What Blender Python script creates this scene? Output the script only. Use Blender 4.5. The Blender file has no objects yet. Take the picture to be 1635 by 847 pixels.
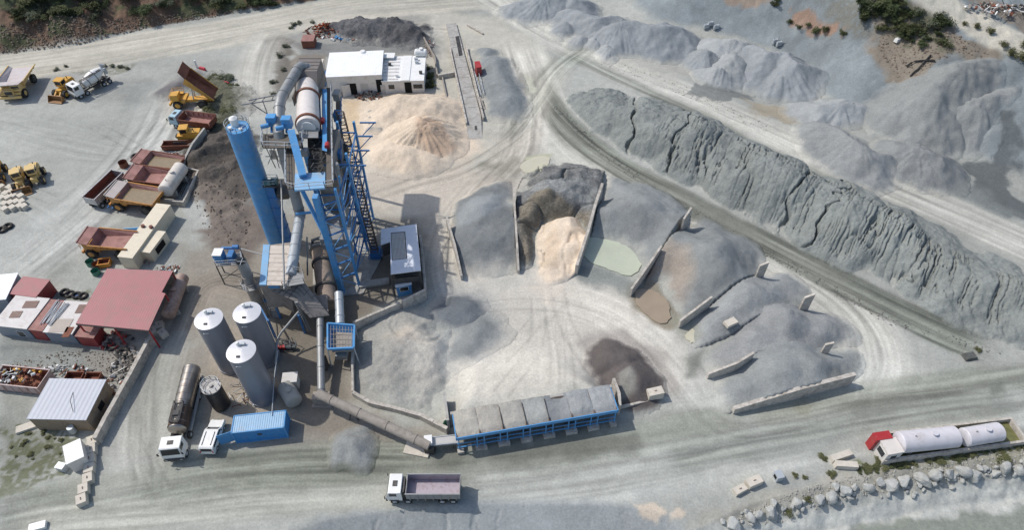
import bpy, math, random
import numpy as np
from mathutils import Matrix, Vector
R = math.radians
SC = bpy.context.scene
COL = SC.collection
random.seed(7)

# ---------------------------------------------------------------- camera, sky, sun
CAM_H = 80.0
PITCH = R(47.5)
FPX = 1090.0
cam = bpy.data.cameras.new('camera')
camo = bpy.data.objects.new('camera', cam)
COL.objects.link(camo)
camo.location = (0, 0, CAM_H)
camo.rotation_euler = (math.pi / 2 - PITCH, 0, 0)
cam.sensor_width = 36.0
cam.lens = 24.0
cam.clip_start = 1.0
cam.clip_end = 8000.0
SC.camera = camo

SUN_AZ = R(160)      # direction from which the sun shines, measured from +X
SUN_EL = R(52)
w = bpy.data.worlds.new('World')
SC.world = w
w.use_nodes = True
nt = w.node_tree
bg = nt.nodes['Background']
sky = nt.nodes.new('ShaderNodeTexSky')
sky.sky_type = 'NISHITA'
sky.sun_disc = False
sky.sun_elevation = SUN_EL
sky.sun_rotation = math.pi / 2 - SUN_AZ
sky.air_density = 1.0
sky.dust_density = 1.8
nt.links.new(sky.outputs[0], bg.inputs[0])
bg.inputs[1].default_value = 0.13
sl = bpy.data.lights.new('sun', 'SUN')
sl.energy = 2.9
sl.angle = R(0.8)
sl.color = (1.0, 0.95, 0.89)
so = bpy.data.objects.new('sun', sl)
COL.objects.link(so)
sd = Vector((math.cos(SUN_EL) * math.cos(SUN_AZ), math.cos(SUN_EL) * math.sin(SUN_AZ), math.sin(SUN_EL)))
so.rotation_euler = sd.to_track_quat('Z', 'Y').to_euler()
so.location = (-60, 60, 120)
vs = SC.view_settings
vs.view_transform = 'Standard'
vs.look = 'None'
vs.exposure = 0.06
vs.gamma = 1.0
vs.use_curve_mapping = False

# ---------------------------------------------------------------- survey: photograph point -> place on a level z
cp_, sp_ = math.cos(PITCH), math.sin(PITCH)
def up(px, py, z=0.0):
    u = (px - 817.5) / FPX
    v = (py - 423.5) / FPX
    t = (z - CAM_H) / (-sp_ - v * cp_)
    return Vector((u * t, (cp_ - v * sp_) * t, z))
def hl(c):
    """sRGB 0-255 -> linear"""
    o = []
    for k in c:
        k = k / 255.0
        o.append(k / 12.92 if k <= 0.04045 else ((k + 0.055) / 1.055) ** 2.4)
    return tuple(o)

# ---------------------------------------------------------------- numpy noise and distance helpers
_rng = np.random.RandomState(3)
_T = _rng.rand(512, 512).astype(np.float32)
def vnoise(x, y, seed=0):
    x = np.asarray(x, dtype=np.float64) + seed * 37.17
    y = np.asarray(y, dtype=np.float64) + seed * 91.73
    ix = np.floor(x).astype(np.int64); iy = np.floor(y).astype(np.int64)
    fx = x - ix; fy = y - iy
    fx = fx * fx * fx * (fx * (fx * 6 - 15) + 10); fy = fy * fy * fy * (fy * (fy * 6 - 15) + 10)
    a = _T[ix & 511, iy & 511]; b = _T[(ix + 1) & 511, iy & 511]
    c = _T[ix & 511, (iy + 1) & 511]; d = _T[(ix + 1) & 511, (iy + 1) & 511]
    return (a * (1 - fx) + b * fx) * (1 - fy) + (c * (1 - fx) + d * fx) * fy
def fbm(x, y, f=1.0, octv=4, seed=0):
    """about -0.5 .. 0.5"""
    s = 0; a = 0.5; t = 0
    for i in range(octv):
        s = s + a * (vnoise(x * f, y * f, seed + i * 5) - 0.5); t += a
        a *= 0.5; f *= 2.03
    return s / t
def sst(e0, e1, x):
    t = np.clip((x - e0) / (e1 - e0), 0, 1)
    return t * t * (3 - 2 * t)
def segd(x, y, a, b):
    """distance to segment, parameter, side"""
    dx, dy = b[0] - a[0], b[1] - a[1]
    L2 = dx * dx + dy * dy + 1e-9
    t = np.clip(((x - a[0]) * dx + (y - a[1]) * dy) / L2, 0, 1)
    ex = x - a[0] - t * dx; ey = y - a[1] - t * dy
    return np.sqrt(ex * ex + ey * ey), t, (dx * (y - a[1]) - dy * (x - a[0])) / math.sqrt(L2)
def polysd(x, y, P):
    """signed distance to polygon, positive inside"""
    d = np.full(np.shape(x), 1e9); ins = np.zeros(np.shape(x), bool)
    n = len(P)
    for i in range(n):
        a, b = P[i], P[(i + 1) % n]
        dd, _, _ = segd(x, y, a, b)
        d = np.minimum(d, dd)
        c = (a[1] > y) != (b[1] > y)
        with np.errstate(divide='ignore', invalid='ignore'):
            xi = (b[0] - a[0]) * (y - a[1]) / ((b[1] - a[1]) if b[1] != a[1] else 1e-9) + a[0]
        ins ^= (c & (x < xi))
    return np.where(ins, d, -d)
def lined(x, y, P):
    """distance to polyline, running length, signed side distance"""
    D = np.full(np.shape(x), 1e9); S = np.zeros(np.shape(x)); W = np.zeros(np.shape(x)); s0 = 0
    for a, b in zip(P[:-1], P[1:]):
        L = math.hypot(b[0] - a[0], b[1] - a[1])
        d, t, sg = segd(x, y, a, b)
        m = d < D
        D = np.where(m, d, D); S = np.where(m, s0 + t * L, S); W = np.where(m, np.sign(sg) * d, W)
        s0 += L
    return D, S, W
def gp(L, z=0):
    return [tuple(up(p[0], p[1], z)[:2]) for p in L]

# ---------------------------------------------------------------- lie of the land
HILL_L = gp([(-260, 118), (-80, 97), (0, 89), (110, 74), (190, 56), (250, 43), (330, 28), (430, 13), (520, -2), (600, -14)])
HILL_L = [(-700, HILL_L[0][1] - 20)] + HILL_L + [(-20, 320), (-700, 320)]
RB = [(860,20,0),(960,80,0),(1060,120,0),(1160,160,0),(1260,215,0),(1340,250,0),(1420,290,0),(1500,318,0),(1570,350,0),(1635,375,0),(1720,400,0),(1850,440,0),
 (830,-20,0),(930,-30,0),(1000,20,0),(1040,-30,1.5),(1110,48,0.2),(1200,72,0.3),(1290,112,0.4),(1350,172,.4),(1430,215,.5),(1480,238,.4),(1380,215,.3),
 (1100,-20,5.5),(1180,-20,7.6),(1300,-25,12.3),(1400,-20,15),(1450,0,15.2),(1520,32,13.6),(1580,62,12.2),(1635,90,11),(1720,130,10),
 (1550,0,15.4),(1635,40,13.4),(1635,0,15.5),(1750,60,12),(1850,130,11),(1850,0,15),(1500,-60,18),(1700,-80,18),(1300,-90,17),(1180,-90,12),
 (1180,20,4),(1250,30,5.2),(1350,60,7.5),(1430,60,9.8),(1300,90,2.4),(1390,120,4.8),(1480,110,8),(1540,92,10.2),(1600,112,9.4),(1635,130,8.6),
 (1440,170,2.3),(1490,160,4.7),(1560,170,5.3),(1635,200,5),(1560,240,1),(1635,270,1),(1530,300,0),(1600,320,0),(1720,230,5),(1720,330,0)]
_rp = np.array([tuple(up(*p)) for p in RB])
_K = np.sqrt(((_rp[:, None, :2] - _rp[None, :, :2]) ** 2).sum(2) + 9.0)
_w = np.linalg.solve(_K + np.eye(len(_rp)) * 0.3, _rp[:, 2])
HILL_R = gp([(840, -60), (860, 20), (960, 80), (1060, 120), (1160, 160), (1260, 215), (1340, 250), (1420, 290), (1500, 318), (1570, 350), (1635, 375), (1720, 400), (1950, 470)])
HILL_R = HILL_R + [(600, HILL_R[-1][1]), (600, 400), (HILL_R[0][0], 400)]
BINA = up(722, 668, 3.4); BINB = up(981, 627, 3.4)         # back edge of the feed bins, top of the loading ramp
_bu = (BINB - BINA).normalized()
LOWR = gp([(1080, 870), (1120, 842), (1200, 806), (1300, 778), (1400, 760), (1500, 742), (1635, 728), (1800, 700)])
LOWR = LOWR + [(500, LOWR[-1][1]), (500, -60), (LOWR[0][0], -60)]
LOWM = gp([(450, 856), (520, 832), (640, 812), (760, 806), (900, 806), (1000, 808), (1070, 822), (1110, 850)])
LOWM = LOWM + [(LOWM[-1][0], -60), (LOWM[0][0], -60)]
DIRTP = gp([(300, 205), (345, 195), (385, 215), (400, 300), (420, 370), (380, 430), (330, 400), (300, 330), (292, 260)])
def gh(x, y):
    x = np.asarray(x, float); y = np.asarray(y, float)
    h = np.zeros(x.shape)
    m = (y > 100) & (x < 10)
    if m.any():
        xx, yy = x[m], y[m]
        d = polysd(xx, yy, HILL_L)
        d = d + 2.0 * fbm(xx, yy, .12, 3, 4)
        dd = np.clip(d, 0, 60)
        rug = fbm(xx, yy, .22, 5, 9)
        h[m] += np.clip(0.62 * dd, 0, 24) + sst(0, 4, dd) * rug * 3.2
    m = (y > 55) & (x > -10)
    if m.any():
        xx, yy = x[m], y[m]
        v = np.zeros(xx.shape)
        for i in range(len(_rp)):
            v += _w[i] * np.sqrt((xx - _rp[i, 0]) ** 2 + (yy - _rp[i, 1]) ** 2 + 9.0)
        d = polysd(xx, yy, HILL_R)
        v = np.clip(v, -1, 40) * sst(0, 5, d)
        v = v + sst(1.5, 6, v) * (fbm(xx, yy, .16, 4, 21) * 1.6)
        h[m] += v
    m = (np.abs(x) < 130) & (y < 62)
    if m.any():
        xx, yy = x[m], y[m]
        v = np.zeros(xx.shape)
        d = polysd(xx, yy, LOWR)
        v -= np.clip(d * .55, 0, 2.4) + sst(-1, 2, d) * (1 - sst(2, 7, d)) * fbm(xx, yy, .5, 4, 5) * 1.2
        d2 = polysd(xx, yy, LOWM)
        c = np.abs(vnoise(xx * .55 + 1.2 * fbm(xx, yy, .5, 3, 8), yy * .09, 3) - .5)
        v -= np.where(d2 > 0, np.clip(d2 * .5, 0, 2.6) + sst(0, .8, d2) * (sst(.035, 0, c) * .35 * vnoise(xx * .2, yy * .2, 4)), 0)
        # loading ramp up to the bins
        s = (xx - BINA.x) * _bu.x + (yy - BINA.y) * _bu.y
        t = -(xx - BINA.x) * _bu.y + (yy - BINA.y) * _bu.x
        side = sst(-1.0, 2.0 + .4 * np.clip(t, 0, 20), s) * (1 - np.where(t > .3, sst(19.6 - .9 * np.clip(t, 0, 20), 21.8, s), sst(20.2, 21.8, s)))
        v += np.where(t > 0, 3.2 * (1 - sst(0, 15, t)), 0) * side
        h[m] += v
    m = (x > -70) & (x < -25) & (y > 60) & (y < 105)
    if m.any():
        d = polysd(x[m], y[m], DIRTP)
        h[m] += sst(-1, 4, d) * (.5 + 1.8 * fbm(x[m], y[m], .3, 4, 12))
    h += .10 * fbm(x, y, .12, 3, 2) + .05 * fbm(x, y, 1.1, 2, 6)
    return h
def gz(x, y):
    return float(gh(np.array([x]), np.array([y]))[0])
def gup(px, py):
    """photograph point -> point on the ground, hills included"""
    z = 0.0
    for _ in range(12):
        p = up(px, py, z)
        z = .5 * z + .5 * gz(p.x, p.y)
    p = up(px, py, z); p.z = gz(p.x, p.y)
    return p

# ---------------------------------------------------------------- node materials
MATS = {}
def nodes(m):
    m.use_nodes = True
    t = m.node_tree
    return t, t.nodes['Principled BSDF'], t.nodes, t.links
def mat(name, col, rough=.6, metal=0.0, var=.12, scale=1.5, dirt=None, damt=.0, dscale=.8, bump=.0, bscale=20, rib=None, ribd=.02, spec=.4, streak=False):
    """painted / concrete / metal surface with uneven tone, dirt patches and optional ribs"""
    if name in MATS: return MATS[name]
    m = bpy.data.materials.new(name)
    t, b, N, L = nodes(m)
    tc = N.new('ShaderNodeTexCoord')
    c = hl(col)
    n = N.new('ShaderNodeTexNoise'); n.inputs['Scale'].default_value = scale; n.inputs['Detail'].default_value = 7
    n.inputs['Roughness'].default_value = .65
    L.new(tc.outputs['Object'], n.inputs['Vector'])
    mx = N.new('ShaderNodeMix'); mx.data_type = 'RGBA'
    mr = N.new('ShaderNodeMapRange'); mr.inputs[1].default_value = .3; mr.inputs[2].default_value = .7
    L.new(n.outputs[0], mr.inputs[0]); L.new(mr.outputs[0], mx.inputs[0])
    mx.inputs[6].default_value = tuple(k * (1 - var * 1.3) for k in c) + (1,)
    mx.inputs[7].default_value = tuple(min(.9, k * (1 + var)) for k in c) + (1,)
    out = mx.outputs[2]
    if dirt is not None:
        n2 = N.new('ShaderNodeTexNoise'); n2.inputs['Scale'].default_value = dscale; n2.inputs['Detail'].default_value = 9
        n2.inputs['Roughness'].default_value = .7; n2.inputs['Distortion'].default_value = .6
        if streak:
            mp = N.new('ShaderNodeMapping'); mp.inputs['Scale'].default_value = (3.5, 3.5, .35)
            L.new(tc.outputs['Object'], mp.inputs['Vector']); L.new(mp.outputs[0], n2.inputs['Vector'])
        else:
            L.new(tc.outputs['Object'], n2.inputs['Vector'])
        m2 = N.new('ShaderNodeMapRange'); m2.inputs[1].default_value = .62 - damt * .35; m2.inputs[2].default_value = .78 - damt * .25
        m2.inputs[4].default_value = min(1, .55 + damt * .5)
        L.new(n2.outputs[0], m2.inputs[0])
        x2 = N.new('ShaderNodeMix'); x2.data_type = 'RGBA'
        L.new(m2.outputs[0], x2.inputs[0]); L.new(out, x2.inputs[6]); x2.inputs[7].default_value = hl(dirt) + (1,)
        out = x2.outputs[2]
    L.new(out, b.inputs['Base Color'])
    b.inputs['Roughness'].default_value = rough; b.inputs['Metallic'].default_value = metal
    b.inputs['Specular IOR Level'].default_value = spec
    hsrc = None
    if rib is not None:
        ax, per = rib
        wv = N.new('ShaderNodeTexWave'); wv.bands_direction = ax; wv.inputs['Scale'].default_value = .314 / per
        L.new(tc.outputs['Object'], wv.inputs['Vector'])
        bp = N.new('ShaderNodeBump'); bp.inputs['Strength'].default_value = .8; bp.inputs['Distance'].default_value = ribd
        L.new(wv.outputs[1], bp.inputs['Height']); L.new(bp.outputs[0], b.inputs['Normal']); hsrc = bp
    if bump > 0:
        nb = N.new('ShaderNodeTexNoise'); nb.inputs['Scale'].default_value = bscale; nb.inputs['Detail'].default_value = 4
        L.new(tc.outputs['Object'], nb.inputs['Vector'])
        b2 = N.new('ShaderNodeBump'); b2.inputs['Strength'].default_value = .7; b2.inputs['Distance'].default_value = bump
        L.new(nb.outputs[0], b2.inputs['Height'])
        if hsrc: L.new(hsrc.outputs[0], b2.inputs['Normal'])
        L.new(b2.outputs[0], b.inputs['Normal'])
    MATS[name] = m
    return m
def earth(name, bump=.12, fine=1.0, rough=.95, contrast=.30):
    """loose mineral surface: colour laid down per vertex (the material, and tower shade on the ground), grain from noise"""
    m = bpy.data.materials.new(name)
    t, b, N, L = nodes(m)
    at = N.new('ShaderNodeAttribute'); at.attribute_name = 'tint'
    tc = N.new('ShaderNodeTexCoord')
    acc = None
    for sc, det, am in ((.09, 7, contrast * .5), (.8 * fine, 9, contrast * .5), (3.2 * fine, 6, contrast * .9), (9.0 * fine, 3, contrast * .6)):
        n = N.new('ShaderNodeTexNoise'); n.inputs['Scale'].default_value = sc; n.inputs['Detail'].default_value = det
        n.inputs['Roughness'].default_value = .68
        L.new(tc.outputs['Object'], n.inputs['Vector'])
        mr = N.new('ShaderNodeMapRange'); mr.inputs[1].default_value = .25; mr.inputs[2].default_value = .75
        mr.inputs[3].default_value = 1 - am; mr.inputs[4].default_value = 1 + am * .85
        L.new(n.outputs[0], mr.inputs[0])
        if acc is None: acc = mr.outputs[0]
        else:
            mu = N.new('ShaderNodeMath'); mu.operation = 'MULTIPLY'
            L.new(acc, mu.inputs[0]); L.new(mr.outputs[0], mu.inputs[1]); acc = mu.outputs[0]
    vm = N.new('ShaderNodeVectorMath'); vm.operation = 'SCALE'
    L.new(at.outputs['Color'], vm.inputs[0]); L.new(acc, vm.inputs['Scale'])
    L.new(vm.outputs[0], b.inputs['Base Color'])
    b.inputs['Roughness'].default_value = rough
    b.inputs['Specular IOR Level'].default_value = .15
    nb = N.new('ShaderNodeTexNoise'); nb.inputs['Scale'].default_value = 3.0 * fine; nb.inputs['Detail'].default_value = 8; nb.inputs['Roughness'].default_value = .7
    L.new(tc.outputs['Object'], nb.inputs['Vector'])
    bp = N.new('ShaderNodeBump'); bp.inputs['Strength'].default_value = .8; bp.inputs['Distance'].default_value = bump
    L.new(nb.outputs[0], bp.inputs['Height']); L.new(bp.outputs[0], b.inputs['Normal'])
    return m
EARTH = earth('ground_dust', .06, 1.0, contrast=.20)
GRAVEL = earth('gravel', .13, 1.2, contrast=.19)
MUD = earth('dried_fines', .12, 1.2, contrast=.24)
ROUGHM = earth('rubble_soil', .35, .8, contrast=.42)

# ---------------------------------------------------------------- mesh building
def tag(o, label=None, cat=None, group=None, kind=None):
    if label: o['label'] = label
    if cat: o['category'] = cat
    if group: o['group'] = group
    if kind: o['kind'] = kind
    return o
class MB:
    def __init__(s): s.v = []; s.f = []; s.sm = []
    def add(s, vs_, fs, smooth=False):
        o = len(s.v)
        s.v += [tuple(p) for p in vs_]
        s.f += [tuple(i + o for i in f) for f in fs]
        s.sm += [smooth] * len(fs)
        return s
    def box(s, c, d, rz=0, M=None, taper=1.0):
        """centre, dimensions"""
        hx, hy, hz = d[0] / 2, d[1] / 2, d[2] / 2
        P = []
        for z in (-hz, hz):
            k = taper if z > 0 else 1
            for x, y in ((-hx, -hy), (hx, -hy), (hx, hy), (-hx, hy)):
                P.append(Vector((x * k, y * k, z)))
        m = Matrix.Translation(Vector(c)) @ (M if M is not None else Matrix.Rotation(rz, 4, 'Z'))
        P = [m @ p for p in P]
        return s.add(P, [(3, 2, 1, 0), (4, 5, 6, 7), (0, 1, 5, 4), (1, 2, 6, 5), (2, 3, 7, 6), (3, 0, 4, 7)])
    def bx(s, x0, x1, y0, y1, z0, z1):
        return s.box(((x0 + x1) / 2, (y0 + y1) / 2, (z0 + z1) / 2), (x1 - x0, y1 - y0, z1 - z0))
    def beam(s, a, b, wd, ht=None):
        a, b = Vector(a), Vector(b); ht = ht or wd
        d = b - a; L = d.length
        if L < 1e-5: return s
        return s.box((a + b) / 2, (wd, ht, L), M=d.to_track_quat('Z', 'Y').to_matrix().to_4x4())
    def cyl(s, a, b, r1, r2=None, n=20, caps=True, dome=0.0):
        a, b = Vector(a), Vector(b); r2 = r1 if r2 is None else r2
        M = (b - a).to_track_quat('Z', 'Y').to_matrix()
        ax = (b - a).normalized()
        ring = lambda c, r: [c + M @ Vector((r * math.cos(2 * math.pi * i / n), r * math.sin(2 * math.pi * i / n), 0)) for i in range(n)]
        A, B = ring(a, r1), ring(b, r2)
        s.add(A + B, [(i, (i + 1) % n, n + (i + 1) % n, n + i) for i in range(n)], True)
        if caps:
            for c, r, base, sg in ((a, r1, A, -1), (b, r2, B, 1)):
                if dome > 0:
                    prev = base
                    for k in (1, 2, 3, 4):
                        ph = k / 4 * math.pi / 2
                        nx = ring(c + ax * sg * dome * math.sin(ph), max(r * math.cos(ph), .001))
                        q = [(i, (i + 1) % n, n + (i + 1) % n, n + i) for i in range(n)]
                        if sg < 0: q = [f[::-1] for f in q]
                        s.add(prev + nx, q, True); prev = nx
                else:
                    s.add(base, [tuple(range(n))[::sg]])
        return s
    def tube(s, pts, r, n=14, caps=True):
        pts = [Vector(p) for p in pts]
        rings = []
        for i, p in enumerate(pts):
            d = (pts[min(i + 1, len(pts) - 1)] - pts[max(i - 1, 0)]).normalized()
            M = d.to_track_quat('Z', 'Y').to_matrix()
            rr = r[i] if isinstance(r, (list, tuple)) else r
            rings.append([p + M @ Vector((rr * math.cos(2 * math.pi * k / n), rr * math.sin(2 * math.pi * k / n), 0)) for k in range(n)])
        for A, B in zip(rings[:-1], rings[1:]):
            # match ring starts to avoid twisting
            j = min(range(n), key=lambda k: (B[k] - A[0]).length)
            B2 = B[j:] + B[:j]
            s.add(A + B2, [(i, (i + 1) % n, n + (i + 1) % n, n + i) for i in range(n)], True)
        if caps:
            s.add(rings[0], [tuple(range(n))[::-1]]); s.add(rings[-1], [tuple(range(n))])
        return s
    def prism(s, P, z0, z1):
        """polygon of (x,y) or (x,y,z) extruded in z; with z per vertex it tilts"""
        n = len(P)
        lo = [(p[0], p[1], z0 + (p[2] if len(p) > 2 else 0)) for p in P]
        hi = [(p[0], p[1], z1 + (p[2] if len(p) > 2 else 0)) for p in P]
        ar = sum(P[i][0] * P[(i + 1) % n][1] - P[(i + 1) % n][0] * P[i][1] for i in range(n))
        F = [tuple(range(n))[::-1], tuple(range(n, 2 * n))] + [(i, (i + 1) % n, n + (i + 1) % n, n + i) for i in range(n)]
        if ar < 0: F = [f[::-1] for f in F]
        return s.add(lo + hi, F)
    def prof(s, P, y0, y1):
        """profile in x,z extruded along y"""
        n = len(P)
        A = [(p[0], y0, p[1]) for p in P]; B = [(p[0], y1, p[1]) for p in P]
        ar = sum(P[i][0] * P[(i + 1) % n][1] - P[(i + 1) % n][0] * P[i][1] for i in range(n))
        F = [tuple(range(n)), tuple(range(n, 2 * n))[::-1]] + [(i, n + i, n + (i + 1) % n, (i + 1) % n) for i in range(n)]
        if ar < 0: F = [f[::-1] for f in F]
        return s.add(A + B, F)
    def hexa(s, lo, hi):
        """four bottom points, four top points"""
        return s.add(list(lo) + list(hi), [(3, 2, 1, 0), (4, 5, 6, 7), (0, 1, 5, 4), (1, 2, 6, 5), (2, 3, 7, 6), (3, 0, 4, 7)])
    def rail(s, P, h=1.0, r=.035, closed=False):
        P = [Vector(p) for p in P]
        if closed: P = P + [P[0]]
        for a, b in zip(P[:-1], P[1:]):
            for k in (.5, 1.0):
                s.beam(a + Vector((0, 0, h * k)), b + Vector((0, 0, h * k)), r * 2)
            n = max(1, int((b - a).length / 1.6))
            for i in range(n + 1):
                p = a.lerp(b, i / n); s.beam(p, p + Vector((0, 0, h)), r * 2)
        return s
    def build(s, name, m, parent=None, world=False):
        me = bpy.data.meshes.new(name)
        vv = s.v
        if world and parent is not None:
            l = parent
            off = Vector((0, 0, 0))
            while l is not None: off = off + Vector(l.location); l = l.parent
            vv = [(p[0] - off.x, p[1] - off.y, p[2] - off.z) for p in vv]
        me.from_pydata(vv, [], s.f)
        me.polygons.foreach_set('use_smooth', s.sm)
        me.materials.append(m)
        o = bpy.data.objects.new(name, me)
        COL.objects.link(o)
        if parent is not None: o.parent = parent
        return o
def thing(name, label, cat, loc=(0, 0, 0), rz=0, group=None):
    o = bpy.data.objects.new(name, None)
    COL.objects.link(o)
    o.empty_display_size = .3
    o.location = loc; o.rotation_euler = (0, 0, rz)
    return tag(o, label, cat, group)
KIDS = {}
def copy_tree(o, loc=None, rz=None, label=None, parent=None, scale=None):
    c = o.copy(); COL.objects.link(c)
    if parent is not None: c.parent = parent
    if loc is not None: c.location = loc
    if rz is not None: c.rotation_euler = (0, 0, rz)
    if scale is not None: c.scale = scale
    if label: c['label'] = label
    for ch in list(o.children): copy_tree(ch, parent=c)
    return c
def at2(a, b, z=0.0):
    """two photographed points on one level -> midpoint, heading, length"""
    A, B = up(a[0], a[1], z), up(b[0], b[1], z)
    d = B - A
    return (A + B) / 2, math.atan2(d.y, d.x), d.length
def gridmesh(name, X, Y, Z, C, m, keep=None):
    """regular grid sheet; X, Y, Z are (ny,nx); C is (ny,nx,3)"""
    ny, nx = X.shape
    idx = np.arange(ny * nx).reshape(ny, nx)
    q = np.stack([idx[:-1, :-1], idx[:-1, 1:], idx[1:, 1:], idx[1:, :-1]], -1).reshape(-1, 4)
    V = np.stack([X, Y, Z], -1).reshape(-1, 3); CC = C.reshape(-1, 3)
    if keep is not None:
        k = keep.reshape(-1)
        q = q[k[q].any(1)]
        used = np.unique(q)
        mp = np.full(ny * nx, -1); mp[used] = np.arange(len(used))
        q = mp[q]; V = V[used]; CC = CC[used]
    me = bpy.data.meshes.new(name)
    me.vertices.add(len(V)); me.vertices.foreach_set('co', V.astype(np.float32).ravel())
    me.loops.add(q.size); me.loops.foreach_set('vertex_index', q.astype(np.int32).ravel())
    me.polygons.add(len(q)); me.polygons.foreach_set('loop_start', np.arange(0, q.size, 4, dtype=np.int32))
    me.polygons.foreach_set('use_smooth', np.ones(len(q), bool))
    me.update(calc_edges=True)
    a = me.color_attributes.new('tint', 'FLOAT_COLOR', 'POINT')
    a.data.foreach_set('color', np.concatenate([np.clip(CC, 0, 1), np.ones((len(CC), 1))], 1).astype(np.float32).ravel())
    me.materials.append(m)
    o = bpy.data.objects.new(name, me); COL.objects.link(o)
    return o
# ---------------------------------------------------------------- ground sheet with its dust, mud, wheel marks and painted tower shade
def A(c): return np.array(hl(c)) / 1.08 * np.array((1.0, 1.0, .985))
BASE, CREAM, BRIGHT, OLIVE, DARKOL = A((171,173,167)), A((198,194,181)), A((215,210,199)), A((134,139,131)), A((100,104,97))
BLUEG, SAND, BROWN, DIRT = A((154,159,160)), A((220,204,184)), A((140,127,113)), A((118,106,96))
def build_ground():
    def axis(lo, hi, st, far):
        c = list(np.arange(lo, hi + st / 2, st)); a = []; k = st; p = hi
        while p < far: k *= 1.35; p += k; a.append(p)
        b = []; k = st; p = lo
        while p > -far: k *= 1.35; p -= k; b.append(p)
        return np.array(b[::-1] + c + a)
    xs = axis(-132, 132, .21, 3500); ys = axis(26, 168, .21, 3500)
    X, Y = np.meshgrid(xs, ys)
    Z = gh(X, Y)
    C = np.zeros(X.shape + (3,)); C[:] = BASE
    big = fbm(X, Y, .03, 4, 31)[..., None]
    C *= 1 + .35 * big
    def win(P, pad):
        x0 = min(p[0] for p in P) - pad; x1 = max(p[0] for p in P) + pad
        y0 = min(p[1] for p in P) - pad; y1 = max(p[1] for p in P) + pad
        i0, i1 = np.searchsorted(ys, [y0, y1]); j0, j1 = np.searchsorted(xs, [x0, x1])
        return slice(i0, max(i1, i0 + 1)), slice(j0, max(j1, j0 + 1))
    LT = lambda P: sum(math.hypot(b[0] - a[0], b[1] - a[1]) for a, b in zip(P[:-1], P[1:]))
    def blend(sl, m, col):
        m = np.clip(m, 0, 1)[..., None]
        C[sl] = C[sl] * (1 - m) + col * m
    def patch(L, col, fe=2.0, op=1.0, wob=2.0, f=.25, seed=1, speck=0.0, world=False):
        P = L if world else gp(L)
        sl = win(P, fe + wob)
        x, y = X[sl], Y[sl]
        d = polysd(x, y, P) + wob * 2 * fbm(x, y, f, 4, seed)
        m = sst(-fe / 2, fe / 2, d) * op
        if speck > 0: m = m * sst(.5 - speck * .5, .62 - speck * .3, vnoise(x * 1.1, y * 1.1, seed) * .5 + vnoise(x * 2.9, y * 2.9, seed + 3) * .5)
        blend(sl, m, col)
    def road(L, wd, col, op=.8, streak=.22, seed=1, fe=2.0, fr=1.2):
        P = gp(L)
        # smooth polyline
        for _ in range(3):
            Q = [P[0]]
            for a, b in zip(P[:-1], P[1:]):
                Q += [(a[0] * .75 + b[0] * .25, a[1] * .75 + b[1] * .25), (a[0] * .25 + b[0] * .75, a[1] * .25 + b[1] * .75)]
            P = Q + [P[-1]]
        sl = win(P, wd + fe)
        x, y = X[sl], Y[sl]
        D, S, W = lined(x, y, P)
        D = D + 1.6 * fbm(x, y, .15, 3, seed)
        m = (1 - sst(wd / 2 - fe / 2, wd / 2 + fe / 2, D)) * sst(0, wd, S) * (1 - sst(LT(P) - wd, LT(P), S))
        wv = W + 1.0 * fbm(S * .05, W * .1, 1, 2, seed)
        st = (vnoise(S * .035, wv * fr, seed + 2) - .5) * .8 + (vnoise(S * .06, wv * fr * 2.7, seed + 7) - .5) * .6 + fbm(S * .2, wv * 1.2, .5, 3, seed) * .5
        st = st * sst(.2, .7, vnoise(S * .05, W * .2, seed + 9) + .2)
        blend(sl, m * op, col)
        C[sl] *= (1 + (m * streak)[..., None] * st[..., None] * 2)
    def track(L, gap=2.0, wd=.45, dk=-.25, seed=1):
        P = gp(L)
        for _ in range(3):
            Q = [P[0]]
            for a, b in zip(P[:-1], P[1:]):
                Q += [(a[0] * .75 + b[0] * .25, a[1] * .75 + b[1] * .25), (a[0] * .25 + b[0] * .75, a[1] * .25 + b[1] * .75)]
            P = Q + [P[-1]]
        sl = win(P, gap + 1)
        D, S, W = lined(X[sl], Y[sl], P)
        W = W + .3 * fbm(S, S * 0, .1, 2, seed)
        D = D + 9 * (S < .01) + 9 * (S > LT(P) - .01)
        m = np.exp(-((np.abs(W) - gap / 2) / wd) ** 2) * sst(.3, .6, vnoise(S * .12, S * 0 + seed, seed)) * (D < gap)
        C[sl] *= (1 + (m * dk)[..., None])
    # --- hills
    dl = polysd(X, Y, HILL_L) + 1.2 * fbm(X, Y, .4, 3, 2)
    n1 = fbm(X, Y, .10, 5, 40); n2 = fbm(X, Y, .35, 5, 41)
    brown = np.array(A((122,101,86))); grn = np.array(A((84,88,66))); gry = np.array(A((122,120,116)))
    hc = brown[None, None, :] * (1 + 1.1 * n2[..., None])
    g = sst(-.02, .12, n1 + .5 * n2 + .012 * (dl - 13))[..., None]
    hc = hc * (1 - g) + grn * g * (1 + n2[..., None])
    g = sst(.05, .18, fbm(X, Y, .07, 4, 44) + .3 * n2)[..., None] * (1 - sst(8, 16, dl))[..., None]
    hc = hc * (1 - g * .8) + gry * g * .8
    m = sst(0, .8, dl)[..., None]
    C[:] = C * (1 - m) + hc * m
    dr = polysd(X, Y, HILL_R)
    m = sst(.15, 1.2, Z + .8 * n2) * (dr > 0)
    sc = np.array(A((138,146,149)))
    hc = sc * (1 + .45 * n2[..., None] + .35 * big)
    C[:] = C * (1 - m[..., None]) + hc * m[..., None]
    # patches on the right hand slopes
    def hp(L, col, fe=2, op=1, wob=2, f=.3, seed=1, speck=0):
        patch([tuple(gup(*p)[:2]) for p in L], col, fe, op, wob, f, seed, speck, world=True)
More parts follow.
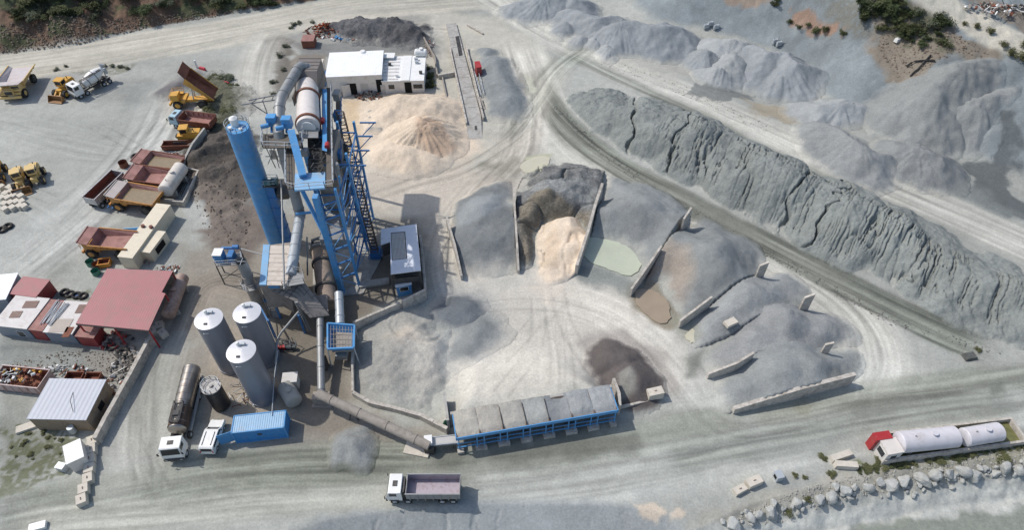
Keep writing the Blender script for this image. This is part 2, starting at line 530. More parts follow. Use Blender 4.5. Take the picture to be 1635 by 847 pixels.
    hp([(1365,-12),(1445,-5),(1500,25),(1560,62),(1600,95),(1560,88),(1500,100),(1470,150),(1480,215),(1450,215),(1435,150),(1400,80)], A((140,130,116)), 2, .9, 3, .3, 3)
    hp([(1380,-12),(1440,0),(1490,30),(1540,70),(1480,75),(1430,60)], A((92,96,80)), 2, .8, 3, .5, 4, .7)
    hp([(1258,22),(1300,28),(1350,45),(1345,58),(1290,45),(1262,38)], A((164,130,106)), 1, .75, 1.4, .5, 5)
    hp([(1160,-10),(1240,-10),(1215,8),(1165,6)], A((156,134,114)), 1, .7, 1.4, .5, 6)
    hp([(1300,-10),(1365,-10),(1390,30),(1380,60),(1350,45),(1330,20)], A((120,118,108)), 2, .7, 2, .5, 7, .6)
    hp([(1460,140),(1480,150),(1475,200),(1465,260),(1445,250),(1450,180)], A((150,130,108)), 1, .6, 1.5, .5, 8, .4)
    hp([(1440,-25),(1520,-5),(1570,22),(1660,65),(1720,105),(1720,145),(1635,97),(1560,64),(1490,22),(1420,-12)], CREAM, 1.5, .95, .6, .3, 8)
    hp([(1530,-12),(1560,-12),(1720,60),(1720,95),(1600,28)], A((134,126,116)), 1, .9, 1.0, .5, 9)
    patch([(1575,215),(1612,240),(1622,300),(1640,350),(1560,345),(1555,300),(1540,270),(1575,262)], A((98,104,106)), 1, .9, 2.4, .25, 10)
    patch([(1470,300),(1530,262),(1560,300),(1640,345),(1600,352),(1500,330)], A((134,140,138)), 3, .8, 2.4, .25, 11)
    # --- wide areas
    patch([(560,40),(700,10),(830,40),(900,110),(870,200),(830,270),(760,330),(600,360),(540,220)], CREAM, 6, .75, 3, seed=12)
    patch([(430,60),(540,25),(660,20),(700,40),(700,90),(600,80),(480,85)], A((160,159,154)), 4, .8, 3, seed=13)
    patch([(470,68),(600,68),(690,60),(700,85),(600,90),(480,95)], A((132,133,132)), 2, .8, 1.5, seed=14)
    patch([(425,60),(462,55),(470,110),(460,160),(432,165),(440,110)], A((110,104,96)), 2, .85, 2, seed=15, f=.4)
    patch([(470,85),(520,90),(515,150),(470,160)], A((140,130,118)), 2, .8, 2, seed=16)
    patch([(690,60),(740,100),(755,160),(700,60)], A((150,150,140)), 2, .6, 1, seed=17)
    patch([(545,155),(600,140),(700,145),(740,190),(760,240),(720,265),(640,275),(590,250),(540,250)], SAND, 4, .9, 2.5, seed=18)
    patch([(545,160),(575,160),(580,260),(560,290),(545,280)], A((196,168,122)), 2, .5, 1, seed=19)
    patch([(560,270),(740,260),(820,300),(715,340),(690,440),(640,340),(600,350),(560,330)], A((202,192,178)), 5, .8, 3, seed=20)
    # plant yard, oily and trodden, with the tower's shade painted in
    patch([(395,370),(440,330),(560,340),(680,350),(690,450),(600,500),(565,560),(570,640),(680,690),(640,730),(520,740),(420,720),(330,690),(300,600),(280,480),(290,400)], A((152,145,134)), 5, .85, 3, seed=21)
    patch([(420,440),(560,420),(640,380),(672,440),(600,490),(560,530),(560,640),(490,650),(430,560)], A((124,117,106)), 3, .85, 2, seed=22)  # darker ground colour standing in for the shade around the tower
    patch([(460,640),(540,640),(640,690),(660,720),(590,740),(540,700),(470,690)], A((134,127,116)), 3, .7, 2, seed=23)
    patch([(340,520),(380,520),(470,650),(430,690),(330,640)], A((168,158,144)), 1, .9, .4, seed=24)
    patch([(300,205),(345,195),(390,215),(405,300),(430,370),(400,430),(330,400),(300,330),(292,260)], A((122,112,104)), 3, .95, 2.5, seed=25, f=.35)
    patch([(300,205),(345,195),(390,215),(405,300),(380,340),(320,280)], A((84,80,76)), 1, .7, 3, seed=26, f=.6)
    patch([(290,325),(325,325),(335,365),(305,370)], A((176,178,174)), 1, .9, 1, seed=27)
    patch([(330,130),(372,150),(378,190),(350,215),(325,200),(300,140)], A((96,100,84)), 2, .8, 1.5, seed=28, f=.6)
    patch([(255,152),(300,150),(330,190),(275,200),(258,180)], A((190,178,160)), 3, .8, 1.5, seed=29)
    # left yard
    patch([(0,110),(120,105),(230,110),(270,140),(180,160),(60,170),(0,180)], A((172,172,168)), 5, .6, 3, seed=30)
    patch([(70,104),(130,106),(210,104),(205,116),(90,118)], A((128,128,112)), 1.5, .8, 1.5, seed=31, speck=.5)
    patch([(195,135),(250,130),(262,160),(200,175)], A((146,150,146)), 3, .6, 2, seed=32)
    patch([(60,405),(110,400),(130,440),(70,450)], A((136,140,132)), 2, .6, 2.5, seed=33)
    patch([(85,468),(145,462),(148,478),(90,480)], A((112,116,92)), 1, .8, 1, seed=34, speck=.4)
    patch([(0,535),(60,545),(180,552),(215,560),(190,600),(60,600),(0,590)], A((140,144,140)), 3, .85, 1.5, seed=35)
    patch([(0,620),(60,628),(50,680),(0,690)], A((150,152,144)), 2, .7, 1.5, seed=36)
    patch([(0,675),(60,690),(140,700),(120,720),(60,760),(0,800)], A((142,144,134)), 3, .85, 2, seed=37)
    patch([(0,690),(50,680),(130,700),(110,760),(0,790)], A((104,108,80)), 1, .8, 2, seed=38, f=.5, speck=.25)
    patch([(130,560),(215,540),(200,600),(180,640),(150,610)], A((150,144,136)), 2, .7, 2, seed=39)
    # slip road and bottom ledge
    # --- roads with wheel streaks
    road([(-120,128),(0,108),(150,86),(300,62),(430,40),(560,12),(700,0),(820,-10)], 13, CREAM, .85, .18, 3)
    road([(440,45),(412,85),(402,140),(408,200)], 8, A((196,193,184)), .75, .2, 4, 4)
    road([(285,120),(265,190),(215,270),(150,330),(60,400),(-60,480)], 13, A((188,189,184)), .7, .25, 5, 5, .8)
    road([(760,-20),(850,40),(960,100),(1090,150),(1250,220),(1400,290),(1500,330),(1635,390),(1780,450)], 8.5, A((200,199,190)), .85, .22, 6, 2.5)
    road([(905,85),(1010,135),(1110,180),(1225,240),(1340,305),(1430,350),(1640,470)], 3, A((122,126,118)), .7, .45, 7, 2, 1.8)
    road([(830,60),(860,150),(880,215),(960,275),(1090,345),(1230,420),(1340,480),(1400,560),(1370,630),(1250,670)], 10, A((206,204,194)), .8, .28, 8, 3)
    road([(845,110),(872,165),(922,222),(992,272),(1100,326),(1240,398),(1350,455),(1480,522),(1600,570)], 6.0, A((112,116,106)), .8, .5, 9, 1.5, 1.6)
    road([(850,100),(835,200),(830,250),(790,290),(740,350),(715,440),(770,520)], 9, A((202,195,183)), .7, .3, 10, 4)
    road([(960,60),(880,110),(850,170),(800,230)], 5, A((138,142,132)), .5, .5, 11, 3)
    patch([(740,440),(800,440),(870,430),(930,445),(1000,490),(1060,560),(1080,620),(990,600),(985,640),(850,655),(725,668),(712,600),(700,540),(780,520)], BRIGHT, 6, .9, 3, seed=41)
    road([(850,470),(960,490),(1040,550),(1090,610),(1110,680)], 10, BRIGHT, .7, .16, 12, 4)
    road([(1110,560),(1130,640),(1180,690),(1300,660)], 7, A((204,204,196)), .7, .2, 13, 4)
    road([(1400,520),(1420,580),(1380,640),(1200,690),(1000,720)], 12, A((200,201,193)), .8, .2, 14, 5)
    road([(-60,850),(60,822),(200,800),(330,770),(470,762),(640,756),(800,752),(1000,725),(1200,690),(1420,650),(1635,622),(1800,600)], 8.5, A((150,153,142)), .85, .34, 15, 2.5, 1.3)
    road([(300,765),(420,752),(560,745),(700,748)], 6, A((126,130,118)), .6, .5, 16, 2, 1.8)
    road([(700,800),(900,785),(1100,745),(1300,700),(1500,672),(1700,650)], 6, A((186,188,182)), .7, .25, 17, 3)
    road([(0,847),(150,835),(300,820),(500,800),(700,790)], 4, A((190,190,180)), .7, .4, 18, 2)
    road([(1050,740),(1200,712),(1400,668),(1635,640)], 3.5, A((134,138,130)), .6, .45, 18, 2)
    road([(230,560),(200,660),(190,740),(260,790)], 9, A((184,184,177)), .5, .2, 19, 4)
    road([(290,500),(255,600),(240,700),(250,780)], 7, A((176,174,164)), .5, .25, 20, 4)
    road([(560,30),(640,40),(740,50)], 3, A((196,190,178)), .4, .3, 21, 3)
    road([(440,470),(330,440),(300,520),(280,560)], 5, A((160,150,138)), .5, .35, 22, 3)
    for i, L in enumerate([[(262,190),(180,300),(40,420)],[(272,200),(200,320),(60,440)],[(260,560),(225,680),(230,780)],[(150,200),(260,260),(180,330)],
        [(400,760),(560,748),(760,752)],[(800,650),(860,560),(860,470)],[(1000,520),(1080,600),(1110,680)],[(950,600),(900,520),(890,460)],
        [(300,790),(150,822),(0,850)],[(1120,350),(1250,415),(1370,500),(1385,590)],[(890,215),(1000,270),(1120,335)],[(770,290),(720,340),(705,430)],
        [(600,350),(700,300),(800,270)],[(450,738),(520,690),(600,700)],[(500,665),(560,700),(640,735)],[(1200,700),(1400,660),(1600,630)]]):
        track(L, 2.1, .25, -.16, i + 1)
    patch([(1000,455),(1040,450),(1075,480),(1085,520),(1060,530),(1030,505),(1005,490)], A((140,132,116)), 1.5, .85, 1.5, seed=143)
    patch([(915,415),(940,425),(1010,445),(1040,440),(1010,470),(960,455),(920,440)], A((134,140,138)), 2, .75, 1.8, seed=144, f=.5)
    patch([(860,425),(905,430),(910,470),(870,490),(850,460)], A((226,216,202)), 3, .7, 2.5, seed=145, f=.5)
    patch([(712,440),(745,445),(780,470),(800,520),(770,575),(735,560),(700,470)], A((176,178,176)), 5, .6, 2, seed=146)
    patch([(1090,560),(1130,640),(1165,670),(1200,680),(1150,600),(1120,560)], A((176,178,174)), 4, .6, 2, seed=147)
    patch([(930,540),(1000,530),(1050,560),(1075,620),(1050,655),(985,655),(945,620)], A((150,143,138)), 3, .6, 2, seed=148)
    # puddle stains, wet fines and other ground patches
    patch([(838,250),(880,248),(868,275),(842,278)], A((190,190,166)), .8, .85, 1.5, seed=43)
    patch([(835,118),(850,125),(856,145),(845,150)], A((196,196,180)), .8, .85, 1.2, seed=44)
    patch([(770,262),(830,245),(845,262),(800,285)], A((140,138,126)), 2, .6, 2, seed=45)
    patch([(985,50),(1100,110),(1080,140),(960,95)], A((182,180,172)), 3, .5, 2, seed=46)
    patch([(1108,130),(1180,138),(1200,150),(1150,165),(1110,150)], A((116,120,120)), 1, .8, 2, seed=47, f=.5)
    patch([(1180,150),(1260,172),(1300,180),(1290,200),(1210,185)], A((172,160,138)), 2, .7, 2, seed=48, f=.5)
    patch([(1090,570),(1125,560),(1120,590),(1100,600)], A((118,122,114)), 1.5, .8, 1.2, seed=49)
    patch([(1070,500),(1120,520),(1125,540),(1090,545)], A((150,152,140)), 1.5, .7, 1.2, seed=50)
    patch([(1275,635),(1305,645),(1290,665),(1270,655)], A((150,150,134)), 1.5, .7, 1, seed=51)
    patch([(1578,612),(1600,606),(1605,625),(1585,628)], A((124,128,120)), 1, .8, .8, seed=52)
    patch([(655,725),(990,690),(1020,690),(1010,720),(860,735),(700,745)], A((112,114,106)), 2.5, .65, 2, seed=53)  # darker band along the foot of the feed bins
    patch([(1190,715),(1330,690),(1380,680),(1340,715),(1230,735)], A((148,152,146)), 3, .6, 2, seed=54)
    patch([(1370,742),(1640,705),(1640,735),(1500,748),(1380,760)], A((116,122,84)), .8, .85, 1.2, seed=55, speck=.5, f=.5)
    patch([(1180,800),(1300,770),(1500,735),(1640,715),(1640,745),(1500,770),(1380,790),(1250,830),(1180,847),(1100,847)], A((176,172,160)), 2, .7, 1.5, seed=56, f=.4)
    patch([(450,860),(520,829),(640,809),(760,803),(900,803),(1000,808),(1070,820),(1110,860)], BLUEG * 1.05, 1.5, .9, 1.0, seed=57)
    patch([(1010,808),(1050,800),(1090,822),(1050,835)], SAND, 1, .8, 1.5, seed=58, f=.5)
    patch([(1100,860),(1160,838),(1300,802),(1450,780),(1640,755),(1800,740),(1800,860)], A((200,202,196)), 2, .85, 1, seed=59)
    patch([(1250,868),(1330,842),(1450,822),(1640,800),(1800,790),(1800,880)], A((138,144,134)), 1.2, .9, 1.4, seed=60, f=.5)
    patch([(0,560),(0,548),(200,556),(210,562)], A((120,124,122)), 1, .6, 1, seed=61)
    # many single passes of wheels, darker or lighter than the ground
    tr = random.Random(12)
    LN = [[(-60,150),(120,120),(300,80),(430,50),(600,15)],[(262,180),(190,300),(40,420)],[(265,150),(220,230),(100,360)],[(830,60),(860,150),(880,215),(960,275),(1090,345),(1230,420),(1350,490),(1390,560),(1370,630)],
      [(760,-10),(850,40),(960,100),(1090,150),(1250,220),(1400,290),(1635,390)],[(-60,850),(60,822),(200,800),(330,775),(470,765),(640,760),(800,755),(1000,728),(1200,695),(1420,655),(1635,626)],
      [(280,500),(240,600),(225,700),(260,780)],[(740,500),(850,480),(960,495),(1040,555),(1090,620),(1140,690),(1300,670)],[(750,640),(820,560),(880,480)],[(900,640),(900,560),(880,470)],
      [(850,100),(835,200),(830,250),(790,290),(740,350),(715,440),(760,520)],[(560,340),(640,300),(760,270),(850,200)],[(0,200),(100,230),(200,250),(260,200)],[(0,300),(90,330),(180,420)],[(1150,840),(1300,812),(1500,782),(1640,760)]]
    for k in range(80):
        L = tr.choice(LN); ox, oy = tr.gauss(0, 14), tr.gauss(0, 9)
        L2 = [(p[0] + ox + tr.gauss(0, 4), p[1] + oy + tr.gauss(0, 3)) for p in L]
        track(L2, 2.0, tr.uniform(.14, .3), tr.choice([-.13, -.08, .07, .1, -.16]), 100 + k)
    warpx = X + 6 * fbm(X, Y, .06, 3, 80); warpy = Y + 6 * fbm(X, Y, .06, 3, 81)
    C *= 1 + .34 * fbm(warpx * .5, warpy * 1.6, .12, 5, 82)[..., None]
    fine = fbm(X, Y, .9, 3, 70)[..., None]
    C *= 1 + .16 * fine + .18 * fbm(X, Y, .011, 3, 71)[..., None]
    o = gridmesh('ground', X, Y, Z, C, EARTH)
    o['kind'] = 'structure'
    return xs, ys, C
GXS, GYS, GCOL = build_ground()
def gcol(X, Y):
    j = np.clip(np.searchsorted(GXS, X), 0, len(GXS) - 1); i = np.clip(np.searchsorted(GYS, Y), 0, len(GYS) - 1)
    return GCOL[i, j]

# ---------------------------------------------------------------- heaps
def softmin(hs, k=.5):
    a = np.stack(hs); m = a.min(0)
    return m - k * np.log(np.exp(-(a - m) / k).sum(0))
def paint_list(X, Y, C, ops, H=0.0):
    for L, z, col, fe, op in ops:
        P = gp(L, z)
        d = polysd(X, Y, P) + 1.6 * fbm(X, Y, .35, 4, 3)
        m = (sst(-fe / 2, fe / 2, d) * op)[..., None]
        C[:] = C * (1 - m) + np.array(col) * m
def finish_heap(name, X, Y, Z, G, color, m, ops, var, seed, keepdepth=.2, blend_h=.9):
    keep = Z > G - keepdepth
    Z2 = np.maximum(Z, G - .35)
    C = np.zeros(X.shape + (3,)); C[:] = color
    C *= 1 + var * (fbm(X, Y, .22, 4, seed + 3) * 1.3 + fbm(X, Y, 1.3, 3, seed + 5) * .8)[..., None]
    if ops: paint_list(X, Y, C, ops)
    t = sst(.0, blend_h, Z - G + .5 * blend_h * fbm(X, Y, .6, 4, seed + 9) + .25 * blend_h * fbm(X, Y, 2.2, 2, seed))[..., None]
    C[:] = gcol(X, Y) * (1 - t) + C * t
    return gridmesh(name, X, Y, Z2, C, m, keep)
def heap(name, label, cones, color, slope=.68, rnd=.8, res=.25, amp=.25, wob=.9, m=None, ops=None, group=None, seed=1, var=.25, cat='gravel heap', grooves=0.0, rel=False, blend_h=.9):
    """dumped heaps: cones = list of ridge lines, each a list of (px,py,H)"""
    m = m or GRAVEL
    segs = []; pts = []
    for c in cones:
        w = [up(*p) for p in c]; pts += w
        if len(w) == 1: w = w * 2
        segs += list(zip(w[:-1], w[1:]))
    pad = max(p.z for p in pts) / slope + 2.5
    x0, x1 = min(p.x for p in pts) - pad, max(p.x for p in pts) + pad
    y0, y1 = min(p.y for p in pts) - pad, max(p.y for p in pts) + pad
    X, Y = np.meshgrid(np.arange(x0, x1, res), np.arange(y0, y1, res))
    wx = X + wob * 2 * fbm(X, Y, .22, 3, seed); wy = Y + wob * 2 * fbm(X, Y, .22, 3, seed + 1)
    hs = []
    for a, b in segs:
        d, t, _ = segd(wx, wy, a, b)
        Hh = a.z + (b.z - a.z) * t
        hs.append(Hh - slope * (np.sqrt(d * d + rnd * rnd) - rnd))
    Z = np.max(np.stack(hs), 0)
    G = gh(X, Y)
    if grooves > 0:
        cx, cy = np.mean([p.x for p in pts]), np.mean([p.y for p in pts])
        th = np.arctan2(Y - cy, X - cx)
        Z = Z - grooves * np.abs(vnoise(th * 9, np.hypot(X - cx, Y - cy) * .12, seed) - .5) * sst(G, G + 1, Z)
    Z = Z + amp * fbm(X, Y, .45, 4, seed + 2) * 1.6 + .06 * fbm(X, Y, 2.0, 2, seed)
    if rel: Z = Z + G
    # the toe runs out softly over the ground
    Z = np.maximum(Z, G) + .22 * np.exp(-np.abs(Z - G) / .35) * sst(-.9, -.2, Z - G)
    Z = np.where(Z - G < .05 + .06 * (fbm(X, Y, 1.2, 2, seed) + .3), G - .1, Z)
    o = finish_heap(name, X, Y, Z, G, color, m, ops, var, seed, -.01, blend_h)
    return tag(o, label, cat, group)
def bank(name, label, edges, color, Hmax=4, k=.5, res=.25, amp=.25, wob=.5, m=None, ops=None, group=None, seed=1, var=.25, cat='gravel heap', mod=None, humps=None, blend_h=.9):
    """outline with a (height at the edge, slope) per edge: (px,py,base,slope); base>0 where a wall holds the heap"""
    m = m or GRAVEL
    P = [tuple(up(e[0], e[1], e[4] if len(e) > 4 else 0)[:2]) for e in edges]
    x0, x1 = min(p[0] for p in P) - 1.5, max(p[0] for p in P) + 1.5
    y0, y1 = min(p[1] for p in P) - 1.5, max(p[1] for p in P) + 1.5
    X, Y = np.meshgrid(np.arange(x0, x1, res), np.arange(y0, y1, res))
    wx = X + wob * 2 * fbm(X, Y, .3, 3, seed); wy = Y + wob * 2 * fbm(X, Y, .3, 3, seed + 1)
    hs = []; n = len(P)
    for i in range(n):
        b, s = edges[i][2], edges[i][3]
        hard = b > 0
        d, _, _ = segd(X if hard else wx, Y if hard else wy, P[i], P[(i + 1) % n])
        hs.append(b + s * d)
    hs.append(np.full(X.shape, float(Hmax)))
    ins = polysd(X, Y, P); insw = polysd(wx, wy, P)
    G = gh(X, Y)
    Z = softmin(hs, k)
    if humps:
        for (px, py, H, rr, dh) in humps:
            c = up(px, py, H); q = np.sqrt((wx - c.x) ** 2 + (wy - c.y) ** 2 + .15); Z = Z + dh * 1.5 * np.clip(1 - q / (rr * 1.5), 0, 1) * sst(.0, 2.5, ins)
    if mod: Z = mod(X, Y, Z, ins, P)
    Z = Z + G + amp * 1.6 * fbm(X, Y, .45, 4, seed + 2) * sst(0, 1.2, ins) + .05 * fbm(X, Y, 2.0, 2, seed)
    hardm = np.zeros(X.shape, bool)
    for i in range(n):
        if edges[i][2] > 0:
            d, _, _ = segd(X, Y, P[i], P[(i + 1) % n]); hardm |= d < 1.2
    out = np.where(hardm, ins < 0.0, insw < 0.0)
    Z = np.where(out, G - 1.0, Z)
    o = finish_heap(name, X, Y, Z, G, color, m, ops, var, seed, .05, blend_h)
    return tag(o, label, cat, group)
GR1, GR2, GR3 = A((154,159,162)), A((142,147,150)), A((166,170,171))

# the long fissured ridge of fines
def ridge_mod(X, Y, Z, ins, P):
    C = gp([(930,150),(1060,185),(1190,240),(1300,290),(1400,345),(1500,400),(1640,470)])
    D, S, W = lined(X, Y, C)
    wpx = 1.8 * fbm(X, Y, .12, 3, 61)
    low = W < 0
    lob = vnoise(S * .055, W * 0, 63)
    Z = Z + 2.6 * (vnoise(X * .12, Y * .12, 62) - .5) * sst(0, 4, ins) + .9 * (vnoise(X * .25, Y * .25, 66) - .5) * sst(0, 3, ins)
    face = sst(1.0, 4.0, ins) * sst(.3, 2.0, -W)
    strength = face * sst(.25, .6, vnoise(S * .085 + 4, W * .09, 95) + .08) * (.25 + .75 * sst(18, 34, S)) * (.3 + .7 * sst(.15, .45, vnoise(S * .05 + .3, W * .03, 77) + .12))
    u = S + .9 * fbm(X, Y, .12, 3, 64) + .45 * fbm(X, Y, .8, 3, 65) + W * .25
    c1 = np.abs(vnoise(u * .85, W * .045 + 5, 67) - .5); c2 = np.abs(vnoise(u * 1.6, W * .11 + 3, 68) - .5)
    brk = sst(.25, .5, vnoise(u * .45, W * .2, 75))
    Z = Z - strength * (1.0 * np.exp(-c1 / .028) * (.3 + .7 * brk) + 1.0 * np.exp(-c2 / .024) * brk + .6 * np.exp(-np.abs(vnoise(u * 3.1, W * .3, 79) - .5) / .05) * brk) - strength * .22 * np.abs(vnoise(u * .33, W * .05, 71) - .5)
    # few deep clefts crossing everything
    c3 = np.abs(vnoise(u * .12 + .5 * fbm(X, Y, .3, 3, 69), W * .02, 70) - .5)
    Z = Z - 1.6 * sst(.028, 0, c3) * sst(.5, 2, ins)
    Z = Z + .5 * fbm(X, Y, .7, 4, 88) * sst(.5, 2, ins)
    # crest cracks parallel to the ridge
    c4 = np.abs(vnoise(S * .05, W * .35 + 1.5 * fbm(X, Y, .3, 3, 72), 73) - .5)
    Z = Z - .5 * sst(.035, 0, c4) * sst(.5, 2, ins) * sst(-2, 1, W)
    return Z
bank('fines_ridge', 'long grey ridge of dried fines with dark erosion cracks, above the curved lane', [(885,158,0,.50),(907,180,0,.72),(967,230,0,.72),(1027,268,0,.74),(1117,310,0,.74),(1165,343,0,.74),(1254,389,0,.74),(1313,428,0,.74),
    (1381,446,0,.72),(1420,466,0,.72),(1475,503,0,.7),(1543,542,0,.7),(1590,557,0,.7),(1720,562,0,.7),(1760,490,0,.7),(1640,428,0,.6),(1540,380,0,.55),(1420,318,0,.55),(1310,268,0,.55),(1200,224,0,.55),(1110,176,0,.5),(1010,146,0,.5),(935,134,0,.5),(895,140,0,.5)],
    A((140,145,142)), Hmax=5.6, k=1.1, res=.13, amp=.55, wob=.8, m=MUD, seed=5, var=.22, cat='spoil ridge', mod=ridge_mod, blend_h=.4)
# ---------------------------------------------------------------- heaps held between the radial walls
def spill_note(): pass
bayg = 'gravel heaps in the fan of bays'
bank('gravel_heap', 'dark blue grey gravel heap in the bay farthest left of the fan', [(716,350,2.8,.3,2.5),(728,392,1.4,.45,2.3),(738,436,0.0,.5,.6),(775,450,0,.42),(826,436,1.0,.5,.4),(826,398,2.7,.3,2.5),(822,335,3.1,.3,2.8),(822,305,0.0,.5,2.5),(824,284,0,.45),(780,290,0,.5),(735,312,0,.6),(716,330,0,.7)],
     A((133,137,138)), Hmax=4.6, seed=11, group=bayg, humps=[(775,350,3.5,2.6,-.9),(775,320,4.0,2.5,.5)],
     ops=[([(720,330),(760,300),(830,285),(850,300),(800,325),(760,345),(725,350)], 3.4, GR1 * 1.1, 1.5, .7), ([(760,420),(800,415),(830,430),(780,460),(745,450)], 1, BRIGHT, 3, .6)])
bank('gravel_heap', 'dark brown and grey crumbling earth heap behind the cream sand in its bay', [(823,335,3.1,.4,2.8),(827,398,0.8,.6,2.2),(829,432,0.0,.8,.4),(850,432,0,1.3),(856,380,0,1.3),(872,360,0,1.2),(925,358,0,1.2),(940,366,3.1,.5,3.0),(951,327,3.7,.4,3.2),(961,296,1.5,.4,3.8),(966,272,0,.5),(930,262,0,.5),(880,258,0,.5),(840,268,0,.6),(823,290,1.5,.6,2)],
     A((126,127,126)), Hmax=4.6, amp=1.0, seed=12, group=bayg, m=ROUGHM, var=.5,
     mod=lambda X, Y, Z, ins, P: Z - 1.0 * sst(.2, .6, ins) * sst(.07, 0, np.abs(vnoise(X * .2, Y * .2, 91) - .5)) + .9 * (vnoise(X * .45, Y * .45, 92) - .5) * sst(.5, 2, ins),
     ops=[([(828,330),(870,300),(905,322),(945,335),(940,352),(880,352),(855,375),(846,430),(826,430)], 2.5, A((140,130,112)), 1.5, .7),
          ([(850,318),(900,325),(935,338),(930,350),(870,348),(855,335)], 3, A((120,117,108)), 1.5, .6),
          ([(845,285),(880,270),(930,276),(962,292),(950,325),(905,312),(870,300)], 4, A((149,152,152)), 1.2, .9)])
bank('sand_heap', 'pale cream sand spilling out of the middle bay of the fan', [(850,382,0,.9),(864,356,0,.9),(918,346,0,.9),(945,354,2.7,.3,3.0),(922,424,0.9,.3,2.0),(905,452,0,.25),(875,462,0,.25),(850,436,0,.4)],
     SAND * 1.1, blend_h=.4, Hmax=3.0, amp=.5, seed=13, var=.22, cat='sand heap', k=.25, mod=lambda X, Y, Z, ins, P: Z + .9 * (vnoise(X * .4, Y * .4, 93) - .5) * sst(.3, 1.2, ins) - .5 * sst(.05, 0, np.abs(vnoise(X * .3, Y * .3, 94) - .5)) * sst(.5, 1.5, ins),
     ops=[([(866,375),(885,362),(900,380),(890,400),(868,402)], 2.3, A((206,184,158)), 1, .5), ([(905,365),(925,362),(925,385),(905,380)], 2.3, A((210,190,166)), 1, .5), ([(865,408),(890,402),(890,418),(862,418)], 2.0, A((200,180,154)), .8, .5)])
bank('gravel_heap', 'broad grey gravel heap behind the pale green pond', [(954,326,3.5,.3,3.2),(944,366,1.2,.5,2.9),(938,380,0,.6),(985,388,0,.55),(1012,402,0,.55),(1030,430,1.2,.4,2.2),(1053,396,3.2,.3,2.9),(1084,352,3.9,.2,3.4),(1106,325,0.0,.5,2),(1060,300,0,.5),(1000,284,0,.5),(966,276,0,.6),(963,296,3.0,.4,3.4)],
     A((147,151,151)), Hmax=4.8, seed=14, group=bayg, humps=[(1010,330,4.0,4,.5),(1045,355,3.6,3,-.5)], ops=[([(1000,340),(1040,330),(1060,360),(1030,400),(1000,370)], 3.5, A((137,140,141)), 3, .6)])
bank('gravel_heap', 'large grey gravel heap with a brown tinted flank above the muddy pool', [(1055,396,2.9,.35,2.9),(1030,440,0.6,.5,2.2),(1020,456,0.0,.6,.8),(1050,455,0,.55),(1068,490,0,.55),(1088,512,1.0,.4,1.0),(1135,476,3.2,.3,2.9),(1180,446,3.9,.2,3.4),(1228,418,0.0,.5,2.6),(1225,396,0,.5),(1170,364,0,.5),(1112,336,0,.5),(1104,342,3.7,.3,3.2),(1086,356,3.8,.3,3.3)],
     A((139,143,143)), Hmax=5.2, seed=15, group=bayg, humps=[(1140,400,4.7,4,.9), (1095,415,3.4,2.6,-.6), (1160,440,4.0,2,.3)],
     ops=[([(1040,395),(1070,385),(1095,400),(1105,430),(1090,470),(1075,490),(1060,470),(1020,450)], 2.6, A((168,156,143)), 3, .8), ([(1020,430),(1045,425),(1060,450),(1040,470),(1015,455)], 1.2, A((140,112,90)), 1.5, .8)])
bank('gravel_heap', 'light blue grey gravel heap with rounded crest, fifth bay of the fan', [(1090,516,0.6,.45,.8),(1135,477,3.3,.3,2.6),(1181,446,3.8,.2,3.3),(1230,420,0.0,.5,2.4),(1262,430,0,.5),(1306,462,0,.4),(1290,474,3.5,.3,3.2),(1215,500,2.3,.3,2.6),(1165,535,0.8,.4,1.0),(1105,560,0,.4),(1092,535,0,.45)],
     A((152,155,155)), Hmax=5.0, seed=16, group=bayg, humps=[(1185,455,4.7,3.0,.9), (1150,500,3.5,2.4,.6),(1235,455,4.5,2.2,.4)])
bank('gravel_heap', 'pale grey gravel heap with two soft humps between the low bay walls', [(1108,562,0,.42),(1158,527,2.3,.45,1.0),(1208,489,3.1,.3,2.6),(1300,474,0.0,.5,2.6),(1355,506,0,.5),(1388,548,0,.45),(1330,550,2.9,.3,2.6),(1212,560,2.7,.3,2.4),(1176,580,1.4,.4,1.8),(1132,600,0,.4),(1106,585,0,.4)],
     A((152,154,154)), Hmax=4.7, seed=17, group=bayg, humps=[(1260,495,4.2,2.6,.9),(1205,525,3.5,2.2,.8),(1320,520,3.5,2.0,.6)])
bank('gravel_heap', 'grey gravel heap lying against the long white retaining wall', [(1116,606,0,.4),(1135,600,0.3,.5,.6),(1174,574,2.0,.4,2.2),(1208,549,3.1,.3,2.6),(1328,541,0.0,.5,2.4),(1384,556,0,.5),(1390,595,0,.6),(1367,599,2.7,.3,2.3),(1270,623,2.7,.3,2.3),(1172,654,0.8,.4,1.0),(1152,664,0,.4),(1125,635,0,.4)],
     A((148,152,152)), Hmax=4.6, seed=18, group=bayg, humps=[(1240,585,3.2,2.4,.6),(1310,575,3.2,2.4,.5),(1190,610,3.1,2.0,.4)])
heap('gravel_heap', 'darker grey rounded gravel heap beside the conveyor yard wall, upper of two', [[(722,492,1.5),(740,494,1.6)]], A((118,123,127)), slope=.5, rnd=.8, seed=21, amp=.15)
heap('gravel_heap', 'grey blue gravel heap spilling towards the pale yard, lower of two', [[(760,528,1.4),(742,556,1.3)]], A((143,147,147)), slope=.36, rnd=.8, seed=22, amp=.15)
